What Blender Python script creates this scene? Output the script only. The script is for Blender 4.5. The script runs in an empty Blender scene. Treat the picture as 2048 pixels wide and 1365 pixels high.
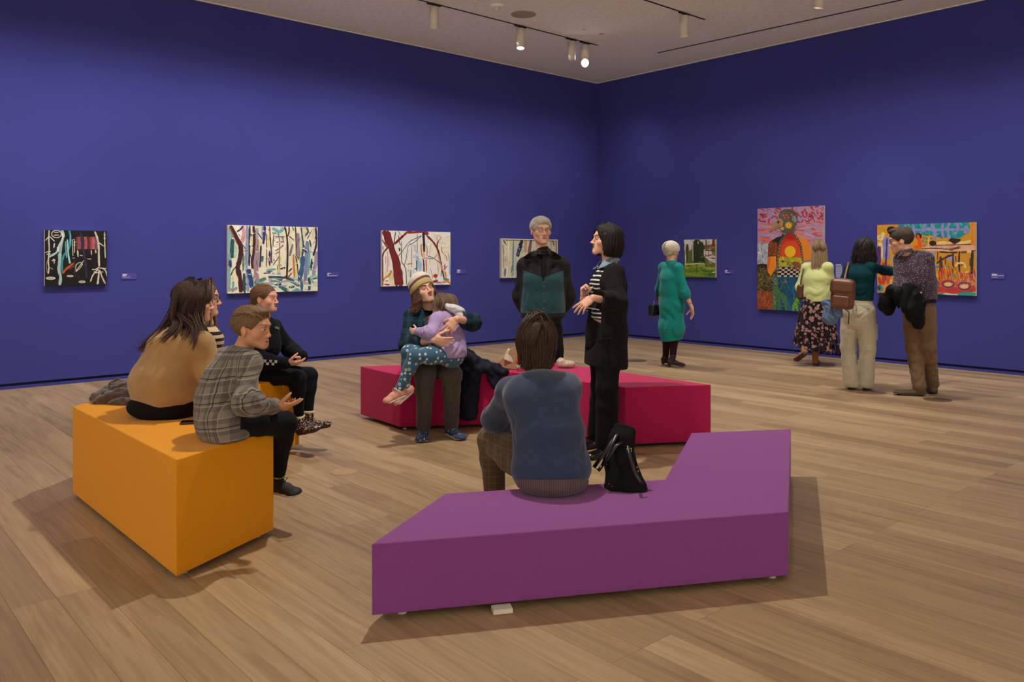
import bpy, math, random
import numpy as np
from mathutils import Vector, Matrix
random.seed(4)
RNG = np.random.RandomState(7)
COL = bpy.context.scene.collection
F32 = np.float32
# ---------------------------------------------------------------- measuring helpers
FPX = 1628.0; HX = 1024.0; HY = 515.0; EYE = 1.42
def P(px, py, Y):
    """world point that lies at depth Y"""
    return np.array([(px-HX)/FPX*Y, Y, EYE-(py-HY)/FPX*Y])
def V(*a): return np.array(a, dtype=float)
def nrm(v):
    v = np.asarray(v, float); return v/(np.linalg.norm(v)+1e-12)
CORNER = np.array([1.556, 14.9]); UL = np.array([-.7489, -.6626]); UR = np.array([.6627, -.7492])
CEIL = 4.61
def lin(c):
    out = []
    for x in c:
        x = x/255.0
        out.append(x/12.92 if x <= .04045 else ((x+.055)/1.055)**2.4)
    return tuple(out)
# ---------------------------------------------------------------- tagging
def tag(o, label=None, cat=None, group=None, kind=None):
    if label: o['label'] = label
    if cat: o['category'] = cat
    if group: o['group'] = group
    if kind: o['kind'] = kind
    return o
def empty(name, loc, label=None, cat=None, group=None):
    o = bpy.data.objects.new(name, None); COL.objects.link(o)
    o.location = [float(v) for v in loc]; o.empty_display_size = .1
    return tag(o, label, cat, group)
def mesh_obj(name, verts, faces, mats, parent=None, smooth=True, midx=None, col=None, ccol=None, origin=None):
    """verts in world space; origin = object's origin"""
    verts = np.asarray(verts, float).reshape(-1, 3)
    if parent is not None: org = np.array(wloc(parent))
    elif origin is not None: org = np.array(origin, float)
    else: org = np.zeros(3)
    if parent is not None and origin is not None: org = np.array(origin, float)
    me = bpy.data.meshes.new(name)
    if isinstance(faces, np.ndarray) and faces.ndim == 2:
        n = len(faces); k = faces.shape[1]
        me.vertices.add(len(verts)); me.vertices.foreach_set('co', (verts-org).astype(F32).ravel())
        me.loops.add(n*k); me.loops.foreach_set('vertex_index', faces.astype(np.int32).ravel())
        me.polygons.add(n); me.polygons.foreach_set('loop_start', np.arange(0, n*k, k, dtype=np.int32))
        me.polygons.foreach_set('loop_total', np.full(n, k, dtype=np.int32))
        me.update(calc_edges=True)
    else:
        me.from_pydata([tuple(v) for v in (verts-org)], [], [tuple(int(i) for i in f) for f in faces]); me.update()
    if not isinstance(mats, (list, tuple)): mats = [mats]
    for m in mats: me.materials.append(m)
    if midx is not None: me.polygons.foreach_set('material_index', np.asarray(midx, dtype=np.int32))
    me.polygons.foreach_set('use_smooth', np.full(len(me.polygons), bool(smooth)))
    if col is not None:      # per vertex colour
        a = me.color_attributes.new('Col', 'FLOAT_COLOR', 'POINT')
        a.data.foreach_set('color', np.concatenate([np.asarray(col, F32), np.ones((len(verts), 1), F32)], 1).ravel())
    if ccol is not None:     # per face colour
        a = me.color_attributes.new('Col', 'FLOAT_COLOR', 'CORNER')
        arr = []
        for p, c in zip(me.polygons, ccol): arr += [c[0], c[1], c[2], 1.0]*p.loop_total
        a.data.foreach_set('color', np.array(arr, F32))
    o = bpy.data.objects.new(name, me); COL.objects.link(o)
    if parent is not None:
        o.parent = parent; o.location = [float(a-b) for a, b in zip(org, wloc(parent))]
    else: o.location = [float(v) for v in org]
    return o
def wloc(o):
    l = np.array(o.location, float)
    while o.parent is not None: o = o.parent; l = l+np.array(o.location, float)
    return l
# ---------------------------------------------------------------- plain mesh builder
class MB:
    def __init__(s): s.v = []; s.f = []; s.c = []; s.m = []
    def add(s, vs, fs, col=None, m=0):
        b = len(s.v); s.v += [tuple(float(x) for x in q) for q in vs]
        for f in fs: s.f.append(tuple(b+i for i in f)); s.c.append(col or (1, 1, 1)); s.m.append(m)
    def box(s, c, size, R=None, col=None, m=0):
        c = np.array(c, float); R = np.eye(3) if R is None else np.array(R)   # R rows = axes
        vs = []
        for z in (-.5, .5):
            for x, y in ((-.5, -.5), (.5, -.5), (.5, .5), (-.5, .5)):
                vs.append(c+R[0]*x*size[0]+R[1]*y*size[1]+R[2]*z*size[2])
        s.add(vs, [(3, 2, 1, 0), (4, 5, 6, 7), (0, 1, 5, 4), (1, 2, 6, 5), (2, 3, 7, 6), (3, 0, 4, 7)], col, m)
    def prism(s, poly, z0, z1, col=None, m=0):
        n = len(poly); a = sum(poly[i][0]*poly[(i+1) % n][1]-poly[(i+1) % n][0]*poly[i][1] for i in range(n))
        if a < 0: poly = poly[::-1]
        vs = [(x, y, z0) for x, y in poly]+[(x, y, z1) for x, y in poly]
        s.add(vs, [tuple(range(n))[::-1], tuple(range(n, 2*n))]+[(i, (i+1) % n, n+(i+1) % n, n+i) for i in range(n)], col, m)
    def tube(s, pts, rs, n=10, col=None, m=0, cap=True, flat=None, up=None):
        pts = [np.array(p, float) for p in pts]
        if not hasattr(rs, '__len__'): rs = [rs]*len(pts)
        vs = []; prev = None
        for i, p in enumerate(pts):
            d = nrm(pts[min(i+1, len(pts)-1)]-pts[max(i-1, 0)])
            if up is not None: u = nrm(np.cross(np.array(up, float), d))
            elif prev is None: u = nrm(np.cross(d, (0, 0, 1) if abs(d[2]) < .9 else (1, 0, 0)))
            else: u = nrm(prev-d*np.dot(prev, d))
            prev = u; w = np.cross(d, u)
            fl = flat if flat else 1
            for k in range(n):
                a = 2*math.pi*k/n; vs.append(p+rs[i]*(math.cos(a)*u+fl*math.sin(a)*w))
        fs = []
        for i in range(len(pts)-1):
            for k in range(n): fs.append((i*n+k, i*n+(k+1) % n, (i+1)*n+(k+1) % n, (i+1)*n+k))
        if cap: fs += [tuple(range(n))[::-1], tuple(range((len(pts)-1)*n, len(pts)*n))]
        s.add(vs, fs, col, m)
    def lathe(s, c, prof, n=24, axis=(0, 0, 1), col=None, m=0):
        ax = nrm(axis); u = nrm(np.cross(ax, (0, 0, 1) if abs(ax[2]) < .9 else (1, 0, 0))); w = np.cross(ax, u)
        vs = []; c = np.array(c, float)
        for r, z in prof:
            for k in range(n):
                a = 2*math.pi*k/n; vs.append(c+ax*z+max(r, 1e-4)*(math.cos(a)*u+math.sin(a)*w))
        fs = []
        for i in range(len(prof)-1):
            for k in range(n): fs.append((i*n+k, i*n+(k+1) % n, (i+1)*n+(k+1) % n, (i+1)*n+k))
        fs += [tuple(range(n))[::-1], tuple(range((len(prof)-1)*n, len(prof)*n))]
        s.add(vs, fs, col, m)
    def build(s, name, mats, parent=None, smooth=False, origin=None, colored=False):
        return mesh_obj(name, s.v, s.f, mats, parent, smooth, s.m, None, s.c if colored else None, origin)
def bevel(o, w, seg=2):
    m = o.modifiers.new('bevel', 'BEVEL'); m.width = w; m.segments = seg; m.limit_method = 'ANGLE'; m.angle_limit = math.radians(40)
    return o
# ---------------------------------------------------------------- distance-field modelling
class Fd:
    __slots__ = ('f', 'lo', 'hi')
    def __init__(s, f, lo, hi): s.f = f; s.lo = np.asarray(lo, F32); s.hi = np.asarray(hi, F32)
def dot3(A, v): return A[:, 0]*F32(v[0])+A[:, 1]*F32(v[1])+A[:, 2]*F32(v[2])
def ln(A): return np.sqrt(A[:, 0]**2+A[:, 1]**2+A[:, 2]**2)
def cap(a, b, ra, rb=None):
    a = np.array(a, float); b = np.array(b, float); rb = ra if rb is None else rb
    ab = b-a; L2 = max(float(ab@ab), 1e-9)
    def f(Q):
        q = Q-a.astype(F32); t = np.clip(dot3(q, ab)/F32(L2), 0, 1)
        return ln(q-t[:, None]*ab.astype(F32))-(F32(ra)+t*F32(rb-ra))
    r = max(ra, rb); return Fd(f, np.minimum(a-ra, b-rb), np.maximum(a+ra, b+rb))
def chain(pts, rs):
    return [cap(pts[i], pts[i+1], rs[i], rs[i+1]) for i in range(len(pts)-1)]
def ecap(a, b, ea, eb, u):
    """capsule with elliptical section: (ru, rv) at both ends, u = lateral direction"""
    a = np.array(a, float); b = np.array(b, float); ab = b-a; L2 = max(float(ab@ab), 1e-9)
    w = nrm(ab); u = nrm(np.array(u, float)-w*np.dot(u, w)); v = np.cross(w, u)
    def f(Q):
        q = Q-a.astype(F32); t = np.clip(dot3(q, ab)/F32(L2), 0, 1)
        ru = ea[0]+t*F32(eb[0]-ea[0]); rv = ea[1]+t*F32(eb[1]-ea[1]); rw = np.minimum(ru, rv)
        q = q-t[:, None]*ab.astype(F32); x = dot3(q, u); y = dot3(q, v); z = dot3(q, w)
        k0 = np.sqrt((x/ru)**2+(y/rv)**2+(z/rw)**2); k1 = np.sqrt((x/ru**2)**2+(y/rv**2)**2+(z/rw**2)**2)+F32(1e-6)
        return k0*(k0-1)/k1
    r = max(max(ea), max(eb)); return Fd(f, np.minimum(a, b)-r, np.maximum(a, b)+r)
def ell(c, r, R=None):
    c = np.array(c, float); r = np.array(r, float); R = np.eye(3) if R is None else np.array(R, float)
    def f(Q):
        q = Q-c.astype(F32); x = dot3(q, R[0]); y = dot3(q, R[1]); z = dot3(q, R[2])
        k0 = np.sqrt((x/r[0])**2+(y/r[1])**2+(z/r[2])**2); k1 = np.sqrt((x/r[0]**2)**2+(y/r[1]**2)**2+(z/r[2]**2)**2)+F32(1e-6)
        return (k0*(k0-1)/k1).astype(F32)
    m = np.sqrt((R.T**2)@(r**2)); return Fd(f, c-m, c+m)
def rbox(c, half, rad, R=None):
    c = np.array(c, float); h = np.array(half, float)-rad; R = np.eye(3) if R is None else np.array(R, float)
    def f(Q):
        q = Q-c.astype(F32); d = np.stack([np.abs(dot3(q, R[i]))-F32(h[i]) for i in range(3)], 1)
        return ln(np.maximum(d, 0))+np.minimum(d.max(1), 0)-F32(rad)
    m = np.abs(R.T)@np.array(half, float); return Fd(f, c-m, c+m)
def U(items, k=.02):
    items = [i for i in items if i is not None]
    lo = np.min([i.lo for i in items], 0); hi = np.max([i.hi for i in items], 0); mg = F32(max(.03, k*1.2))
    def f(Q):
        d = np.full(len(Q), F32(9.), F32)
        for it in items:
            bx = ln(np.maximum(np.maximum(it.lo-Q, Q-it.hi), 0)); m = bx < mg
            d = np.where(m, d, np.minimum(d, bx)) if not m.all() else d
            idx = np.nonzero(m)[0]
            if len(idx):
                b = it.f(Q[idx]).astype(F32); a = d[idx]
                if k > 0:
                    h = np.maximum(F32(k)-np.abs(a-b), 0)/F32(k); d[idx] = np.minimum(a, b)-h*h*F32(k*.25)
                else: d[idx] = np.minimum(a, b)
        return d
    return Fd(f, lo-k*.3, hi+k*.3)
def sub(A, B, k=.006):
    def f(Q):
        a = A.f(Q); b = -B.f(Q); h = np.maximum(F32(k)-np.abs(a-b), 0)/F32(k)
        return np.maximum(a, b)+h*h*F32(k*.25)
    return Fd(f, A.lo, A.hi)
def inter(A, B, k=.006):
    def f(Q):
        a = A.f(Q); b = B.f(Q); h = np.maximum(F32(k)-np.abs(a-b), 0)/F32(k)
        return np.maximum(a, b)+h*h*F32(k*.25)
    return Fd(f, np.maximum(A.lo, B.lo), np.minimum(A.hi, B.hi))
def plane(p, n):
    """solid side is where (q-p).n < 0"""
    n = nrm(n); p = np.array(p, float)
    return Fd(lambda Q: dot3(Q-p.astype(F32), n), [-99]*3, [99]*3)
def grow(A, r): return Fd(lambda Q: A.f(Q)-F32(r), A.lo-r, A.hi+r)
def disp(A, g, amp):
    return Fd(lambda Q: A.f(Q)+g(Q), A.lo-amp, A.hi+amp)
def xf(A, c, M, s=1.0):
    """place local field: rows of M are the local axes in world space"""
    c = np.array(c, float); M = np.array(M, float)
    cs = np.array([[x, y, z] for x in (A.lo[0], A.hi[0]) for y in (A.lo[1], A.hi[1]) for z in (A.lo[2], A.hi[2])])*s@M+c
    return Fd(lambda Q: A.f(((Q-c.astype(F32))@M.T.astype(F32))/F32(s))*F32(s), cs.min(0), cs.max(0))
def folds(lst):
    """local cloth folds: (centre, axis, radius, amplitude, wavelength, phase)"""
    def g(Q):
        d = np.zeros(len(Q), F32)
        for c, ax, R, amp, wl, ph in lst:
            amp = amp*.85; wl = wl*1.25
            q = Q-np.array(c, F32); r2 = (q**2).sum(1)/F32(R*R); m = r2 < 5
            idx = np.nonzero(m)[0]
            if len(idx):
                qi = q[idx]; ax = nrm(ax); e = nrm(np.cross(ax, (.3, .5, .8))); e2 = np.cross(ax, e); k = 2*math.pi/wl
                A0 = dot3(qi, ax)*F32(k); B0 = dot3(qi, e)*F32(k); C0 = dot3(qi, e2)*F32(k)
                w = A0*F32(.5)+F32(1.5)*np.sin(B0*F32(.31)+C0*F32(.17)+ph)+F32(1.1)*np.sin(C0*F32(.37)-B0*F32(.13)+ph*2)
                w2 = A0*F32(.31)+B0*F32(.35)+F32(1.4)*np.sin(C0*F32(.29)+ph*3)
                md = F32(.55)+F32(.45)*np.sin(B0*F32(.23)-C0*F32(.2)+A0*F32(.11)+ph*1.7)
                d[idx] += F32(amp)*np.exp(-r2[idx])*((F32(.55)-np.abs(np.sin(w)))*md+(F32(.5)-np.abs(np.sin(w2)))*(1-md))*F32(1.3)
        return d
    return g
def rip(amp, wl, ax=(0, 0, 1), sd=0., warp=1.6):
    ax = nrm(ax); e = nrm(np.cross(ax, (.31, .52, .8))); e2 = np.cross(ax, e); k = 2*math.pi/wl
    def g(Q):
        a = dot3(Q, ax)*F32(k); b = dot3(Q, e)*F32(k); c = dot3(Q, e2)*F32(k)
        n1 = np.sin(b*F32(.43)+sd)+np.sin(c*F32(.37)+2*sd+1); 
        return F32(amp)*(np.sin(a+F32(warp)*n1+sd)*F32(.6)+F32(.4)*np.sin(a*F32(.53)+b*F32(.3)+F32(warp)*np.sin(c*F32(.61)+sd)+F32(1.7)))
    return g
def addg(*gs): return lambda Q: sum(g(Q) for g in gs)
def mesh_field(A, h):
    """sparse surface nets"""
    lo = A.lo-2*h; hi = A.hi+2*h
    S = 8; H = h*S
    n = np.ceil((hi-lo)/H).astype(int)+1
    g = np.stack(np.meshgrid(*[np.arange(k) for k in n], indexing='ij'), -1).reshape(-1, 3)
    for step in (8, 4, 2):
        c = lo+(g+.5)*F32(h*step)
        d = A.f(c.astype(F32)); g = g[np.abs(d) < h*step*.87*1.35+.004]
        if step > 1:
            o = np.array([[x, y, z] for x in (0, 1) for y in (0, 1) for z in (0, 1)]); g = (g[:, None, :]*2+o).reshape(-1, 3)
    # g = fine cells
    N = (n*S+3).astype(np.int64); key = lambda q: (q[:, 0].astype(np.int64)*N[1]+q[:, 1])*N[2]+q[:, 2]
    o8 = np.array([[0, 0, 0], [1, 0, 0], [0, 1, 0], [1, 1, 0], [0, 0, 1], [1, 0, 1], [0, 1, 1], [1, 1, 1]])
    cn = (g[:, None, :]+o8).reshape(-1, 3); kk = key(cn); uk, first, inv = np.unique(kk, return_index=True, return_inverse=True)
    nodes = cn[first]; dv = A.f((lo+nodes*F32(h)).astype(F32)).astype(F32); D = dv[inv.reshape(-1)].reshape(-1, 8)
    act = (D.min(1) < 0) & (D.max(1) >= 0); g = g[act]; D = D[act]
    E = [(0, 1), (2, 3), (4, 5), (6, 7), (0, 2), (1, 3), (4, 6), (5, 7), (0, 4), (1, 5), (2, 6), (3, 7)]
    acc = np.zeros((len(g), 3)); cnt = np.zeros(len(g))
    for a, b in E:
        da = D[:, a]; db = D[:, b]; m = (da < 0) != (db < 0)
        t = np.where(m, da/np.where(m, da-db, 1), 0)[:, None]
        acc += np.where(m[:, None], o8[a]*(1-t)+o8[b]*t, 0); cnt += m
    vert = lo+(g+acc/np.maximum(cnt, 1)[:, None])*h
    ck = key(g); order = np.argsort(ck); sk = ck[order]
    def find(q):
        k = key(q); i = np.searchsorted(sk, k); i = np.minimum(i, len(sk)-1); return np.where(sk[i] == k, order[i], -1)
    quads = []
    for ax, (cA, cB) in enumerate(((0, 1), (0, 2), (0, 4))):
        da = D[:, cA]; db = D[:, cB]; m = (da < 0) != (db < 0); q = g[m]; neg = da[m] < 0
        i0 = np.nonzero(m)[0]; a1 = (ax+1) % 3; a2 = (ax+2) % 3
        e1 = np.zeros(3, int); e1[a1] = 1; e2 = np.zeros(3, int); e2[a2] = 1
        i1 = find(q-e1); i2 = find(q-e1-e2); i3 = find(q-e2)
        ok = (i1 >= 0) & (i2 >= 0) & (i3 >= 0)
        Q = np.stack([i0, i1, i2, i3], 1)[ok]; ng = neg[ok]
        Q[~ng] = Q[~ng][:, ::-1]; quads.append(Q)
    return vert, np.concatenate(quads, 0)
def keep(v, f): return v, f
def field_obj(name, A, h, mat, parent, col=None):
    v, f = mesh_field(A, h)
    return mesh_obj(name, v, f, mat, parent, True, col=(col(v) if col else None))
def join(parts):
    vs = []; fs = []; b = 0
    for v, f in parts: vs.append(v); fs.append(f+b); b += len(v)
    return np.concatenate(vs), np.concatenate(fs)
# ---------------------------------------------------------------- materials
def nodes(name):
    m = bpy.data.materials.new(name); m.use_nodes = True; nt = m.node_tree
    return m, nt, nt.nodes['Principled BSDF'], nt.nodes, nt.links
def noise(N, scale, detail=3, dist=0., rough=.5):
    n = N.new('ShaderNodeTexNoise'); n.inputs['Scale'].default_value = scale; n.inputs['Detail'].default_value = detail
    n.inputs['Distortion'].default_value = dist; n.inputs['Roughness'].default_value = rough; return n
def ramp(N, stops, interp='LINEAR'):
    r = N.new('ShaderNodeValToRGB'); r.color_ramp.interpolation = interp; e = r.color_ramp.elements
    while len(e) < len(stops): e.new(.5)
    for i, (p, c) in enumerate(stops): e[i].position = p; e[i].color = (*c, 1) if len(c) == 3 else c
    return r
def mth(N, L, op, a, b=None, c=None):
    n = N.new('ShaderNodeMath'); n.operation = op
    for i, x in enumerate((a, b, c)):
        if x is None: continue
        if isinstance(x, (int, float)): n.inputs[i].default_value = x
        else: L.new(x, n.inputs[i])
    return n.outputs[0]
def mix(N, L, fac, a, b, mode='MIX'):
    n = N.new('ShaderNodeMix'); n.data_type = 'RGBA'; n.blend_type = mode
    for i, x in ((0, fac), (6, a), (7, b)):
        if isinstance(x, (int, float)): n.inputs[i].default_value = x
        elif isinstance(x, tuple): n.inputs[i].default_value = (*x, 1)[:4]
        else: L.new(x, n.inputs[i])
    return n.outputs[2]
def bump(N, L, bs, h, strength=.3, dist=.002, prev=None):
    b = N.new('ShaderNodeBump'); b.inputs['Strength'].default_value = strength; b.inputs['Distance'].default_value = dist
    L.new(h, b.inputs['Height'])
    if prev is not None: L.new(prev, b.inputs['Normal'])
    L.new(b.outputs[0], bs.inputs['Normal']); return b.outputs[0]
def coords(N, L, rot=(0, 0, 0), scale=(1, 1, 1)):
    t = N.new('ShaderNodeTexCoord'); mp = N.new('ShaderNodeMapping'); mp.inputs['Rotation'].default_value = rot; mp.inputs['Scale'].default_value = scale
    L.new(t.outputs['Object'], mp.inputs['Vector']); return mp.outputs[0]
MATS = {}
def cloth(name, c, rough=.85, var=.12, weave=900, wb=.25, fold=.0, sheen=.15, pattern=None, rot=(0, 0, 0)):
    if name in MATS: return MATS[name]
    m, nt, bs, N, L = nodes(name); bs.inputs['Roughness'].default_value = rough
    if sum(c) < 170: sheen = min(sheen, .02); c = tuple(x*.82 for x in c)
    bs.inputs['Sheen Weight'].default_value = sheen; bs.inputs['Sheen Roughness'].default_value = .5
    bs.inputs['Specular IOR Level'].default_value = .25 if sum(c) > 140 else .12
    co = coords(N, L, rot); n1 = noise(N, 14, 4); L.new(co, n1.inputs['Vector'])
    base = lin(c)
    dark = tuple(x*(1-var) for x in base); light = tuple(min(1, x*(1+var)) for x in base)
    r = ramp(N, [(.3, dark), (.7, light)]); L.new(n1.outputs['Fac'], r.inputs[0]); out = r.outputs[0]
    if pattern: out = pattern(N, L, co, out)
    n3 = noise(N, 260, 2); L.new(co, n3.inputs['Vector'])
    out = mix(N, L, .12, out, n3.outputs['Color'], 'SOFT_LIGHT')
    L.new(out, bs.inputs['Base Color'])
    n2 = noise(N, weave*.5, 2); L.new(co, n2.inputs['Vector'])
    b1 = bump(N, L, bs, n2.outputs['Fac'], wb, .002)
    if fold:
        n4 = noise(N, 22, 2, 1.2); L.new(co, n4.inputs['Vector']); bump(N, L, bs, n4.outputs['Fac'], fold, .02, b1)
    MATS[name] = m; return m
def plain(name, c, rough=.5, metal=0., spec=.5, emis=None, es=0., bmp=0, bsc=60):
    if name in MATS: return MATS[name]
    m, nt, bs, N, L = nodes(name); base = lin(c)
    co = coords(N, L); n1 = noise(N, 20, 3); L.new(co, n1.inputs['Vector'])
    r = ramp(N, [(.3, tuple(x*.93 for x in base)), (.7, tuple(min(1, x*1.05) for x in base))]); L.new(n1.outputs['Fac'], r.inputs[0])
    L.new(r.outputs[0], bs.inputs['Base Color'])
    bs.inputs['Roughness'].default_value = rough; bs.inputs['Metallic'].default_value = metal; bs.inputs['Specular IOR Level'].default_value = spec
    if emis: bs.inputs['Emission Color'].default_value = (*lin(emis), 1); bs.inputs['Emission Strength'].default_value = es
    if bmp:
        n2 = noise(N, bsc, 4); L.new(co, n2.inputs['Vector']); bump(N, L, bs, n2.outputs['Fac'], bmp, .004)
    MATS[name] = m; return m
def vcol(name, rough=.5, spec=.4, sss=0., bmp=.15, bsc=400, sheen=0.):
    """takes its colours from the object's painted colour layer"""
    if name in MATS: return MATS[name]
    m, nt, bs, N, L = nodes(name)
    a = N.new('ShaderNodeVertexColor'); a.layer_name = 'Col'
    co = coords(N, L); n1 = noise(N, 45, 4); L.new(co, n1.inputs['Vector'])
    out = mix(N, L, .18, a.outputs[0], n1.outputs['Fac'], 'SOFT_LIGHT'); L.new(out, bs.inputs['Base Color'])
    bs.inputs['Roughness'].default_value = rough; bs.inputs['Specular IOR Level'].default_value = spec; bs.inputs['Sheen Weight'].default_value = sheen
    if sss:
        bs.inputs['Subsurface Weight'].default_value = sss; bs.inputs['Subsurface Radius'].default_value = (.012, .005, .003); bs.inputs['Subsurface Scale'].default_value = .5
    n2 = noise(N, bsc, 3); L.new(co, n2.inputs['Vector']); bump(N, L, bs, n2.outputs['Fac'], bmp, .001)
    MATS[name] = m; return m
# ================================================================ room
def wallpt(side, s, z, off=0.):
    """point on a wall: s metres from the corner, off metres into the room"""
    u = UL if side == 'L' else UR; nn = UR if side == 'L' else UL
    q = CORNER+u*s+nn*off; return np.array([q[0], q[1], z])
def wall_hit(side, px, py):
    """where the sight of a photo point meets the wall -> (s, z)"""
    k = (px-HX)/FPX; u = UL if side == 'L' else UR
    s = (CORNER[0]-k*CORNER[1])/(k*u[1]-u[0]); Y = CORNER[1]+u[1]*s
    return s, EYE-(py-HY)/FPX*Y
def ceil_pt(px, py):
    Y = (CEIL-EYE)*FPX/(HY-py); return np.array([(px-HX)/FPX*Y, Y])
ROOM = 16.0
def m_wall():
    m, nt, bs, N, L = nodes('wall_paint'); co = coords(N, L)
    n = noise(N, 1.1, 3); L.new(co, n.inputs['Vector'])
    r = ramp(N, [(.3, lin((60, 63, 139))), (.7, lin((63, 66, 145)))]); L.new(n.outputs['Fac'], r.inputs[0])
    L.new(r.outputs[0], bs.inputs['Base Color']); bs.inputs['Roughness'].default_value = .9; bs.inputs['Specular IOR Level'].default_value = .25
    n2 = noise(N, 220, 3); L.new(co, n2.inputs['Vector']); bump(N, L, bs, n2.outputs['Fac'], .2, .001); return m
M_WALL = m_wall()
M_GAP = plain('shadow_gap_navy', (34, 32, 78), .9)
M_CEIL = plain('ceiling_paint', (248, 248, 244), .9, spec=.2)
M_CEILTRIM = plain('ceiling_trim_white', (236, 230, 214), .6)
M_WHITEMETAL = plain('white_metal', (222, 214, 200), .4)
M_BLACK = plain('black_metal', (14, 13, 14), .5)
def m_floor():
    m, nt, bs, N, L = nodes('oak_planks')
    ang = math.atan2(UR[1], UR[0])
    co = coords(N, L, (0, 0, -ang))
    bk = N.new('ShaderNodeTexBrick'); L.new(co, bk.inputs['Vector']); bk.offset = .37; bk.offset_frequency = 3; bk.squash = 1
    bk.inputs['Scale'].default_value = 1; bk.inputs['Brick Width'].default_value = 1.9; bk.inputs['Row Height'].default_value = .165
    bk.inputs['Mortar Size'].default_value = .0012; bk.inputs['Mortar Smooth'].default_value = .4; bk.inputs['Bias'].default_value = 0
    bk.inputs['Color1'].default_value = (*lin((154, 130, 98)), 1); bk.inputs['Color2'].default_value = (*lin((180, 154, 119)), 1)
    bk.inputs['Mortar'].default_value = (*lin((120, 90, 62)), 1)
    # each board also shifts the grain
    mp = N.new('ShaderNodeMapping'); mp.inputs['Scale'].default_value = (.9, 13, 1); L.new(co, mp.inputs['Vector'])
    ad = N.new('ShaderNodeVectorMath'); ad.operation = 'ADD'; L.new(mp.outputs[0], ad.inputs[0])
    sc = N.new('ShaderNodeVectorMath'); sc.operation = 'SCALE'; L.new(bk.outputs['Color'], sc.inputs[0]); sc.inputs['Scale'].default_value = 40; L.new(sc.outputs[0], ad.inputs[1])
    g = noise(N, 1.0, 7, 1.1, .62); L.new(ad.outputs[0], g.inputs['Vector'])
    r = ramp(N, [(.25, (.50, .45, .40)), (.5, (.92, .9, .87)), (.8, (1.1, 1.1, 1.08))]); L.new(g.outputs['Fac'], r.inputs[0])
    c1 = mix(N, L, .8, bk.outputs['Color'], r.outputs[0], 'MULTIPLY')
    w = N.new('ShaderNodeMapping'); w.inputs['Scale'].default_value = (2.6, 60, 1); L.new(co, w.inputs['Vector'])
    g2 = noise(N, 1.0, 4, .4); L.new(w.outputs[0], g2.inputs['Vector'])
    c2 = mix(N, L, .38, c1, g2.outputs['Fac'], 'SOFT_LIGHT')
    # long random boards of another tone
    w3 = N.new('ShaderNodeMapping'); w3.inputs['Scale'].default_value = (.35, 2.6, 1); L.new(co, w3.inputs['Vector'])
    g3 = noise(N, 1.0, 3, .8); L.new(w3.outputs[0], g3.inputs['Vector'])
    c3 = mix(N, L, .35, c2, g3.outputs['Fac'], 'SOFT_LIGHT')
    L.new(c3, bs.inputs['Base Color'])
    rr = ramp(N, [(.3, (.40,)*3), (.8, (.52,)*3)]); L.new(g.outputs['Fac'], rr.inputs[0]); L.new(rr.outputs[0], bs.inputs['Roughness'])
    bs.inputs['Specular IOR Level'].default_value = .35
    b1 = bump(N, L, bs, bk.outputs['Fac'], .25, -.001); bump(N, L, bs, g2.outputs['Fac'], .08, .001, b1)
    return m
M_FLOOR = m_floor()
def wall(side, name):
    other = {'L': 'R', 'R': 'L'}[side]
    mb = MB(); z0, z1 = .062, CEIL+.05; T = .15
    a = wallpt(side, -T, 0, 0)[:2]; b = wallpt(side, ROOM+T, 0, 0)[:2]; nn = (UR if side == 'L' else UL)
    mb.prism([tuple(a), tuple(b), tuple(b-nn*T), tuple(a-nn*T)], z0, z1)
    tag(mb.build(name, M_WALL), kind='structure')
    mb = MB(); a = wallpt(side, 0, 0)[:2]; b = wallpt(side, ROOM, 0)[:2]
    mb.prism([tuple(a-nn*.03), tuple(b-nn*.03), tuple(b-nn*.06), tuple(a-nn*.06)], 0, .062, m=1)
    mb.prism([tuple(a-nn*.004), tuple(b-nn*.004), tuple(b-nn*.03), tuple(a-nn*.03)], 0, .032, m=0)
    tag(mb.build('baseboard_'+name.split('_')[1], [M_WALL, M_GAP]), kind='structure')
wall('L', 'wall_left'); wall('R', 'wall_right')
# the two sides of the gallery behind the camera
for nm, (p, q) in {'wall_back': (CORNER+UL*ROOM, CORNER+UL*ROOM+UR*ROOM), 'wall_rear': (CORNER+UR*ROOM, CORNER+UL*ROOM+UR*ROOM)}.items():
    mb = MB(); d = nrm(q-p); n = np.array([d[1], -d[0]]); n = n if np.dot(n, (CORNER+UL*9+UR*9)-p) < 0 else -n
    mb.prism([tuple(p), tuple(q), tuple(q+n*.15), tuple(p+n*.15)], 0, CEIL+.05)
    tag(mb.build(nm, plain('far_wall_white', (226, 222, 214), .9)), kind='structure')
def quad(ext=.0): return [tuple(CORNER-UL*ext-UR*ext), tuple(CORNER+UL*(ROOM+ext)-UR*ext), tuple(CORNER+(UL+UR)*(ROOM+ext)), tuple(CORNER+UR*(ROOM+ext)-UL*ext)]
mb = MB(); mb.prism(quad(.06), -.1, 0); tag(mb.build('floor', M_FLOOR), kind='structure')
mb = MB(); mb.prism(quad(-.012), CEIL, CEIL+.1); tag(mb.build('ceiling', M_CEIL), kind='structure')
for i, side in ((1, 'L'), (2, 'R')):
    mb = MB(); nn = UR if side == 'L' else UL; a = wallpt(side, 0, 0)[:2]; b = wallpt(side, ROOM, 0)[:2]
    mb.prism([tuple(a+nn*.001), tuple(b+nn*.001), tuple(b+nn*.012), tuple(a+nn*.012)], CEIL-.012, CEIL+.004)
    tag(mb.build('trim_%d' % i, M_CEILTRIM), kind='structure')
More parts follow.
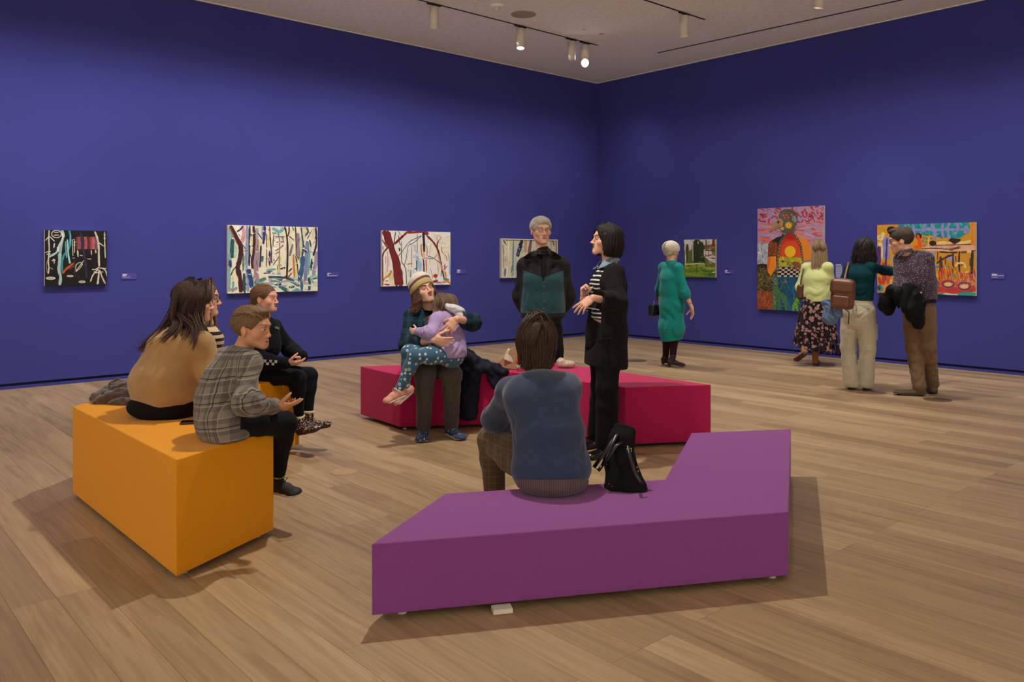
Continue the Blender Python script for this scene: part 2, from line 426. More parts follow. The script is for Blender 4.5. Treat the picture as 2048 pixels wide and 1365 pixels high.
# ---- benches
def felt(name, c, c2=None):
    m, nt, bs, N, L = nodes(name); co = coords(N, L)
    n = noise(N, 420, 3, 0, .7); L.new(co, n.inputs['Vector']); b = lin(c)
    r = ramp(N, [(.3, tuple(x*.82 for x in b)), (.7, tuple(min(1, x*1.15) for x in b))]); L.new(n.outputs['Fac'], r.inputs[0])
    L.new(r.outputs[0], bs.inputs['Base Color']); bs.inputs['Roughness'].default_value = .95
    bs.inputs['Specular IOR Level'].default_value = .15; bs.inputs['Sheen Weight'].default_value = .12
    n2 = noise(N, 500, 3); L.new(co, n2.inputs['Vector']); bump(N, L, bs, n2.outputs['Fac'], .35, .0015); return m
def bench(name, poly, H, mat, label, gap=.03):
    cx = sum(p[0] for p in poly)/len(poly); cy = sum(p[1] for p in poly)/len(poly)
    r = empty(name, (cx, cy, 0), label, 'bench')
    mb = MB(); mb.prism(poly, gap, H); o = mb.build('bench_block', mat, r); bevel(o, .005, 3)
    inner = [(cx+(x-cx)*.93, cy+(y-cy)*.93) for x, y in poly]
    n = len(poly)
    # recessed plinth and levelling feet
    def inset(poly, d):
        A = sum(poly[i][0]*poly[(i+1) % n][1]-poly[(i+1) % n][0]*poly[i][1] for i in range(n)); s = 1 if A > 0 else -1; out = []
        for i in range(n):
            p0, p1, p2 = [np.array(poly[(i+k) % n]) for k in (-1, 0, 1)]
            n1 = nrm([-(p1-p0)[1], (p1-p0)[0]])*s; n2 = nrm([-(p2-p1)[1], (p2-p1)[0]])*s; b = nrm(n1+n2)
            out.append(tuple(p1+b*d/max(.3, np.dot(b, n1))))
        return out
    mb = MB(); mb.prism(inset(poly, .09), .004, gap+.002); mb.build('plinth', M_BLACK, r)
    for (x, y) in inset(poly, .07):
        mb = MB(); mb.lathe((x, y, 0), [(.018, 0), (.018, .008), (.008, .010), (.008, gap+.002)], 14); mb.build('levelling_foot', M_WHITEMETAL, r, True)
    return r
YP = [(-1.458, 3.537), (-1.215, 4.15), (-2.015, 5.04), (-1.675, 5.85), (-1.583, 6.057), (-2.42, 6.30), (-2.59, 4.80)]
RP = [(-1.34, 7.197), (-.916, 6.657), (.021, 6.816), (.840, 6.033), (1.506, 6.16), (.271, 7.60)]
PP = [(-.5445, 3.155), (-.315, 3.831), (.765, 4.07), (1.136, 5.151), (1.805, 5.27), (1.206, 3.554)]
HYL, HRD, HPU = .54, .455, .308
bench('angular_bench', YP, HYL, felt('orange_felt', (230, 152, 4)), 'tall orange yellow felt bench with angular bent shape at left, seating four people')
bench('angular_bench', RP, HRD, felt('crimson_felt', (176, 28, 84)), 'crimson red angular felt bench in the middle under the man in a knit hat')
pb = bench('angular_bench', PP, HPU, felt('purple_felt', (134, 68, 140)), 'low purple angular felt bench in the foreground under the man in a blue sweater')
mb = MB(); q = P(1004, 1213, 3.29); mb.box((q[0], 3.255, .0125), (.078, .05, .019), R=[nrm((1.75, .40, 0)), nrm((-.40, 1.75, 0)), (0, 0, 1)])
mb.build('levelling_block', M_WHITEMETAL, pb)
# ---- ceiling fittings
def strip_on_ceiling(name, a, b, w, mat, label, cat, group=None):
    a = np.array(a); b = np.array(b); d = nrm(b-a); n = np.array([-d[1], d[0]])*w/2
    mb = MB(); mb.prism([tuple(a+n), tuple(b+n), tuple(b-n), tuple(a-n)], CEIL-.004, CEIL+.004)
    return tag(mb.build(name, mat, None, origin=(*((a+b)/2), CEIL)), label, cat, group)
def dL(p): return float(np.dot(p-CORNER, UR))
def on_track(px, py, off):
    """track parallel to the left wall at distance off"""
    k = (px-HX)/FPX; u = UL; o = CORNER+UR*off
    s = (o[0]-k*o[1])/(k*u[1]-u[0]); return o+u*s
t1a = on_track(1195, 92, 1.82); t1b = t1a+UL*14
t2a = on_track(1410, 38, 3.67); t2b = t2a+UL*12
strip_on_ceiling('lighting_track', t1a, t1b, .028, M_BLACK, 'black recessed lighting track running nearest the left wall', 'track')
strip_on_ceiling('lighting_track', t2a, t2b, .028, M_BLACK, 'black recessed lighting track second from the left wall', 'track')
v1 = ceil_pt(1316, 105.5); v2 = ceil_pt(1700, 22); dv = nrm(v2-v1)
strip_on_ceiling('air_slot', v1, v1+dv*9, .035, M_BLACK, 'black air slot in the ceiling running beside the right wall', 'vent')
M_LAMP = plain('lamp_glow', (255, 250, 240), .3, emis=(255, 244, 226), es=60)
M_LAMPDIM = plain('lamp_glow_dim', (255, 250, 240), .3, emis=(255, 244, 226), es=9)
def spot_fixture(p, tilt, label, glow='slot', h=.27):
    """white track cylinder; tilt = direction its beam leans towards"""
    r = empty('track_spotlight', (p[0], p[1], CEIL), label, 'lamp')
    mb = MB(); mb.box((p[0], p[1], CEIL-.012), (.20, .032, .018), R=[(-.7489, -.6626, 0), (.6626, -.7489, 0), (0, 0, 1)]); mb.lathe((p[0], p[1], CEIL-.045), [(.014, 0), (.014, .03)], 12)
    mb.build('track_adapter', M_BLACK, r)
    c = np.array([p[0], p[1], CEIL-.045]); t = nrm((tilt[0], tilt[1], 0)); R = .058
    # cylinder with a slanted mouth
    n = 28; vs = []; fs = []; mb = MB(); u = t; w = np.cross((0, 0, 1), t); sl = .05 if glow == 'open' else .012
    for rr, zz, slant in ((.02, 0, 0), (R, 0, 0), (R, -h, 1), (R-.006, -h, 1), (R-.006, -h+.06, 1)):
        for k in range(n):
            a = 2*math.pi*k/n; q = c+rr*(math.cos(a)*u+math.sin(a)*w); q = q+np.array([0, 0, zz+(sl*math.cos(a) if slant else 0)]); vs.append(q)
    for i in range(4):
        for k in range(n): fs.append((i*n+k, (i+1)*n+k, (i+1)*n+(k+1) % n, i*n+(k+1) % n))
    fs.append(tuple(range(n))); mb.add(vs, fs); mb.build('lamp_housing', M_WHITEMETAL, r, True)
    mb = MB(); vs = []
    for k in range(n):
        a = 2*math.pi*k/n; rr = R-.007; vs.append(c+rr*(math.cos(a)*u+math.sin(a)*w)+np.array([0, 0, -h+(.006 if glow == 'open' else .008 if glow == 'mid' else .05)+sl*math.cos(a)]))
    mb.add(vs, [tuple(range(n))]); mb.build('lamp_lens', M_LAMP if glow == 'open' else M_LAMPDIM, r)
    return r
tocam = lambda p: (-p[0], -p[1])
for px, py, off, lab, gl in ((868, 8, 1.82, 'white cylinder spotlight farthest left on the nearest ceiling track', 'slot'),
                         (1041, 49, 1.82, 'white cylinder spotlight second from left with a bright lower rim', 'mid'),
                         (1143, 77, 1.82, 'white cylinder spotlight just left of the brightly glowing one', 'slot'),
                         (1170, 84, 1.82, 'white cylinder spotlight with its lamp glowing brightly toward the room', 'open')):
    p = on_track(px, py, off); spot_fixture(p, tocam(p) if gl == 'open' else p if gl == 'slot' else (-.2, -1), lab, gl)
p = on_track(1368, 26, 3.67); spot_fixture(p, (1, 1), 'white cylinder spotlight alone at the end of the second ceiling track')
spot_fixture(ceil_pt(1637, -38), (-1, 1), 'white cylinder spotlight cut by the top edge right of centre')
mb = MB(); q = ceil_pt(1047, 28.5); mb.lathe((*q, CEIL), [(.165, .002), (.165, -.004), (.155, -.006), (.0, -.006)], 40)
tag(mb.build('speaker_grille', plain('grille_beige', (172, 160, 144), .8), None, True, origin=(*q, CEIL)), 'flat round beige ceiling speaker grille behind the spotlight', 'ceiling speaker')
for i, (px, py, lab) in enumerate(((994, 17, 'white dome smoke detector beside the round ceiling grille'), (950, 2, 'white dome smoke detector nearer the top edge, left of the other one'))):
    q = ceil_pt(px, py-6); r = empty('smoke_detector', (*q, CEIL), lab, 'smoke detector')
    mb = MB(); mb.lathe((*q, CEIL), [(.085, .002), (.085, -.012), (.075, -.022), (.045, -.03), (.0, -.03)], 32); mb.build('detector_base', M_CEIL, r, True)
    mb = MB(); mb.lathe((*q, CEIL-.03), [(.03, .002), (.03, -.02), (.018, -.034), (.0, -.036)], 20); mb.build('detector_sensor', M_WHITEMETAL, r, True)
q = ceil_pt(1168, 59); mb = MB(); mb.lathe((*q, CEIL), [(.022, .002), (.022, -.004), (.0, -.004)], 18)
tag(mb.build('ceiling_sensor', M_BLACK, None, origin=(*q, CEIL)), 'tiny black round sensor on the ceiling above the bright lamp', 'sensor')
q = ceil_pt(1203, 67.5); mb = MB(); mb.lathe((*q, CEIL), [(.035, .002), (.035, -.004), (.0, -.004)], 18)
tag(mb.build('sprinkler_cover', plain('cap_beige', (190, 178, 162), .8), None, origin=(*q, CEIL)), 'small pale round cap on the ceiling beside the black sensor', 'sprinkler cap')
# floor boxes
M_FBOX = plain('floor_box_bronze', (112, 92, 70), .45, .3)
for px, py, rr, lab in ((1270, 722, .16, 'round floor box with dull metal lid right of the woman in the black coat'), (1875, 800, .13, 'round floor box with dull metal lid beside the boots of the man at right'), (688, 944, .09, 'round wooden floor box lid in front of the orange bench')):
    Y = EYE*FPX/(py-HY); X = (px-HX)/FPX*Y; mb = MB(); 
    r = empty('floor_box', (X, Y, 0), lab, 'floor box')
    mt = M_FBOX if rr > .1 else plain('floor_box_wood', (176, 142, 102), .5)
    mb.lathe((X, Y, 0), [(rr, -.002), (rr, .002), (rr-.012, .003), (rr-.014, .001)], 40); mb.build('floor_box_rim', mt, r)
    mb = MB(); mb.lathe((X, Y, 0), [(rr-.017, -.002), (rr-.017, .0015), (.0, .0015)], 40); mb.build('floor_box_lid', mt, r)
# ---- lights
def spot(name, loc, target, power, size, blend=.6, rad=.05, col=(1, .86, .72), parent=None):
    l = bpy.data.lights.new(name, 'SPOT'); l.energy = power; l.spot_size = math.radians(size); l.spot_blend = blend; l.shadow_soft_size = rad; l.color = col
    o = bpy.data.objects.new(name, l); COL.objects.link(o); o.location = [float(v) for v in loc]
    d = Vector([float(a-b) for a, b in zip(target, loc)]); o.rotation_euler = d.to_track_quat('-Z', 'Y').to_euler(); return o
WARM = (1, .925, .83)
spot('key_spotlight', (-.38, 5.4, 4.33), (-.2, 5.1, 0), 440, 116, .9, .045, WARM)
for x, y, tx, ty, pw, an in ((2.6, 8.3, 2.6, 8.5, 330, 115), (-1.9, 8.4, -1.9, 8.6, 300, 115), (3.4, 3.6, 3.4, 3.9, 40, 125), (-3.6, 3.2, -3.4, 3.4, 30, 120), (4.9, 6.9, 4.9, 7.0, 170, 115), (1.2, 11.0, 1.2, 11.2, 340, 110), (-4.2, 7.4, -4.2, 7.5, 130, 110), (4.0, 10.0, 4.0, 10.1, 160, 100)):
    spot('floor_spotlight', (x, y, 4.33), (tx, ty, 0), pw, an, 1, .07, WARM)
COOL = (1, .95, .90)
for k in range(12):
    s_ = .7+k*.98; pw = (50, 66, 84, 104, 118, 124, 126, 126, 124, 122, 118, 112)[k]
    a = wallpt('L', s_, 4.36, 1.82); spot('wall_spotlight', a, wallpt('L', s_, 1.75, 0), pw*.78, 96, 1, .12, COOL)
for k in range(9):
    s_ = 1.2+k*1.0; pw = (24, 34, 44, 56, 66, 74, 80, 84, 84)[k]
    a = wallpt('R', s_, 4.36, 1.9); spot('wall_spotlight', a, wallpt('R', s_, 1.45, 0), pw*.85, 94, 1, .12, COOL)
# added unseen fill lights washing the pale walls behind the camera for soft bounce
for a_, b_, nn_ in ((CORNER+UR*ROOM, UL, -UR), (CORNER+UL*ROOM, UR, -UL)):
    for t_ in (2.5, 5.5, 8.5, 11.5, 14.0):
        q = a_+b_*t_+nn_*2.4; w_ = a_+b_*t_; spot('rear_fill_light', (*q, 4.33), (*w_, 2.1), 540, 120, 1, .15, (1, .95, .88))
w = bpy.data.worlds.new('world'); bpy.context.scene.world = w; w.use_nodes = True
w.node_tree.nodes['Background'].inputs[0].default_value = (.02, .02, .022, 1)
cam = bpy.data.cameras.new('camera'); co_ = bpy.data.objects.new('camera', cam); COL.objects.link(co_)
co_.location = (0, 0, EYE); co_.rotation_euler = (math.pi/2, 0, 0); cam.sensor_width = 36; cam.lens = FPX/2048*36
cam.shift_y = -(682.5-HY)/2048; cam.clip_start = .05
sc = bpy.context.scene; sc.camera = co_
sc.view_settings.view_transform = 'Standard'; sc.view_settings.look = 'None'; sc.view_settings.gamma = 1; sc.view_settings.exposure = 0
sc.view_settings.use_curve_mapping = False
# ================================================================ figures
def frame(f, u):
    """rows: right, forward, up"""
    f = nrm(f); r = nrm(np.cross(f, nrm(u))); return np.array([r, f, np.cross(r, f)])
CRAN = lambda: ell((0, -.014, .036), (.077, .097, .080))
def head_field(jaw=1., nose=1., fem=0, child=0, mouth=0., ears=1):
    I = [CRAN(), ell((0, .022, -.018), (.063*(1+.05*child), .064, .082)),
         ell((0, .034, .045), (.060, .052, .045))]
    jw = .044*jaw; jz = -.066+.012*child
    for s in (-1, 1):
        I += [cap((s*.056, .0, -.03), (s*jw, .016, jz), .016, .015), cap((s*jw, .016, jz), (s*.014, .072, -.098+.012*child), .016, .014),
              ell((s*.040, .057, -.020), (.024, .022, .020+.006*child))]
    I += [ell((0, .076, -.094+.012*child), (.018, .015, .014)), ell((0, .062, -.060), (.036, .030, .034)),
          cap((-.034, .083, .027), (.034, .083, .027), .0085 if fem or child else .0105)]
    A = U(I, .022)
    for s in (-1, 1): A = sub(A, ell((s*.031, .101, .006), (.019, .017, .0125)), .012)
    nl = .018*nose
    B = [A, cap((0, .085, .018), (0, .092+nl*.72, -.025), .0070, .0085), ell((0, .093+nl*.85, -.028), (.0098, .0105, .0088)),
         ell((.0125, .093+nl*.3, -.033), (.0075, .011, .0075)), ell((-.0125, .093+nl*.3, -.033), (.0075, .011, .0075))]
    A = U(B, .008)
    A = U([A, ecap((-.021, .086, -.056), (0, .0945, -.0545), (.004, .004), (.006, .0065), (0, 0, 1)), ecap((.021, .086, -.056), (0, .0945, -.0545), (.004, .004), (.006, .0065), (0, 0, 1)),
           ecap((-.015, .088, -.0665-mouth), (.015, .088, -.0665-mouth), (.0058, .0058), (.0058, .0058), (0, 0, 1))], .004)
    A = sub(A, ecap((-.023, .100, -.0612-mouth*.5), (.023, .100, -.0612-mouth*.5), (.0022+mouth*.6, .010), (.0022+mouth*.6, .010), (0, 0, 1)), .002)
    for s in (-1, 1) if ears else ():
        R = frame((s*.35, .0, 0.), (0, -.22, 1)); R = np.array([nrm((s*1., -.35, 0)), nrm((s*.35, 1, .18)), nrm((0, -.2, 1))])
        ear = sub(ell((s*.081, -.008, -.004), (.0085, .019, .031), R), ell((s*.092, -.002, .002), (.010, .010, .018), R), .004)
        A = U([A, ear, ell((s*.076, -.002, -.006), (.010, .010, .018))], .005)
    return A
SKIN = {'fair': (222, 172, 148), 'pink': (224, 166, 144), 'tan': (205, 150, 118), 'pale': (228, 184, 160), 'old': (212, 164, 140)}
M_SKIN = vcol('skin', .55, .35, .12, .12, 500)
M_EYE = vcol('eyeball', .15, .6, 0, 0)
def paint_skin(base, lips=(178, 98, 88), stubble=0., hd=None, fine=None, blush=.12):
    b = np.array(lin(SKIN[base])); lp = np.array(lin(lips)); rd = b*np.array([1.02, .82, .77]); st = b*np.array([.62, .60, .62])
    def f(v):
        c = np.tile(b, (len(v), 1))
        if hd is not None:
            o, M, s = hd; q = ((v-o)@M.T)/s
            def blend(w, t):
                nonlocal c
                w = np.clip(w, 0, 1)[:, None]; c = c*(1-w)+t*w
            for sx in (-1, 1): blend(blush*3*np.exp(-(((q-np.array([sx*.042, .06, -.025]))/.024)**2).sum(1)), rd)
            blend(.5*np.exp(-(((q-np.array([0, .115, -.03]))/.016)**2).sum(1)), rd)
            blend(.5*np.exp(-(((np.abs(q)-np.array([.085, .01, .0]))/.03)**2).sum(1)), rd)
            if stubble:
                w = np.exp(-(((q-np.array([0, .07, -.085]))/np.array([.055, .07, .032]))**2).sum(1)*1.0); blend(stubble*1.1*w, st)
                w = np.exp(-(((q-np.array([0, .095, -.046]))/np.array([.024, .03, .007]))**2).sum(1)); blend(stubble*1.6*w, st*.8)
            m = (((q-np.array([0, .094, -.061]))/np.array([.0225, .02, .0105]))**2).sum(1); blend((1.4-1.4*m)*.75, lp)
            m = (((q-np.array([0, .094, -.0612]))/np.array([.019, .03, .0022]))**2).sum(1); blend((1.3-m)*.6, lp*.4)
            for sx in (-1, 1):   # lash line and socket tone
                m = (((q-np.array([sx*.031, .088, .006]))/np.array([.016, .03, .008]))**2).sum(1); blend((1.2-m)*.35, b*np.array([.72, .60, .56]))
        return c
    return f
def eye_mesh(o, M, s, sx, parent, iris=(70, 55, 40), look=(0, 1, 0)):
    """eyeball with iris and pupil"""
    c = np.array([sx*.031, .0765, .0065]); r = .0125; lk = nrm(look)
    u = nrm(np.cross(lk, (0, 0, 1))); w = np.cross(u, lk)
    vs = []; fs = []; cl = []; n = 16; rings = [0, .08, .16, .22, .34, .50, .55, .68, .95, 1.3, 1.9]
    for a in rings:
        for k in range(n):
            t = 2*math.pi*k/n; vs.append(c+r*(math.cos(a)*lk+math.sin(a)*(math.cos(t)*u+math.sin(t)*w)))
    for i in range(len(rings)-1):
        am = (rings[i]+rings[i+1])/2
        cc = lin((8, 7, 7)) if am < .22 else lin(iris) if am < .50 else lin((30, 22, 18)) if am < .55 else lin((216, 205, 198))
        for k in range(n): fs.append((i*n+k, i*n+(k+1) % n, (i+1)*n+(k+1) % n, (i+1)*n+k)); cl.append(cc)
    vs = (np.array(vs)*s)@M+o
    return mesh_obj('eye', vs, fs, M_EYE, parent, True, ccol=cl)
def lid_patches(squint=0.):
    """eyelid shells over the eyeball, head-local"""
    out = []
    for sx in (-1, 1):
        c = np.array([sx*.031, .0765, .0065])
        for (e0, e1) in ((.26-squint, 1.5), (-1.3, -.30+squint)):
            vs = []; fs = []; na, ne = 14, 6
            for i in range(ne+1):
                for j in range(na+1):
                    az = -1.25+2.5*j/na; edge = (e0 if e0 > 0 else e1); k = math.cos(az*.95)
                    a0, a1 = (e0*k, e1) if e0 > 0 else (e0, e1*k)
                    el = a0+(a1-a0)*i/ne; r = .0139
                    vs.append(c+r*np.array([math.sin(az)*math.cos(el), math.cos(az)*math.cos(el), math.sin(el)]))
            for i in range(ne):
                for j in range(na):
                    b = i*(na+1)+j; fs.append((b, b+1, b+na+2, b+na+1))
            out.append((np.array(vs), np.array(fs)))
    return join(out)
def surf(A, o, d, L=.2):
    """first surface point when coming from outside towards o along -d"""
    o = np.array(o, float); d = nrm(d); t = np.linspace(L, 0, 120); q = (o+t[:, None]*d).astype(F32); v = A.f(q)
    i = np.argmax(v < 0); return q[i].astype(float)
def brow_mesh(A, o, M, s, sx, parent, mat, lift=0., thick=.0035):
    pts = []
    for k in range(7):
        x = .014+.027*k/6; z = .026+lift+.007*math.sin(math.pi*min(1, k/5.)*.75); q = surf(A, (sx*x, 0, z), (sx*.25*k/6, 1, 0)); pts.append(q+np.array([0, .0006, 0]))
    pts = [(p*s)@M+o for p in pts]; mb = MB(); th = thick*s
    mb.tube(pts, [th*.7, th, th*1.05, th, th*.85, th*.6, th*.25], 8); 
    return mb.build('eyebrow', mat, parent, True)
def hand_items(wr, d, n, side, s=1., curl=(.3, .35, .4, .45), thumb=(.3, .3), spread=.08, tcurl=.4):
    """d towards the fingers, n the way the palm faces, side +1 right hand / -1 left"""
    d = nrm(d); n = nrm(np.array(n, float)-d*np.dot(n, d)); t = -np.cross(n, d)*side; wr = np.array(wr, float)
    L = lambda a, b, c: wr+(d*a+t*b+n*c)*s
    I = [ecap(L(.0, 0, 0), L(.035, .002, 0), (.024*s, .016*s), (.034*s, .014*s), t), ecap(L(.035, .002, 0), L(.078, .0, 0), (.034*s, .014*s), (.038*s, .0115*s), t),
         ell(L(.035, .024, .008), (.016*s, .026*s, .014*s), np.array([t, d, n]))]
    A = [U(I, .012*s)]; fing = []
    for i, (off, ln_, r) in enumerate(((.029, .072, .0086), (.0095, .080, .0088), (-.0105, .075, .0083), (-.0285, .058, .0074))):
        base = L(.086-(.004 if i in (0, 2) else .012 if i == 3 else 0), off, 0); fd = nrm(d+t*(spread*(1.5-i))); ang = curl[i]*.9; p = base-fd*.012*s; pts = [p, base]
        for sg, (fr, ca) in enumerate(((.46, 1.0), (.30, 1.15), (.24, .8))):
            a = curl[i]*(.85 if sg == 0 else .85+ca*sg*.9); dd = fd*math.cos(a)+n*math.sin(a); base = base+dd*ln_*fr*s; pts.append(base)
        rr = [r*s*1.02, r*s, r*s*.97, r*s*.9, r*s*.78]; fing.append(U(chain(pts, rr), .002))
    tb = L(.022, .026, .004); td = nrm(d*.62+t*(.75-thumb[0]*.5)+n*(.25+thumb[0])); p1 = tb+td*.042*s; td2 = nrm(td+d*.25-t*tcurl*.4+n*tcurl*.5); p2 = p1+td2*.032*s; p3 = p2+nrm(td2-t*tcurl*.3+n*tcurl*.2)*.024*s
    fing.append(U(chain([tb, p1, p2, p3], [.0135*s, .0112*s, .0098*s, .008*s]), .004))
    for fgr in fing: A.append(fgr)
    return U(A, .0055*s)
def arm_items(J, S, g=0., r=(.050, .040, .036, .026), to=1.):
    sh, el_, wr = J['sh'+S], J['el'+S], J['wr'+S]; m = el_+(wr-el_)*.35
    w = el_+(wr-el_)*to
    return chain([sh, el_, m, w], [r[0]+g, r[1]+g, r[2]+g, r[3]+g])
def leg_items(J, S, g=0., r=(.082, .060, .052, .036), to=1.):
    h, k, a = J['hip'+S], J['kn'+S], J['an'+S]; m = k+(a-k)*.3; w = k+(a-k)*to; hm = h+(k-h)*.5
    return chain([h, hm, k, m, w], [r[0]+g, (r[0]+r[1])/2*1.04+g, r[1]+g, r[2]+g, r[3]+g])
def torso_items(J, g=0., hip=(.160, .115), waist=(.135, .10), chest=(.155, .112), top=(.125, .07), shr=.05, k=1.):
    u = nrm(J['shR']-J['shL']); uh = nrm(J['hipR']-J['hipL']); sm = (J['shL']+J['shR'])/2
    mid = J.get('waist', (J['pel']*.5+J['chest']*.5)); G = lambda e: (e[0]*k+g, e[1]*k+g)
    return [ecap(J['pel'], mid, G(hip), G(waist), uh), ecap(mid, J['chest'], G(waist), G(chest), u), ecap(J['chest'], sm, G(chest), G(top), u), cap(J['shL'], J['shR'], shr*k+g)]
def neck_item(J, g=0., r=.052): return cap(J['nk'], J['hd']-J['hM'][2]*.045*J['hs']-J['hM'][1]*.02*J['hs'], r+.006+g, r+g-.002)
def set_head(J, hd, f, u, s):
    J['hd'] = np.array(hd, float); J['hM'] = frame(f, u); J['hs'] = s
def make_body(J, root, skin='fair', hands=(), hA=None, hh=.0028, hb=.006, squint=0., lips=(178, 98, 88), stubble=0., legs=True, g=-.012, iris=(70, 55, 40), look=(0, 1, 0), brow=None, blift=0., eyes=True, blush=.12, arm_r=None, torso_k=1., bth=.0035, neck_r=.052, leg_r=None):
    o, M, s = J['hd'], J['hM'], J['hs']; A = hA or head_field()
    hw = xf(A, o, M, s); hw = U([hw, neck_item(J, 0, neck_r)], .02); cut = plane(J['nk']-nrm(J['hd']-J['nk'])*.03, J['nk']-J['hd'])
    parts = [mesh_field(inter(hw, cut, .004), hh*s)]
    it = torso_items(J, g, k=torso_k)+[neck_item(J, -.004, neck_r)]
    for S in 'LR':
        it += arm_items(J, S, -.004, **({'r': arm_r} if arm_r else {}))
        if legs: it += leg_items(J, S, g, to=.97, **({'r': leg_r} if leg_r else {}))
    B = U(it+[h for h in hands], .012)
    parts.append(mesh_field(B, hb))
    lv, lf = lid_patches(squint)
    if eyes: parts.append(((lv*s)@M+o, lf))
    v, f = join(parts)
    b = mesh_obj('body', v, f, M_SKIN, root, True, col=paint_skin(skin, lips, stubble, (o, M, s), None, blush)(v))
    if eyes:
        for sx in (-1, 1):
            eye_mesh(o, M, s, sx, b, iris, look)
            if brow is not None: brow_mesh(A, o, M, s, sx, b, brow, blift, bth)
    return b
def hair_mat():
    m, nt, bs, N, L = nodes('hair_strands'); a = N.new('ShaderNodeVertexColor'); a.layer_name = 'Col'
    co = coords(N, L, (0, 0, 0), (1, 1, .25)); n1 = noise(N, 240, 3, .4); L.new(co, n1.inputs['Vector']); r = ramp(N, [(.3, (.55, .53, .5)), (.7, (1.25, 1.25, 1.25))]); L.new(n1.outputs['Fac'], r.inputs[0])
    L.new(mix(N, L, .85, a.outputs[0], r.outputs[0], 'MULTIPLY'), bs.inputs['Base Color']); bs.inputs['Roughness'].default_value = .6; bs.inputs['Specular IOR Level'].default_value = .35
    bump(N, L, bs, n1.outputs['Fac'], .6, .003); return m
HAIRM = hair_mat()
def hair_obj(root, base, fields, tubes, c, h=.0035, var=.35, tip=None, tiplen=None):
    """hair mass plus separate locks: tubes = list of (points, radii)"""
    cb = np.array(lin(c)); vs = []; fs = []; cs = []; b = 0; ct = np.array(lin(tip)) if tip else cb
    rs = np.random.RandomState(11)
    if fields is not None:
        v, f = mesh_field(fields, h); vs.append(v); fs.append(f); b += len(v); cs.append(np.tile(cb*.8, (len(v), 1)))
    n = 6
    for pts, rr in tubes:
        pts = np.array(pts); k = cb*(1+var*(rs.rand()*2-1)); k2 = ct*(1+var*(rs.rand()*2-1)); rows = []
        u = None
        for i in range(len(pts)):
            d = nrm(pts[min(i+1, len(pts)-1)]-pts[max(i-1, 0)]); u = nrm(np.cross(d, (.2, .1, 1))) if u is None else nrm(u-d*np.dot(u, d)); w = np.cross(d, u)
            for j in range(n):
                a = 2*math.pi*j/n; rows.append(pts[i]+rr[i]*(math.cos(a)*u+math.sin(a)*w))
        F = [(i*n+j, i*n+(j+1) % n, (i+1)*n+(j+1) % n, (i+1)*n+j) for i in range(len(pts)-1) for j in range(n)]
        vs.append(np.array(rows)); fs.append(np.array(F)+b); b += len(rows)
        t = np.repeat(np.linspace(0, 1, len(pts)), n)[:, None]; cs.append(k*(1-t)+k2*t)
    return mesh_obj('hair', np.concatenate(vs), np.concatenate(fs), HAIRM, root, True, col=np.concatenate(cs))
def locks(guides, n, spread, r, seed=1, taper=.3, curl=0., cf=20., m=9, rspread=None):
    """thin locks scattered round guide curves (world space)"""
    rs = np.random.RandomState(seed); out = []
    for g in guides:
        g = np.array(g, float); tt = np.linspace(0, len(g)-1, m)
        def samp(t):
            i = np.minimum(t.astype(int), len(g)-2); fr = (t-i)[:, None]
            p0 = g[np.maximum(i-1, 0)]; p1 = g[i]; p2 = g[i+1]; p3 = g[np.minimum(i+2, len(g)-1)]
            return .5*((2*p1)+(-p0+p2)*fr+(2*p0-5*p1+4*p2-p3)*fr**2+(-p0+3*p1-3*p2+p3)*fr**3)
        base = samp(tt)
        for _ in range(n):
            a = rs.randn(3)*spread; b = rs.randn(3)*spread*1.3; t = np.linspace(0, 1, m)[:, None]; ph = rs.rand()*6.28
            q = base+a*(1-t)*.9+b*t+curl*np.concatenate([np.sin(t*cf+ph), np.cos(t*cf*.9+ph), .5*np.sin(t*cf*1.1+ph*2)], 1)*(.3+t)
            rr = r*(.7+.6*rs.rand())*(1-(1-taper)*np.linspace(0, 1, m)**2); rr[-1] *= .3; out.append((q, rr))
    return out
def scalp_locks(J, A, dirs, r=.003, lift=.004, m=7, seed=2):
    """locks lying on the skull: dirs = list of (start(x,y,z), end(x,y,z)) unit-ish directions in head-local"""
    out = []; o, M, s = J['hd'], J['hM'], J['hs']; c = np.array([0, -.014, .036]); rs = np.random.RandomState(seed)
    rad = np.array([.077, .097, .080])
    for a, b in dirs:
        pts = []
        for k in range(m):
            t = k/(m-1); d = nrm(np.array(a)*(1-t)+np.array(b)*t); q = c+d*rad*(1+lift/.08)/np.sqrt(1); pts.append(q+rs.randn(3)*.0008)
        rr = [r*(1-.6*abs(2*k/(m-1)-1)**2) for k in range(m)]
        out.append((np.array([(p*s)@M+o for p in pts]), [x*s for x in rr]))
    return out
def haircut(t=.010, n=(0, .72, -.70), c=.012, extra=(), strands=(.0022, .011), back=0.):
    """short-hair cap in head-local space"""
    A = U([grow(CRAN(), t)]+list(extra), .012)
    g = rip(strands[0], strands[1], (1, .25, .1), 1.3, 1.0)
    A = disp(A, g, .003)
    return inter(A, plane(nrm(n)*c/np.linalg.norm(n) if False else np.array([0, 0, 0])+nrm(n)*c, n), .008)
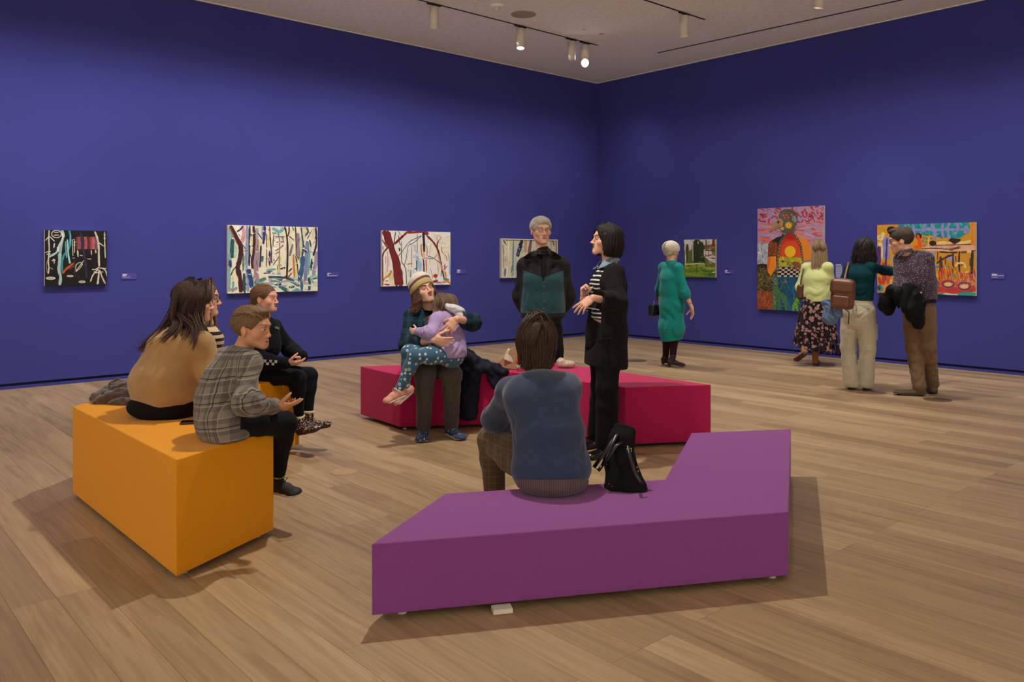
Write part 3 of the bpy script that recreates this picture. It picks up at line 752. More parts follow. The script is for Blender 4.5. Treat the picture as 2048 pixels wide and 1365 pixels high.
def shoe(J, S, root, up_mat, sole_mat, L=.27, w=.046, h=.075, sole=.025, name='shoe', heel=0., cuff=0., cuffr=.045, toe=1., vox=.004, lace=None, pt=None, upv=None, solew=1.05):
    """shoe from ankle/toe joints; sole is a sub-part"""
    a, t = J['an'+S].copy(), J['toe'+S]; U0 = nrm(np.array(upv if upv is not None else (0, 0, 1), float))
    if a[2] < .14 and upv is None: a[2] = h+heel+.002; f = nrm((t-a)*V(1, 1, 0)+V(0, 0, -heel*.8))
    else: f = nrm(t+U0*(h-.03)-a)
    up = nrm(U0-f*np.dot(U0, f)); r = np.cross(f, up)
    c = a-up*(h); heelp = c-f*.055; B = lambda x, z, y=0: c+f*x+up*z+r*y
    T = L-.075
    I = [ecap(B(-.035, .035), B(.05, .034), (w*.80, .034), (w*.86, .032), r), ecap(B(.05, .032), B(T-w*.6*toe, .024), (w*.86, .03), (w*.92, .022), r), ell(B(T-w*.75, .020), (w*.95, w*.95, .022), np.array([r, f, up])),
         cap(B(-.02, .03), a+up*(.0+cuff), w*.78, cuffr)]
    A = inter(U(I, .018), plane(B(0, sole*.6), -up), .003); A = inter(A, plane(a+up*(cuff+.004), up), .004)
    so = field_obj(name, A, vox, up_mat, root)
    Bf = [ecap(B(-.032, sole*.45), B(.04, sole*.45), (w*.82*solew, sole*.5), (w*.80*solew, sole*.5), r), ecap(B(.04, sole*.45), B(T-w*.8, sole*.45), (w*.80*solew, sole*.5), (w*.96*solew, sole*.5), r)]
    Sx = U(Bf, .01); Sx = inter(Sx, plane(B(0, sole*.95), up), .002); 
    if heel: Sx = U([Sx, inter(cap(B(-.03, .01), B(-.028, -heel), w*.62, w*.42), plane(B(0, -heel), -up), .001)], .003)
    else: Sx = inter(Sx, plane(B(0, 0), -up), .002)
    field_obj('sole', Sx, vox, sole_mat, so)
    if lace:
        mb = MB()
        for k in range(4):
            q0 = B(.035+k*.022, .066-k*.008, -.016); q1 = B(.035+k*.022+.010, .066-k*.008, .016); md = (q0+q1)/2+up*.006; mb.tube([q0, md, q1], .0028, 6)
        for sg in (-1, 1): mb.tube([B(.03, .070), B(.018, .086, sg*.022), B(.03, .080, sg*.036), B(.036, .070, sg*.012)], .0024, 6)
        mb.build('laces', lace, so, True)
    return so
def collar(J, mat, root, r=.062, h=.035, open_=.9, w=.03, name='collar', thick=.005, drop=.0, fdir=None):
    """turned-down shirt collar round the neck"""
    nk = J['nk']; up = nrm(J['hd']-J['hM'][1]*.02-nk); f = nrm(fdir if fdir is not None else J['hM'][1]); f = nrm(f-up*np.dot(f, up)); rt = np.cross(f, up)
    n = 28; prof = [(0, .0, .0), (.004, h*.55, 0), (.012, h*.62, 0), (.028+w*.3, -h*.15, 1), (.030+w*.5, -h*.35, 1)]
    vs = []; fs = []
    for i in range(n+1):
        a = open_/2+(2*math.pi-open_)*i/n; dirn = f*math.cos(a)+rt*math.sin(a); fr = math.cos(a)
        for (dr, dz, fl) in prof:
            pointy = max(0, fr-.3)*.028*fl; ff = .18+.82*max(0, fr)
            vs.append(nk+dirn*(r+dr*ff)+up*(dz-drop*max(0, fr)-pointy-.35*w*max(0, fr)))
    m = len(prof)
    for i in range(n):
        for j in range(m-1): fs.append((i*m+j, (i+1)*m+j, (i+1)*m+j+1, i*m+j+1))
    o = mesh_obj(name, vs, fs, mat, root); md = o.modifiers.new('t', 'SOLIDIFY'); md.thickness = thick; md.offset = 0
    return o
def glasses(J, root, mat, rx=.020, rz=.016, A=None):
    o, M, s = J['hd'], J['hM'], J['hs']; mb = MB(); W = lambda x, y, z: (np.array([x, y, z])*s)@M+o
    for sx in (-1, 1):
        pts = [W(sx*.032+rx*math.cos(a), .103-abs(rx*math.cos(a)+.0)*.12, .004+rz*math.sin(a)) for a in np.linspace(0, 2*math.pi, 21)]
        mb.tube(pts, .0013, 6, cap=False); mb.tube([W(sx*.052, .100, .008), W(sx*.070, .085, .008), W(sx*.082, .0, .008), W(sx*.082, -.02, -.008)], .0013, 6)
    mb.tube([W(-.012, .104, .008), W(0, .110, .010), W(.012, .104, .008)], .0013, 6)
    g = mb.build('glasses', mat, root, True)
    LP_ = []
    for sx in (-1, 1): 
        mb = MB(); LP_.append(mb)
        pts = [W(sx*.032+rx*.97*math.cos(a), .1025-abs(rx*math.cos(a))*.12, .004+rz*.97*math.sin(a)) for a in np.linspace(0, 2*math.pi, 21)[:-1]]
        mb.add(pts, [tuple(range(20))])
    m = MATS.get('lens_glass')
    if m is None:
        m, nt, bs, N, L = nodes('lens_glass'); bs.inputs['Alpha'].default_value = .12; bs.inputs['Roughness'].default_value = .05; bs.inputs['Base Color'].default_value = (.8, .8, .8, 1); MATS['lens_glass'] = m
    for mb in LP_: mb.build('lens', m, g)
    return g
def bones(nm, J):
    pass

def comb(n, part=0., seed=3, ylo=-.85, yhi=.75, zend=-.35, amin=-2.9, amax=2.9, jit=.05, fringe=0.):
    """directions of locks combed from a parting down all round the head"""
    rs = np.random.RandomState(seed); out = []
    for i in range(n):
        y = rs.uniform(ylo, yhi); sx = rs.choice([-1, 1]); st = (part+sx*.06, y, .95)
        a = rs.uniform(.55, 2.9) if not fringe else rs.uniform(.25, 2.9); a = a*.5+.5*(1.55-1.5*y); a = min(max(a, .62-fringe), 3.05)
        out.append((st, (sx*math.sin(a)+rs.randn()*jit, math.cos(a), zend+rs.randn()*.12)))
    return out
def text_mesh(name, body, size, q, xx, zz, mat, parent, ext=.0012, align='CENTER', onto=None):
    tx = bpy.data.curves.new(name, 'FONT'); tx.body = body; tx.size = size; tx.extrude = ext; tx.align_x = align; tx.resolution_u = 2
    to = bpy.data.objects.new(name+'_t', tx); COL.objects.link(to); dg = bpy.context.evaluated_depsgraph_get(); me = bpy.data.meshes.new_from_object(to.evaluated_get(dg))
    vs = np.array([tuple(v.co) for v in me.vertices]); fs = [tuple(p.vertices) for p in me.polygons]; bpy.data.objects.remove(to)
    xx = nrm(xx); zz = nrm(zz); yy = np.cross(zz, xx)
    w = q+vs[:, :1]*xx+vs[:, 1:2]*yy+vs[:, 2:3]*zz
    if onto is not None: w = np.array([surf(onto, p-zz*.05, zz, .12)+zz*(.001+(.0015 if v[2] > 0 else 0)) for p, v in zip(w, vs)])
    return mesh_obj(name, w, fs, mat, parent, False)
def seg_dist(P0, pts): return min(np.linalg.norm(np.array(P0)-p) for p in pts)
# ================================================================ people: helpers and patterns
X_, Y_, Z_ = V(1, 0, 0), V(0, 1, 0), V(0, 0, 1)
def sepxyz(N, L, co):
    s = N.new('ShaderNodeSeparateXYZ'); L.new(co, s.inputs[0]); return s.outputs
def band(N, L, x, period, width, phase=0.):
    a = mth(N, L, 'MULTIPLY_ADD', x, 1/period, phase); return mth(N, L, 'LESS_THAN', mth(N, L, 'FRACT', a), width)
def pat_plaid(N, L, co, base):
    n = noise(N, 9, 2); L.new(co, n.inputs['Vector'])
    v = N.new('ShaderNodeVectorMath'); v.operation = 'MULTIPLY_ADD'; L.new(n.outputs['Color'], v.inputs[0]); v.inputs[1].default_value = (.012,)*3; L.new(co, v.inputs[2])
    s = sepxyz(N, L, v.outputs[0]); out = base
    for ax, per, wd, ph, c, f in ((0, .052, .40, .1, (74, 68, 68), .55), (2, .056, .40, .2, (74, 68, 68), .5), (0, .052, .07, .75, (176, 166, 148), .5), (2, .056, .07, .82, (176, 166, 148), .5), (0, .104, .045, .30, (34, 30, 34), .85), (2, .112, .045, .30, (34, 30, 34), .85)):
        m = band(N, L, s[ax], per, wd, ph); out = mix(N, L, mth(N, L, 'MULTIPLY', m, f), out, lin(c))
    return out
def pat_stripe(c, per=.03, w=.45, ax=2, wob=.006):
    def f(N, L, co, base):
        n = noise(N, 10, 1); L.new(co, n.inputs['Vector']); v = N.new('ShaderNodeVectorMath'); v.operation = 'MULTIPLY_ADD'; L.new(n.outputs['Color'], v.inputs[0]); v.inputs[1].default_value = (wob,)*3; L.new(co, v.inputs[2])
        return mix(N, L, band(N, L, sepxyz(N, L, v.outputs[0])[ax], per, w), base, lin(c))
    return f
def pat_spots(specs, scale):
    """voronoi motifs: specs = [(radius, colour)] outer to inner"""
    def f(N, L, co, base):
        vo = N.new('ShaderNodeTexVoronoi'); vo.inputs['Scale'].default_value = scale; vo.inputs['Randomness'].default_value = .55; L.new(co, vo.inputs['Vector']); out = base
        for r, c in specs: out = mix(N, L, mth(N, L, 'LESS_THAN', vo.outputs['Distance'], r), out, lin(c))
        return out
    return f
def pat_floral(N, L, co, base):
    n = noise(N, 40, 2); L.new(co, n.inputs['Vector']); v = N.new('ShaderNodeVectorMath'); v.operation = 'MULTIPLY_ADD'; L.new(n.outputs['Color'], v.inputs[0]); v.inputs[1].default_value = (.05,)*3; L.new(co, v.inputs[2])
    vo = N.new('ShaderNodeTexVoronoi'); vo.inputs['Scale'].default_value = 19; L.new(v.outputs[0], vo.inputs['Vector'])
    out = mix(N, L, mth(N, L, 'LESS_THAN', vo.outputs['Distance'], .40), base, lin((158, 118, 112)))
    out = mix(N, L, mth(N, L, 'LESS_THAN', vo.outputs['Distance'], .16), out, lin((96, 60, 66)))
    v2 = N.new('ShaderNodeTexVoronoi'); v2.inputs['Scale'].default_value = 60; L.new(v.outputs[0], v2.inputs['Vector'])
    return mix(N, L, mth(N, L, 'LESS_THAN', v2.outputs['Distance'], .17), out, lin((120, 96, 104)))
def pat_fleck(c, scale, thr, st=(1, 1, 1)):
    def f(N, L, co, base):
        mp = N.new('ShaderNodeMapping'); mp.inputs['Scale'].default_value = st; L.new(co, mp.inputs['Vector'])
        vo = N.new('ShaderNodeTexVoronoi'); vo.inputs['Scale'].default_value = scale; L.new(mp.outputs[0], vo.inputs['Vector'])
        return mix(N, L, mth(N, L, 'LESS_THAN', vo.outputs['Distance'], thr), base, lin(c))
    return f
def pat_noise(c, scale, thr):
    def f(N, L, co, base):
        n = noise(N, scale, 2, 1.5); L.new(co, n.inputs['Vector']); return mix(N, L, mth(N, L, 'GREATER_THAN', n.outputs['Fac'], thr), base, lin(c))
    return f
BLACKCLOTH = cloth('black_cloth', (26, 25, 28), .9, .2, fold=.15)
M_SOLEW = plain('white_rubber', (206, 200, 190), .6); M_SOLEB = plain('black_rubber', (30, 26, 26), .6); M_SOLEBR = plain('brown_rubber', (64, 44, 40), .6)
M_BROWD = plain('brow_dark', (48, 34, 26), .8); M_BROWG = plain('brow_grey', (150, 138, 126), .8); M_BROWB = plain('brow_blond', (124, 92, 62), .8)
def person(loc, label): return empty('person', loc, label, 'person')
def base_joints(**k):
    J = {a: np.array(b, float) for a, b in k.items()}; return J
def legs_default(J):
    return J
def garment(name, fields, mat, root, h, k=.03, cuts=(), g=None, amp=.006, subs=()):
    A = U(fields, k)
    for s in subs: A = sub(A, s, .01)
    if g: A = disp(A, g, amp)
    for p, n in cuts: A = inter(A, plane(p, n), .008)
    return field_obj(name, A, h, mat, root)
# ---------------------------------------------------------------- boy in plaid shirt
def boy():
    J = base_joints(pel=P(447, 838, 3.95), waist=P(445, 800, 4.0), chest=P(460, 762, 4.02), nk=P(484, 706, 4.05), shR=P(499, 726, 3.92), shL=P(457, 718, 4.14),
        elR=P(491, 806, 3.80), wrR=P(545, 815, 3.93), elL=P(480, 806, 4.22), wrL=P(550, 812, 4.06),
        hipR=P(462, 844, 3.86), knR=P(568, 848, 4.18), anR=P(556, 952, 4.28), toeR=P(592, 984, 4.2), hipL=P(440, 840, 4.02), knL=V(-1.43, 4.50, .58), anL=V(-1.50, 4.62, .25), toeL=V(-1.40, 4.70, .22))
    set_head(J, P(504, 659, 4.02), (1, -.16, -.05), (.04, 0, 1), .90)
    root = person((*J['pel'][:2], HYL), 'boy with short blond hair and grey plaid shirt sitting on orange bench corner')
    A = head_field(jaw=.95, nose=.55, child=1)
    h1 = hand_items(J['wrR']+V(.012, .01, 0), (1, .25, .05), (.1, .5, .9), 1, .80, (.25, .25, .4, .5), (.1, .1)); h2 = hand_items(J['wrL']+V(.0, .0, -.002), (1, -.3, -.05), (.2, -.4, .7), -1, .8, (.5, .6, .7, .8))
    make_body(J, root, 'tan', (h1, h2), A, .0025, .005, lips=(176, 100, 84), g=-.028, brow=M_BROWB, iris=(60, 60, 62), look=(.0, 1, 0), arm_r=(.036, .032, .028, .022), torso_k=.78, neck_r=.044, leg_r=(.06, .05, .042, .032), bth=.0026)
    # hair
    M, s, o = J['hM'], J['hs'], J['hd']
    hc = haircut(.0085, (0, .72, -.70), .020, [ell((0, .030, .098), (.062, .058, .026)), ell((0, -.03, .104), (.058, .06, .022))], (.0016, .010))
    hc = sub(hc, ell((.088, .012, -.012), (.022, .028, .034)), .006); hc = sub(hc, ell((-.088, .012, -.012), (.022, .028, .034)), .006)
    dirs = []; rs = np.random.RandomState(3)
    for i in range(260):
        a = rs.uniform(-1.15, 1.15); b = rs.uniform(-.95, .75); st = (math.sin(a)*.9, b-.1, math.cos(a)+.25); en = (math.sin(a)*1.0+rs.randn()*.10, b+.55, .80*math.cos(a)+.22-.25*max(0, b)+rs.randn()*.04); dirs.append((st, en))
    d2 = []
    for i in range(420):
        a = rs.uniform(.75, 2*math.pi-.75); z = rs.uniform(-.15, .75); k = math.sqrt(max(.05, 1-z*z)); d2.append(((math.sin(a)*k, math.cos(a)*k, z+.12), (math.sin(a+rs.randn()*.06)*k, math.cos(a+rs.randn()*.06)*k-.05, z-.20)))
    d2 = [d for d in d2 if .72*.097*d[1][1]-.7*(.036+.08*d[1][2]) < .004 and (abs(d[1][2]+.42) > .3 or abs(d[1][1]-.2) > .3)]
    tb = scalp_locks(J, None, dirs, .0042, .0145)+scalp_locks(J, None, d2, .0034, .0075, 5)
    hair_obj(root, (176, 146, 106), xf(hc, o, M, s), tb, (124, 96, 64), .003, .3)
    R = nrm(J['shR']-J['shL']); F = nrm((.72, .69, 0))
    # plaid shirt
    pm = cloth('grey_plaid_flannel', (128, 120, 112), .9, .06, pattern=pat_plaid, rot=(0, .12, math.radians(38)), fold=.2)
    T = torso_items(J, .012, hip=(.125, .11), waist=(.126, .108), chest=(.125, .095), top=(.095, .065), shr=.045, k=1.)
    T += [ell(P(452, 872, 3.93), (.125, .10, .05), np.array([R, nrm(np.cross(Z_, R)), Z_])), ell(P(441, 775, 4.06), (.09, .08, .13)), ell(P(456, 846, 3.91), (.085, .10, .085), np.array([R, nrm(np.cross(Z_, R)), Z_])), ell(P(437, 842, 3.96), (.12, .10, .10), np.array([R, nrm(np.cross(Z_, R)), Z_]))]
    T += arm_items(J, 'R', .0, (.050, .047, .044, .036))+arm_items(J, 'L', .0, (.050, .045, .04, .036))+[cap(J['elR']+V(.02, 0, 0), J['elR'], .05, .045)]
    fl = folds([(J['elR'], (.6, 0, 1), .09, .007, .035, .5), (J['elR']+V(.07, 0, .0), (1, 0, .2), .08, .006, .028, 1.), (P(450, 860, 3.9), (0, .2, 1), .16, .006, .05, 0), (J['shR']+V(0, 0, -.1), (.3, 0, 1), .12, .004, .05, 2), (P(440, 790, 3.9), (1, 0, .5), .2, .004, .07, 1)])
    garment('plaid_shirt', T, pm, root, .0045, .045, [(V(0, 0, HYL+.004), -Z_)], fl, .01, subs=[cap(J['nk'], J['hd'], .040)])
    collar(J, pm, root, r=.046, h=.022, w=.02, open_=1.0)
    for S in 'RL':
        d = nrm(J['wr'+S]-J['el'+S]); q = J['wr'+S]-d*.008; mb = MB(); mb.lathe(q-d*.02, [(.030, 0), (.038, .002), (.040, .015), (.037, .032), (.028, .034)], 20, d); mb.build('cuff', pm, root, True)
    garment('trousers', [ecap(J['pel']+V(0.02, 0.02, -.02), J['pel']+V(0.02, .02, .03), (.10, .08), (.09, .07), R)]+leg_items(J, 'R', .0, (.056, .062, .05, .036), .99)+leg_items(J, 'L', .0, (.066, .060, .05, .036), .99), BLACKCLOTH, root, .005, .03, [(P(472, 846, 3.88), J['hipR']-J['knR']+V(-.1, 0, 0))], folds([(J['knR']+V(-.05, -.05, 0), (1, 1, 0), .08, .005, .03, 0), (J['anR']+V(0, 0, .06), Z_, .07, .005, .03, 0)]), .006)
    um = plain('sneaker_black_mesh', (22, 22, 24), .7, bmp=.3, bsc=300); lime = plain('lime_lining', (176, 190, 92), .7)
    for S in 'RL':
        sh = shoe(J, S, root, um, M_SOLEW, .225, .040, .100, .030, name='sneaker', cuff=.004, cuffr=.033, lace=plain('black_laces', (14, 14, 14), .8), upv=(-.2, 0, 1))
        f = nrm(J['toe'+S]-J['an'+S]); a = J['an'+S]; mb = MB(); mb.lathe(a-V(0, 0, .0), [(.030, 0), (.036, .0), (.037, .010), (.033, .018), (.028, .016)], 20, nrm(J['kn'+S]-a)); mb.build('sock', lime, root, True)
        q = a-f*.036; mb = MB(); mb.tube([q+V(0, 0, -.012), q-f*.012+V(0, 0, .018), q-f*.002+V(0, 0, .03)], .005, 8); mb.build('pull_tab', lime, sh, True)
boy()
# ---------------------------------------------------------------- woman in tan sweater
def tan_woman():
    J = base_joints(pel=P(330, 800, 4.55), waist=P(338, 755, 4.56), chest=P(355, 705, 4.58), nk=P(374, 655, 4.62), shR=P(401, 690, 4.50), shL=P(325, 688, 4.72),
        elR=P(424, 745, 4.50), wrR=P(455, 778, 4.78), elL=P(330, 745, 4.95), wrL=P(400, 775, 5.0),
        hipR=P(352, 805, 4.48), hipL=P(322, 803, 4.66), knR=V(-1.63, 4.88, .60), knL=V(-1.86, 5.12, .60), anR=V(-1.60, 4.97, .10), anL=V(-1.82, 5.18, .10), toeR=V(-1.50, 5.08, .06), toeL=V(-1.74, 5.30, .06))
    set_head(J, P(388, 605, 4.66), (.88, .47, -.06), (.1, 0, 1), .97)
    root = person((*J['pel'][:2], HYL), 'woman with long dark brown hair and tan sweater sitting on orange bench, back turned')
    A = head_field(fem=1, nose=.9, ears=0)
    h1 = hand_items(J['wrR'], (.8, .5, -.2), (0, 0, -1), 1, .92); h2 = hand_items(J['wrL'], (.8, -.1, -.2), (0, 0, -1), -1, .92)
    make_body(J, root, 'fair', (h1, h2), A, .0028, .006, brow=M_BROWD)
    o, M, s = J['hd'], J['hM'], J['hs']
    W = lambda x, y, z: (V(x, y, z)*s)@M+o
    HF = U([grow(CRAN(), .013), ecap((0, -.045, .03), (0, -.065, -.12), (.078, .055), (.070, .042), (1, 0, 0)), cap((.070, .020, .03), (.070, .010, -.09), .026, .022), cap((-.070, .020, .03), (-.066, .010, -.09), .026, .022)], .03)
    HF = sub(HF, ell((0, .10, -.03), (.060, .052, .105)), .01); HF = disp(HF, rip(.0022, .016, (1, .3, 0), 0, .8), .003)
    guides = [[W(x*.5, -.02, .125), W(x, -.08, .06), W(x*1.1, -.10, -.06), P(a, b, Y1), P(c, d, Y2)] for x, a, b, Y1, c, d, Y2 in (
        (-.06, 335, 655, 4.58, 293, 692, 4.50), (-.045, 340, 652, 4.55, 302, 690, 4.46), (-.02, 352, 655, 4.50, 325, 684, 4.42), (0, 362, 655, 4.48, 345, 682, 4.40), (-.055, 322, 668, 4.56, 280, 700, 4.48),
        (.03, 378, 655, 4.48, 365, 680, 4.40), (.045, 385, 655, 4.46, 378, 690, 4.38), (.05, 392, 655, 4.47, 382, 700, 4.37))]
    g2 = [[W(.03, .05, .12), W(.068, .045, .05), W(.072, .035, -.05), P(404, 650, 4.55), P(422, 690, 4.52)], [W(.04, .03, .12), W(.078, .02, .04), W(.078, .0, -.05), P(400, 655, 4.50), P(418, 700, 4.47)], [W(.05, .0, .12), W(.085, -.02, .03), W(.08, -.03, -.06), P(392, 652, 4.48), P(396, 672, 4.42)],
          [W(-.04, .03, .12), W(-.078, .02, .04), W(-.078, .0, -.06), P(352, 662, 4.75), P(340, 700, 4.8)]]
    back = [[W(x*.4, -.03, .12), W(x, -.10, .05), W(x*1.05, -.115, -.04), W(x*1.05, -.11, -.12)] for x in np.linspace(-.07, .07, 8)]
    side = [[W(.03, .03, .125), W(.080, y*.6+.01, .05), W(.084, y, -.03), W(.078, y-.01, -.12)] for y in np.linspace(-.06, .045, 6)]+[[W(-.03, .03, .125), W(-.080, y*.6+.01, .05), W(-.084, y, -.03), W(-.078, y-.01, -.12)] for y in np.linspace(-.06, .045, 6)]
    for i, g in enumerate(back): g.append(P(300+11*i, 692-3*i, 4.50)); g.insert(-1, P(330+7*i, 664-i, 4.55))
    for i in range(6): side[i].append(P(384+6*i, 668+3*i, 4.47))
    tb = locks([guides[i] for i in (0, 1, 2, 4)], 75, .010, .0038, 5, .25, .006, 7)+locks([guides[i] for i in (3, 5, 6, 7)], 16, .007, .0036, 5, .2, .006, 7)+locks(g2, 16, .009, .0036, 6, .25, .004, 6)+locks(back, 60, .006, .0038, 7, .25)+locks(side, 50, .005, .0036, 8, .25)+scalp_locks(J, None, comb(520, 0, 4), .0036, .016, 8)
    hair_obj(root, None, xf(HF, o, M, s), tb, (50, 34, 27), .004, .35, (74, 50, 38))
    sw = cloth('tan_knit', (168, 130, 84), .95, .08, 500, .5, .1, .4)
    R = nrm(J['shR']-J['shL'])
    T = torso_items(J, .028, hip=(.165, .14), waist=(.162, .135), chest=(.158, .130), top=(.12, .072), shr=.046)
    T += [ell(P(322, 765, 4.50), (.185, .15, .14), frame((.35, .94, 0), (0, 0, 1))), ell(P(352, 790, 4.52), (.17, .15, .08))]
    T += arm_items(J, 'R', .010, (.052, .056, .052, .045))+arm_items(J, 'L', .010, (.052, .056, .052, .045))
    fl = folds([(P(395, 745, 4.42), (.8, 0, .6), .10, .006, .07, 0), (P(350, 790, 4.4), (.3, 0, 1), .16, .003, .09, 1)])
    hem = P(330, 812, 4.45)
    garment('sweater', T, sw, root, .006, .045, [(hem, nrm((.20, .3, -1)))], fl, .01)
    # hem band
    garment('trousers', [ecap(J['pel']+V(0, 0, -.012), J['pel']+V(0, 0, .07), (.185, .150), (.165, .14), nrm(J['hipR']-J['hipL'])), ell(P(312, 812, 4.5), (.15, .15, .075))]+leg_items(J, 'R', .004, (.098, .072, .055, .042), .97)+leg_items(J, 'L', .004, (.098, .072, .055, .042), .97), BLACKCLOTH, root, .007, .04, [(V(0, 0, HYL+.003), -Z_)] if False else [])
    for S in 'RL': shoe(J, S, root, plain('black_leather', (22, 20, 20), .35), M_SOLEB, .25, .042, .075, .02, vox=.006)
tan_woman()
# ---------------------------------------------------------------- woman behind with glasses and striped top
def hidden_woman():
    J = base_joints(pel=V(-2.05, 5.22, .64), waist=V(-2.05, 5.24, .80), chest=P(402, 690, 5.22), nk=P(408, 648, 5.22), shR=P(424, 680, 5.10), shL=P(392, 672, 5.38),
        elR=P(428, 735, 5.08), wrR=P(432, 752, 5.33), elL=P(398, 735, 5.5), wrL=P(430, 752, 5.5),
        hipR=V(-2.0, 5.16, .63), hipL=V(-2.1, 5.32, .63), knR=V(-1.90, 5.42, .615), knL=V(-2.26, 5.60, .615), anR=V(-2.20, 5.50, .60), anL=V(-1.98, 5.56, .60), toeR=V(-2.32, 5.44, .60), toeL=V(-1.88, 5.52, .60))
    set_head(J, P(407, 599, 5.25), (.98, .15, 0), (0, 0, 1), .95)
    root = person((*J['pel'][:2], HYL), 'woman with light brown hair and black striped cream top, mostly hidden behind tan sweater')
    A = head_field(fem=1); make_body(J, root, 'fair', (hand_items(J['wrR'], (.6, .6, -.3), (0, 0, -1), 1, .9), hand_items(J['wrL'], (.7, 0, -.3), (0, 0, -1), -1, .9)), A, .003, .006, brow=M_BROWD)
    o, M, s = J['hd'], J['hM'], J['hs']; W = lambda x, y, z: (V(x, y, z)*s)@M+o
    HF = U([grow(CRAN(), .012), ecap((0, -.045, .03), (0, -.06, -.12), (.076, .05), (.066, .04), (1, 0, 0)), cap((.068, .035, .03), (.066, .040, -.12), .018, .018), cap((-.068, .035, .03), (-.066, .040, -.12), .018, .018)], .03)
    HF = sub(HF, ell((0, .10, -.03), (.058, .05, .10)), .01)
    gs = [[W(.02, .05, .125), W(sx*.070, .062, .04), W(sx*.078, .055, -.06), W(sx*.075, .06, -.20), W(sx*.07, .07, -.30)] for sx in (1, -1)]+[[W(.0, -.02, .12), W(x, -.10, .04), W(x*1.1, -.11, -.08), W(x*1.2, -.12, -.2)] for x in (-.05, 0, .05)]
    hair_obj(root, None, xf(HF, o, M, s), locks(gs, 26, .010, .004, 8, .3, .003, 6), (112, 84, 66), .004, .35, (150, 120, 96))
    glasses(J, root, M_BLACK, .021, .018)
    st = cloth('cream_navy_stripe', (206, 178, 138), .9, .06, pattern=pat_stripe((26, 22, 40), .040, .5))
    garment('striped_top', torso_items(J, .018)+arm_items(J, 'R', .012)+arm_items(J, 'L', .012), st, root, .006, .03)
    garment('trousers', [ecap(J['pel'], J['pel']+V(0, 0, .06), (.165, .13), (.15, .12), nrm(J['hipR']-J['hipL']))]+leg_items(J, 'R', .0, (.078, .06, .055, .04), .97)+leg_items(J, 'L', .0, (.078, .06, .055, .04), .97), cloth('dark_denim', (40, 44, 62), .85), root, .007, .03)
    for S in 'RL': shoe(J, S, root, plain('black_leather', (22, 20, 20), .35), M_SOLEB, .24, .040, .05, .02, vox=.006)
hidden_woman()
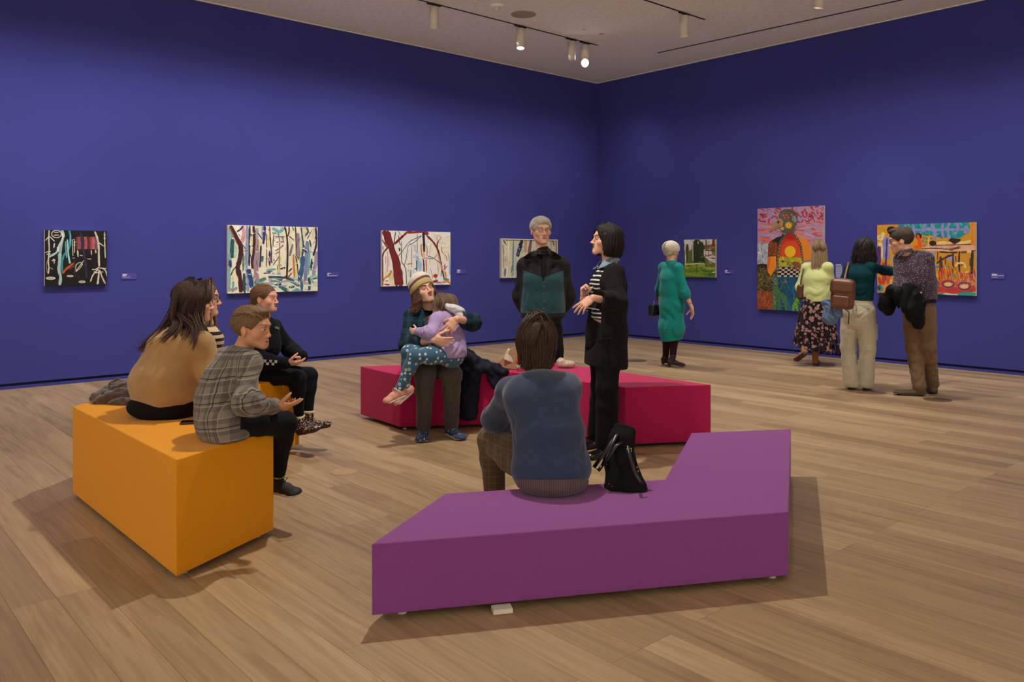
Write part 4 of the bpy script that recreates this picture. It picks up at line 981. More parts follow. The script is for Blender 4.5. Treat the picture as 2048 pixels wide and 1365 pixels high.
# ---------------------------------------------------------------- girl in black sweatshirt
def girl():
    J = base_joints(pel=P(506, 733, 5.93), waist=P(512, 712, 5.93), chest=P(526, 690, 5.92), nk=P(528, 640, 5.93), shR=P(515, 660, 5.78), shL=P(546, 656, 6.06),
        elR=P(512, 722, 5.72), wrR=P(570, 727, 5.72), elL=P(580, 700, 6.10), wrL=P(604, 713, 5.93),
        hipR=P(500, 744, 5.84), hipL=P(508, 740, 6.04), knR=P(595, 757, 5.80), knL=P(618, 752, 6.03), anR=P(598, 836, 5.86), anL=P(617, 828, 6.00), toeR=P(624, 856, 5.80), toeL=P(655, 848, 5.96))
    set_head(J, P(530, 599, 5.93), (1, -.22, .04), (0, 0, 1), .90)
    root = person((*J['pel'][:2], HYL), 'smiling girl in black sweatshirt and leggings sitting at the far end of orange bench')
    A = head_field(fem=1, nose=.95, child=1, mouth=.002)
    h1 = hand_items(J['wrR']+V(.01, 0, 0), (1, .2, -.05), (0, .5, .85), 1, .84, (.3, .4, .5, .6)); h2 = hand_items(J['wrL'], (-.55, -.5, -.6), (-.4, -.2, .3), -1, .82, (.5, .6, .6, .7))
    make_body(J, root, 'pink', (h1, h2), A, .0028, .0055, g=-.022, brow=M_BROWB, blush=.2, arm_r=(.042, .036, .03, .024), torso_k=.88, leg_r=(.07, .05, .044, .032), neck_r=.045, bth=.0022)
    o, M, s = J['hd'], J['hM'], J['hs']; W = lambda x, y, z: (V(x, y, z)*s)@M+o
    hc = haircut(.0085, (0, .76, -.65), .026, [], (.0014, .012)); hc = sub(hc, ell((.088, .008, -.012), (.022, .026, .034)), .006); hc = sub(hc, ell((-.088, .008, -.012), (.022, .026, .034)), .006)
    hc = U([hc, ell((0, -.105, -.035), (.042, .034, .042)), cap((0, -.09, .0), (0, -.10, -.07), .035, .022)], .015); dirs = []; rs = np.random.RandomState(5)
    for i in range(170):
        a = rs.uniform(-1.6, 1.6); dirs.append(((math.sin(a)*.95, .72-abs(math.sin(a))*.55, .62*math.cos(a)+.28), (math.sin(a)*.55+rs.randn()*.03, -.85, -.12+.4*math.cos(a)*rs.rand())))
    for i in range(240):
        sx = rs.choice([-1, 1]); z = rs.uniform(-.25, .55); k = math.sqrt(1-z*z); a0 = .95-.5*z; dirs.append(((sx*math.sin(a0)*k, math.cos(a0)*k, z+.25), (sx*math.sin(2.5)*k, math.cos(2.5)*k, -.15+z*.3+rs.randn()*.06)))
    dirs = [d for d in dirs if abs(d[0][2]+.2) > .12 or d[0][1] < .3]
    hair_obj(root, None, xf(hc, o, M, s), scalp_locks(J, None, dirs, .0036, .0098, 9), (112, 80, 52), .0032, .28)
    sm = cloth('black_fleece', (23, 24, 30), .95, .15, 500, .4, .15, .3)
    T = torso_items(J, .020, hip=(.125, .10), waist=(.128, .105), chest=(.130, .10), top=(.105, .07), shr=.045)
    T += arm_items(J, 'R', .010, (.050, .050, .046, .034))+arm_items(J, 'L', .010, (.048, .046, .042, .034))
    fl = folds([(J['elR'], (.5, 0, 1), .10, .006, .04, 0), (J['elL'], (.5, 0, 1), .10, .006, .04, 0), (P(530, 715, 5.8), (.3, 0, 1), .14, .006, .05, 1)])
    sh = garment('sweatshirt', T, sm, root, .0055, .03, [(V(0, 0, HYL+.006), -Z_)], fl, .008)
    # checkerboard on the near sleeve
    mb = MB(); d = nrm(J['wrR']-J['elR']); up = nrm(np.cross(d, (0, 1, 0))); up = up if up[2] > 0 else -up; nn = nrm(np.cross(up, d)); nn = nn if nn[1] < 0 else -nn
    fA = U(T, .03)
    for i in range(7):
        for j in range(2):
            if (i+j) % 2: continue
            q0 = J['elR']+d*(.045+i*.018)+up*(.016-j*.018-.003); q = surf(fA, q0, nn, .14); mb.box(q-nn*.002, (.0175, .0175, .012), R=[d, up, nn])
    mb.build('checker_patch', plain('patch_white', (196, 192, 186), .8), sh)
    q = surf(fA, P(549, 661, 5.95), nrm((.62, -.75, .25)), .16); zz = nrm((.62, -.75, .25)); xx = nrm(np.cross((0, 0, 1), zz))
    text_mesh('chest_lettering', 'VANS', .024, q, xx, zz, plain('patch_white', (196, 192, 186), .8), sh, onto=fA)
    garment('leggings', [ecap(J['pel']+V(0, 0, -.01), J['pel']+V(0, 0, .07), (.14, .11), (.125, .10), Y_)]+leg_items(J, 'R', .0, (.074, .058, .050, .033), .99)+leg_items(J, 'L', .0, (.074, .058, .050, .033), .99), cloth('black_leggings', (24, 26, 33), .85, .12), root, .006, .035, [], folds([(J['anR']+V(0, 0, .05), Z_, .06, .003, .025, 0)]), .004)
    bm = cloth('leopard_brown', (70, 44, 44), .5, .2, pattern=pat_noise((196, 180, 172), 55, .56), sheen=0); sk = cloth('cream_sock', (206, 200, 140), .9)
    for S in 'RL':
        a = J['an'+S]; up = nrm(J['kn'+S]-a)
        b = shoe(J, S, root, bm, M_SOLEBR, .245, .045, .125, .038, name='ankle_boot', cuff=.006, cuffr=.041, lace=plain('brown_laces', (58, 40, 40), .8), upv=up+V(-.1, 0, 0), solew=1.15)
        mb = MB(); mb.lathe(a+up*.002, [(.034, 0), (.041, .002), (.043, .010), (.040, .018), (.033, .019)], 20, up); mb.build('sock', sk, root, True)
girl()
# ---------------------------------------------------------------- man in blue sweater
def blue_man():
    J = base_joints(pel=P(1102, 938, 3.92), waist=P(1098, 870, 3.93), chest=P(1085, 808, 3.99), nk=P(1074, 742, 4.08), shL=P(1020, 784, 4.12), shR=P(1134, 776, 4.06),
        elL=P(988, 838, 4.32), wrL=P(1018, 868, 4.50), elR=P(1140, 850, 4.36), wrR=P(1085, 872, 4.60),
        hipL=P(1075, 946, 3.98), knL=P(984, 880, 4.42), anL=P(990, 1003, 4.44), toeL=V(-.22, 4.62, .05), hipR=P(1122, 946, 4.0), knR=V(.32, 4.45, .47), anR=V(.32, 4.52, .10), toeR=V(.34, 4.68, .05))
    set_head(J, P(1072, 683, 4.12), (-.08, 1, .10), (0, -.10, 1), 1.0)
    root = person((*J['pel'][:2], HPU), 'man with brown hair and blue sweater sitting on purple bench, back to viewer')
    A = head_field(jaw=1.1)
    h1 = hand_items(J['wrL'], (.9, .35, -.3), (-.1, .2, -1), -1, 1.0, (.4, .5, .6, .6)); h2 = hand_items(J['wrR'], (-.9, .25, -.1), (0, 0, -1), 1, 1.0, (.4, .5, .6, .6))
    make_body(J, root, 'fair', (h1, h2), A, .003, .006, brow=M_BROWD)
    o, M, s = J['hd'], J['hM'], J['hs']; W = lambda x, y, z: (V(x, y, z)*s)@M+o
    HF = U([grow(CRAN(), .006), ell((0, -.066, -.035), (.060, .044, .070)), cap((.072, -.005, .02), (.066, -.02, -.07), .020, .018), cap((-.072, -.005, .02), (-.066, -.02, -.07), .020, .018)], .03)
    HF = sub(HF, ell((0, .10, -.03), (.07, .07, .10)), .01)
    for sx in (-1, 1): HF = sub(HF, ell((sx*.094, .006, -.010), (.014, .016, .022)), .006)
    rs = np.random.RandomState(2); gd = []
    for i in range(16):
        a = -1.5+3.0*i/15; sx = math.sin(a); cx = math.cos(a)
        gd.append([W(sx*.03, .02-.03*cx, .128), W(sx*.078, -.055*cx-.035, .085), W(sx*.093, -.098*cx-.012, .02), W(sx*.086, -.094*cx-.010, -.04), W(sx*.074, -.084*cx-.012, -.085-.02*cx), W(sx*.078, -.092*cx-.012, -.105-.025*cx)])
    swirl = [[W(.035, -.03, .12), W(.0, -.06, .135), W(-.035, -.07, .115), W(-.06, -.085, .07)], [W(-.03, .03, .13), W(.01, -.01, .142), W(.045, -.04, .125), W(.07, -.06, .08)], [W(-.02, .05, .13), W(0, .0, .145), W(.01, -.05, .132), W(.015, -.10, .08)]]
    hair_obj(root, None, xf(HF, o, M, s), locks(gd, 70, .0065, .0038, 5, .3, .0055, 10)+locks(swirl, 60, .010, .0036, 6, .4)+scalp_locks(J, None, comb(520, .3, 3), .0042, .018, 8), (56, 40, 29), .004, .38, (70, 50, 37))
    sw = cloth('blue_knit', (45, 60, 88), .92, .06, 700, .35, .05, .3)
    T = torso_items(J, .014, hip=(.174, .128), waist=(.150, .120), chest=(.152, .115), top=(.125, .08), shr=.05)
    T += arm_items(J, 'L', .006, (.056, .053, .048, .040), .82)+arm_items(J, 'R', .006, (.056, .052, .046, .040), .85)+[ell(P(1104, 935, 3.88), (.178, .14, .10)), ell(P(1080, 790, 4.0), (.175, .09, .12))]
    fl = folds([(J['elL'], (.4, 0, 1), .09, .005, .05, 0), (P(1110, 935, 3.8), (.1, 0, 1), .2, .004, .05, 1.2), (P(1040, 860, 3.9), (.8, 0, .5), .1, .004, .06, .2), (P(1150, 905, 3.85), (-.6, 0, 1), .09, .005, .04, 1)])
    garment('sweater', T, sw, root, .005, .055, [(P(1100, 980, 3.80), nrm((.03, .05, -1))), (J['el'+'L']*.18+J['wrL']*.82, nrm(J['wrL']-J['elL'])) if False else (P(1100, 980, 3.80), (0, 0, -1))], fl, .006, subs=[cap(J['nk']+V(0, 0, .01), J['hd'], .056)])
    tweed = cloth('brown_check_tweed', (88, 72, 54), .95, .12, pattern=lambda N, L, co, b: mix(N, L, mth(N, L, 'MULTIPLY', band(N, L, sepxyz(N, L, co)[2], .035, .10), .4), mix(N, L, mth(N, L, 'MULTIPLY', band(N, L, sepxyz(N, L, co)[0], .035, .10), .4), b, lin((140, 112, 84))), lin((140, 112, 84))), fold=.15)
    up = nrm(J['hipR']-J['hipL'])
    garment('trousers', [ecap(J['pel']+V(0, .0, -.015), J['pel']+V(0, 0, .05), (.172, .135), (.160, .12), up), ell(P(1104, 958, 3.86), (.165, .13, .06))]+leg_items(J, 'L', .0, (.092, .074, .066, .056), .98)+leg_items(J, 'R', .0, (.092, .074, .066, .056), .98), tweed, root, .0055, .035, [],
        folds([(J['knL']+V(.03, -.05, 0), (1, 1, .3), .10, .006, .045, 0), (P(1020, 960, 4.1), (.7, 0, .7), .12, .006, .04, 1)]), .006)
    wb = cloth('grey_knit_rib', (104, 84, 88), .95, .1, pattern=pat_stripe((70, 58, 66), .008, .5, 0, .002))
    garment('undershirt_hem', [ell(P(1104, 963, 3.855), (.174, .140, .066))], wb, root, .005, .02, [(P(1100, 981, 3.8), -Z_) if False else (V(0, 0, HPU+.004), -Z_)])
    for S in 'LR': shoe(J, S, root, plain('brown_leather', (70, 48, 34), .4), M_SOLEB, .29, .047, .085, .022, vox=.006)
blue_man()
# ---------------------------------------------------------------- woman in long black coat
def coat_woman():
    J = base_joints(pel=P(1213, 662, 5.90), waist=P(1215, 610, 5.90), chest=P(1216, 568, 5.90), nk=P(1220, 520, 5.92), shR=P(1206, 545, 6.04), shL=P(1231, 547, 5.78),
        elL=P(1234, 608, 5.64), wrL=P(1186, 596, 5.46), elR=P(1182, 612, 6.10), wrR=P(1166, 598, 5.78),
        hipL=P(1218, 676, 5.82), hipR=P(1206, 676, 6.0), knL=P(1214, 776, 5.78), knR=P(1203, 772, 6.02), anL=P(1214, 892, 5.80), anR=P(1196, 872, 6.10), toeL=P(1182, 908, 5.72), toeR=P(1168, 887, 6.02))
    set_head(J, P(1212, 482, 5.92), (-1, -.20, .14), (.14, 0, 1), .95)
    root = person((*((J['anL']+J['anR'])/2)[:2], 0), 'woman with black bob and long black coat standing in profile, gesturing with both hands')
    A = head_field(fem=1, nose=1.15, mouth=.003)
    hl = hand_items(J['wrL'], (-.80, -.05, -.58), (-.45, .35, -.8), -1, .98, (.15, .25, .3, .35), (.3, .1), .16); hr = hand_items(J['wrR'], (-.10, .05, 1), (.85, -.25, .1), 1, .92, (1.15, 1.2, 1.25, 1.3), (.5, .4), .02)
    make_body(J, root, 'fair', (hl, hr), A, .003, .006, brow=M_BROWD, lips=(160, 84, 78), iris=(50, 36, 28))
    o, M, s = J['hd'], J['hM'], J['hs']; W = lambda x, y, z: (V(x, y, z)*s)@M+o
    HF = U([grow(CRAN(), .017), ecap((0, -.045, .02), (0, -.055, -.075), (.086, .066), (.078, .058), (1, 0, 0)), cap((.074, .030, .035), (.072, .020, -.065), .020, .022), cap((-.074, .030, .035), (-.072, .020, -.065), .020, .022), ell((0, .03, .095), (.055, .05, .022))], .03)
    HF = sub(HF, ell((0, .105, -.035), (.070, .078, .105)), .012)
    gd = []
    for i in range(20):
        a = -1.85+3.7*i/19; sx = math.sin(a); cx = math.cos(a)
        gd.append([W(sx*.02, .01-.02*cx, .130), W(sx*.085, -.06*cx-.012, .085), W(sx*.103, -.112*cx-.014, .01), W(sx*.102, -.116*cx-.014, -.055), W(sx*.084, -.10*cx-.012, -.112)])
    hair_obj(root, None, xf(HF, o, M, s), locks(gd, 75, .0048, .0036, 9, .5)+scalp_locks(J, None, comb(420, 0, 5, yhi=.75, zend=.1), .0036, .021), (30, 20, 20), .004, .3)
    blk = cloth('black_wool', (34, 32, 34), .95, .12, 500, .4, .2, .25)
    st = cloth('navy_white_stripe', (26, 26, 36), .9, .1, pattern=pat_stripe((206, 204, 202), .030, .36, 2, .012))
    F = nrm((-.95, -.3, 0)); R = nrm((-.3, .95, 0))
    garment('striped_top', torso_items(J, .004, hip=(.15, .11), waist=(.14, .105), chest=(.145, .115), top=(.12, .075))+[ell(J['chest']+F*.055+V(0, 0, -.02), (.075, .11, .085))]+arm_items(J, 'R', .002, (.045, .042, .036, .030), .9), st, root, .005, .03, [(P(1200, 640, 5.8), -Z_), (J['elR']*.15+J['wrR']*.85, nrm(J['wrR']-J['elR'])) if False else (P(1200, 641, 5.8), -Z_)])
    cm = cloth('pale_blue_cotton', (116, 138, 158), .85, .05)
    collar(J, cm, root, r=.060, h=.036, w=.085, open_=.5, fdir=(-.95, -.35, 0), thick=.004)
    # coat: solid with an opening down the front
    hem = [ecap(J['pel'], P(1212, 725, 5.90), (.180, .140), (.198, .150), R)]
    T = torso_items(J, .016, hip=(.165, .125), waist=(.15, .118), chest=(.146, .112), top=(.115, .062), shr=.040)+hem
    T = U(T+arm_items(J, 'L', .006, (.054, .062, .062, .058), .97)+[cap(P(1222, 640, 5.66), J['elL'], .045, .05)], .04)
    op = rbox(J['chest']+F*.16+V(0, 0, -.26)+R*.02, (.17, .115, .55), .02, np.array([nrm(F*1+R*.0), R, Z_]))
    op = U([ecap(J['nk']+F*.09+V(0, 0, .02), J['pel']+F*.165+V(0, 0, .02)+R*-.03, (.07, .085), (.13, .085), R), ecap(J['pel']+F*.165+R*-.03, P(1176, 700, 5.9)+R*-.0, (.13, .08), (.03, .03), R)], .02)
    T = sub(T, op, .015); T = sub(T, cap(J['nk'], J['hd'], .055), .01)
    fl = folds([(J['elL']+V(-.03, -.05, 0), (.5, 0, 1), .11, .010, .06, 0), (J['elL']*.5+J['wrL']*.5, (1, 0, .4), .12, .008, .07, 1), (P(1240, 570, 5.7), (.6, 0, 1), .12, .008, .08, 2), (P(1225, 690, 5.7), (1, 0, .1), .2, .006, .10, .5)])
    T = disp(T, fl, .01)
    d = nrm(J['wrL']-J['elL']); cutp = J['elL']*.04+J['wrL']*.96
    T = inter(T, plane(P(1200, 731, 5.9), nrm((-.10, 0, -1))), .006)
    slv = U([cap(J['wrL']-d*.0, J['wrL']+d*.2, .08)], 0); T = sub(T, slv, .004)
    c = field_obj('coat', T, .006, blk, root)
    pk = P(1196, 676, 5.66); cf = surf(T, pk+V(0, .1, 0), (0, -1, 0), .2); mb = MB()
    pts = [surf(T, P(x, y, 5.75), (-.25, -1, 0), .2)+V(0, -.004, 0) for x, y in ((1186, 672), (1196, 677), (1210, 678), (1226, 675))]; mb.tube(pts, .006, 8); mb.build('pocket_edge', blk, c, True)
    garment('trousers', [ecap(J['pel'], J['pel']+V(0, 0, -.06), (.16, .125), (.155, .12), R)]+leg_items(J, 'L', .004, (.090, .072, .072, .080), .93)+leg_items(J, 'R', .004, (.090, .072, .072, .080), .93), cloth('black_trousers', (24, 22, 26), .9, .15, fold=.1), root, .006, .025, [],
        folds([(J['knL'], (1, 0, .15), .25, .006, .07, 0), (J['anL']+V(0, 0, .1), (.3, 0, 1), .1, .005, .06, 1)]), .006)
    sm = plain('black_patent', (20, 20, 24), .22, spec=.7)
    for S in 'LR': shoe(J, S, root, sm, M_SOLEB, .265, .046, .088, .032, name='shoe', toe=1.1, solew=1.1, vox=.004)
    rg = J['wrR']+V(-.02, -.05, .085); 
coat_woman()
# ---------------------------------------------------------------- tall older man
def old_man():
    J = base_joints(pel=P(1086, 650, 7.85), waist=P(1086, 600, 7.85), chest=P(1086, 560, 7.83), nk=P(1086, 503, 7.84), shR=P(1053, 533, 7.84), shL=P(1121, 533, 7.88),
        elR=P(1042, 592, 7.95), wrR=P(1060, 636, 8.03), elL=P(1134, 592, 7.98), wrL=P(1112, 636, 8.05),
        hipR=P(1069, 660, 7.85), hipL=P(1106, 660, 7.87), knR=P(1066, 740, 7.84), knL=P(1112, 740, 7.86), anR=V(.20, 7.90, .09), anL=V(.42, 7.90, .09), toeR=V(.17, 7.74, .05), toeL=V(.47, 7.74, .05))
    set_head(J, P(1082, 463, 7.84), (.26, -1, .0), (0, 0, 1), 1.12)
    root = person((*((J['anL']+J['anR'])/2)[:2], 0), 'tall white-haired man with glasses and dark green jacket standing behind crimson bench')
    A = head_field(jaw=.92, nose=1.1)
    make_body(J, root, 'old', (), A, .0036, .008, brow=M_BROWG, lips=(160, 100, 88), look=(.15, 1, 0), squint=.06, iris=(74, 74, 70))
    o, M, s = J['hd'], J['hM'], J['hs']
    hc = haircut(.012, (0, .70, -.71), .022, [ell((.0, .012, .080), (.076, .090, .048))], (.0012, .012)); hc = sub(hc, ell((.088, .012, -.012), (.022, .028, .034)), .006); hc = sub(hc, ell((-.088, .012, -.012), (.022, .028, .034)), .006)
    dirs = []; rs = np.random.RandomState(9)
    for i in range(330):
        y = rs.uniform(-.95, .80); dirs.append(((.30, y, .9), (-.92+rs.randn()*.08, y*.85, .12+rs.randn()*.1)) if i % 3 else ((.35, y, .9), (.98, y*.8-.10, .05+rs.randn()*.1)))
    hair_obj(root, None, xf(hc, o, M, s), scalp_locks(J, None, dirs, .0036, .0155, 8), (196, 190, 180), .004, .12)
    glasses(J, root, M_BLACK, .021, .015)
    F = nrm((.0, -1, 0)); grn = (30, 72, 80)
    shm = cloth('dark_plaid_shirt', (58, 50, 54), .9, .1, pattern=pat_stripe((30, 28, 34), .03, .4))
    garment('shirt', torso_items(J, .004)+[cap(J['nk']-V(0, 0, .03), J['nk']+V(0, 0, .012), .066, .060)], shm, root, .007, .03)
    collar(J, shm, root, r=.066, h=.030, w=.035, open_=.6, fdir=(.1, -1, 0))
    T = torso_items(J, .045, hip=(.175, .13), waist=(.165, .125), chest=(.165, .12), top=(.13, .07), shr=.046)+arm_items(J, 'R', .016, (.060, .062, .056, .048), 1)+arm_items(J, 'L', .016, (.060, .062, .056, .048), 1)
    T = U(T, .05); T = sub(T, U([ecap(J['nk']+F*.11+V(0, 0, .06), J['chest']+F*.185+V(0, 0, .0), (.062, .08), (.010, .07), X_), cap(J['nk'], J['hd'], .068)], .01), .012)
    fl = folds([(J['elR'], (.3, 0, 1), .14, .010, .08, 0), (J['elL'], (-.3, 0, 1), .14, .010, .08, 1), (P(1080, 600, 7.7), (1, 0, .12), .25, .008, .09, .6), (P(1088, 628, 7.7), (1, 0, 0), .16, .008, .06, 0)])
    T = disp(T, fl, .012); T = inter(T, plane(P(1086, 636, 7.8), -Z_), .01)
    m1 = cloth('black_nylon', (44, 42, 44), .7, .1, fold=.2); m2 = cloth('dark_green_nylon', grn, .7, .08, fold=.2)
    v, f = mesh_field(T, .007); ce = v[f].mean(1); px = ce[:, 0]; z = ce[:, 2]; cx = J['chest'][0]; tz = J['chest'][2]; yl = tz+.075
    front = ce[:, 1] < J['chest'][1]+.03; dx = np.abs(px-cx)
    mid = front & (dx < .205+.012*np.sin(z*9)) & (z < yl-.05+dx*.35) & (z > P(0, 626, 7.8)[2]); back = (~front) & (dx < .17) & (z < yl)
    jk = mesh_obj('jacket', v, f, [m1, m2], root, True, midx=(mid | back).astype(int))
    # ribbed waistband, zip, turned down collar
    garment('waistband', [ecap(P(1086, 636, 7.86), P(1086, 648, 7.86), (.185, .145), (.175, .135), X_)], m1, jk, .007, .02, [(P(1086, 634, 7.8), Z_), (P(1086, 649, 7.8), -Z_)], rip(.002, .016, (1, 0, 0), 0, 0), .003)
    mb = MB(); 
    for k, yy in enumerate(np.linspace(572, 630, 5)):
        q = surf(T, P(1086, yy, 7.85), (0, -1, 0), .3); mb.lathe(q+V(0, .002, 0), [(.008, 0), (.008, .005), (.0, .007)], 12, (0, -1, 0))
    mb.build('snap_buttons', plain('snap_steel', (120, 120, 118), .35, .8), jk, True)
    for fl_ in (((1072, 499), (1063, 503), (1053, 509), (1043, 517), (1053, 520), (1065, 520), (1077, 511)), ((1099, 499), (1108, 503), (1117, 509), (1127, 517), (1117, 521), (1106, 521), (1095, 512))):
        pts = []
        for k, (x, y) in enumerate(fl_):
            q = surf(T, P(x, max(y, 512), 7.84), (0, -1, 0), .3); q = np.array([P(x, y, q[1])[0], q[1]-.016+(.03 if y < 505 else 0), P(x, y, q[1])[2]]); pts.append(q)
        c = np.mean(pts, 0)-V(0, .004, 0); mb = MB(); mb.add(pts+[c], [(i, (i+1) % 7, 7) for i in range(7)]); o_ = mb.build('collar', m1, jk, True); md = o_.modifiers.new('t', 'SOLIDIFY'); md.thickness = .009; md.offset = 0
        sd = o_.modifiers.new('s', 'SUBSURF'); sd.levels = sd.render_levels = 1
    garment('trousers', [ecap(J['pel'], J['pel']+V(0, 0, -.05), (.165, .125), (.16, .12), X_)]+leg_items(J, 'R', .004, (.090, .070, .062, .055), .97)+leg_items(J, 'L', .004, (.090, .070, .062, .055), .97), BLACKCLOTH, root, .008, .02)
    for S in 'LR': shoe(J, S, root, plain('black_leather', (22, 20, 20), .35), M_SOLEB, .29, .047, .085, .022, vox=.008)
old_man()
# ---------------------------------------------------------------- man in knit hat
def hat_man():
    J = base_joints(pel=P(868, 725, 6.74), waist=P(864, 695, 6.72), chest=P(860, 660, 6.68), nk=P(858, 619, 6.69), shR=P(824, 634, 6.64), shL=P(896, 634, 6.70),
        elR=P(815, 690, 6.50), wrR=P(866, 680, 6.17), elL=P(945, 645, 6.46), wrL=P(914, 638, 6.20),
        hipR=P(852, 726, 6.70), hipL=P(886, 726, 6.70), knR=P(850, 750, 6.36), knL=P(903, 750, 6.38), anR=P(847, 855, 6.42), anL=P(903, 851, 6.47), toeR=P(843, 880, 6.24), toeL=P(921, 874, 6.32))
    set_head(J, P(847, 583, 6.66), (.50, -.80, .30), (-.42, .22, 1), .99)
    root = person((*J['pel'][:2], HRD), 'man with cream knit hat and dark plaid shirt sitting on crimson bench, hugging child')
    A = head_field(jaw=1.05, nose=1.0)
    hr = hand_items(J['wrR'], (.92, -.20, -.16), (.1, .85, .2), 1, 1.0, (.25, .35, .4, .45), (.2, .1), .10); hl = hand_items(J['wrL'], (-.62, -.12, -.72), (.1, .9, -.1), -1, 1.0, (.20, .25, .3, .3), (.2, .1), .12)
    make_body(J, root, 'fair', (hr, hl), A, .0028, .0055, brow=M_BROWD, stubble=.35, lips=(168, 100, 92), look=(.2, 1, .25), iris=(60, 44, 34), bth=.004, arm_r=(.045, .040, .038, .029))
    o, M, s = J['hd'], J['hM'], J['hs']; W = lambda x, y, z: (V(x, y, z)*s)@M+o
    # hair to the shoulders
    gd = []
    for i in range(16):
        a = -2.2+4.4*i/15; sx = math.sin(a); cx = math.cos(a)
        q = W(sx*.080, -.088*cx-.012, .02); e1 = W(sx*.098, -.098*cx-.015, -.06); e2 = e1+V(sx*-.012, 0, -.05); e3 = e1+V(sx*-.035, -.01, -.10); gd.append([q, e1, e2, e3])
    HF = U([ecap((0, -.04, .02), (0, -.055, -.085), (.080, .06), (.074, .045), (1, 0, 0)), cap((.074, .005, .0), (.076, -.0, -.10), .016, .018), cap((-.074, .005, .0), (-.076, -.0, -.10), .016, .018)], .03); HF = sub(HF, ell((0, .10, -.03), (.069, .075, .12)), .01)
    hair_obj(root, None, xf(HF, o, M, s), locks(gd, 50, .008, .0038, 4, .3, .010, 14), (82, 56, 44), .004, .35, (112, 76, 58))
    # knit hat
    def hatmat():
        m, nt, bs, N, L = nodes('striped_knit_hat'); co = coords(N, L); a = N.new('ShaderNodeVertexColor'); a.layer_name = 'Col'; L.new(a.outputs[0], bs.inputs['Base Color']); bs.inputs['Roughness'].default_value = .95
        n2 = noise(N, 350, 2); L.new(co, n2.inputs['Vector']); bump(N, L, bs, n2.outputs['Fac'], .5, .002); return m
    n_ = nrm((0, -.36, .93)); c0 = V(0, -.006, .05)
    HT = U([grow(CRAN(), .018), ell(c0+n_*.035, (.094, .112, .075), frame((0, .93, .36), n_))], .02)
    def rib(Q):
        a = np.arctan2(Q[:, 0], Q[:, 1]+.01); return (F32(.0014)*np.sin(a*46)).astype(F32)
    HT = disp(HT, rib, .002); HT = inter(HT, plane(V(0, .06, .038), (0, .36, -.93)), .008)
    brim = inter(grow(HT, .006), plane(V(0, .06, .038)+n_*.030, n_), .005); HH = U([HT, brim], .004)
    v, f = mesh_field(xf(HH, o, M, s), .0035); q = ((v-o)@M.T)/s; h = (q-V(0, .06, .038))@n_
    cl = np.tile(np.array(lin((204, 198, 184))), (len(v), 1)); cl[h < .066] = lin((206, 196, 176)); cl[(h < .062) & (h > .040)] = lin((112, 72, 58)); cl[h < .036] = lin((176, 158, 104))
    mesh_obj('knit_hat', v, f, hatmat(), root, True, col=cl)
    pm = cloth('navy_green_plaid', (26, 40, 56), .9, .15, pattern=lambda N, L, co, b: mix(N, L, mth(N, L, 'MULTIPLY', band(N, L, sepxyz(N, L, co)[2], .09, .42), .55), mix(N, L, mth(N, L, 'MULTIPLY', band(N, L, sepxyz(N, L, co)[0], .09, .42, .2), .55), b, lin((34, 70, 82))), lin((34, 70, 82))), fold=.2)
    T = torso_items(J, .020, hip=(.165, .12), waist=(.155, .115), chest=(.16, .118), top=(.125, .07), shr=.045)+arm_items(J, 'R', .008, (.054, .060, .058, .050), .52)+arm_items(J, 'L', .008, (.054, .060, .056, .048), .42)
    T = U(T, .035); fl = folds([(J['elR'], (.2, 0, 1), .12, .009, .05, 0), (J['elL'], (1, 0, .4), .10, .009, .045, 1), (P(850, 660, 6.5), (.4, 0, 1), .16, .006, .06, 0), (J['shR']+V(0, 0, -.1), (.5, 0, 1), .1, .006, .05, 2)]); T = disp(T, fl, .01)
    T = sub(T, U([cap(J['nk'], J['hd'], .058), ecap(J['nk']+V(0, -.08, .03), J['chest']+V(.01, -.15, .05), (.05, .05), (.012, .05), X_)], .01), .01)
    sh = field_obj('plaid_shirt', T, .006, pm, root)
    garment('undershirt', torso_items(J, .004, top=(.11, .055)), cloth('black_tee', (24, 24, 28), .9), root, .008, .03)
    collar(J, pm, sh, r=.066, h=.028, w=.045, open_=1.1, fdir=(.1, -1, 0))
    mb = MB(); q = surf(T, P(847, 652, 6.68), (-.1, -1, 0), .25); 
    c4 = [surf(T, P(x, y, 6.68), (-.1, -1, 0), .25)+V(0, -.005, 0) for x, y in ((830, 640), (856, 640), (856, 650), (843, 655), (830, 650))]; mb.add(c4, [(0, 1, 2, 3, 4)]); po = mb.build('pocket_flap', pm, sh); md = po.modifiers.new('t', 'SOLIDIFY'); md.thickness = .008
    dn = cloth('dark_olive_denim', (70, 66, 60), .88, .15, fold=.2)
    garment('jeans', [ecap(J['pel']+V(0, 0, -.01), J['pel']+V(0, 0, .06), (.17, .13), (.16, .12), X_)]+leg_items(J, 'R', .004, (.090, .076, .062, .052), .98)+leg_items(J, 'L', .004, (.090, .076, .062, .052), .98), dn, root, .006, .03, [],
        folds([(J['knR']+V(0, 0, -.05), (.3, 0, 1), .10, .006, .05, 0), (J['knL']+V(0, 0, -.05), (.3, 0, 1), .10, .006, .05, 1), (J['anR']+V(0, 0, .07), Z_, .10, .009, .05, 0), (J['anL']+V(0, 0, .07), Z_, .10, .009, .05, 1)]), .01)
    bs_ = cloth('blue_speckled_canvas', (56, 72, 104), .8, .08, pattern=pat_fleck((206, 206, 200), 60, .24, (1.4, .55, .55)), sheen=0)
    for S in 'LR': shoe(J, S, root, bs_, M_SOLEW, .285, .050, .082, .022, name='boat_shoe', lace=plain('white_laces', (200, 196, 186), .8), vox=.0045, solew=1.1)
hat_man()
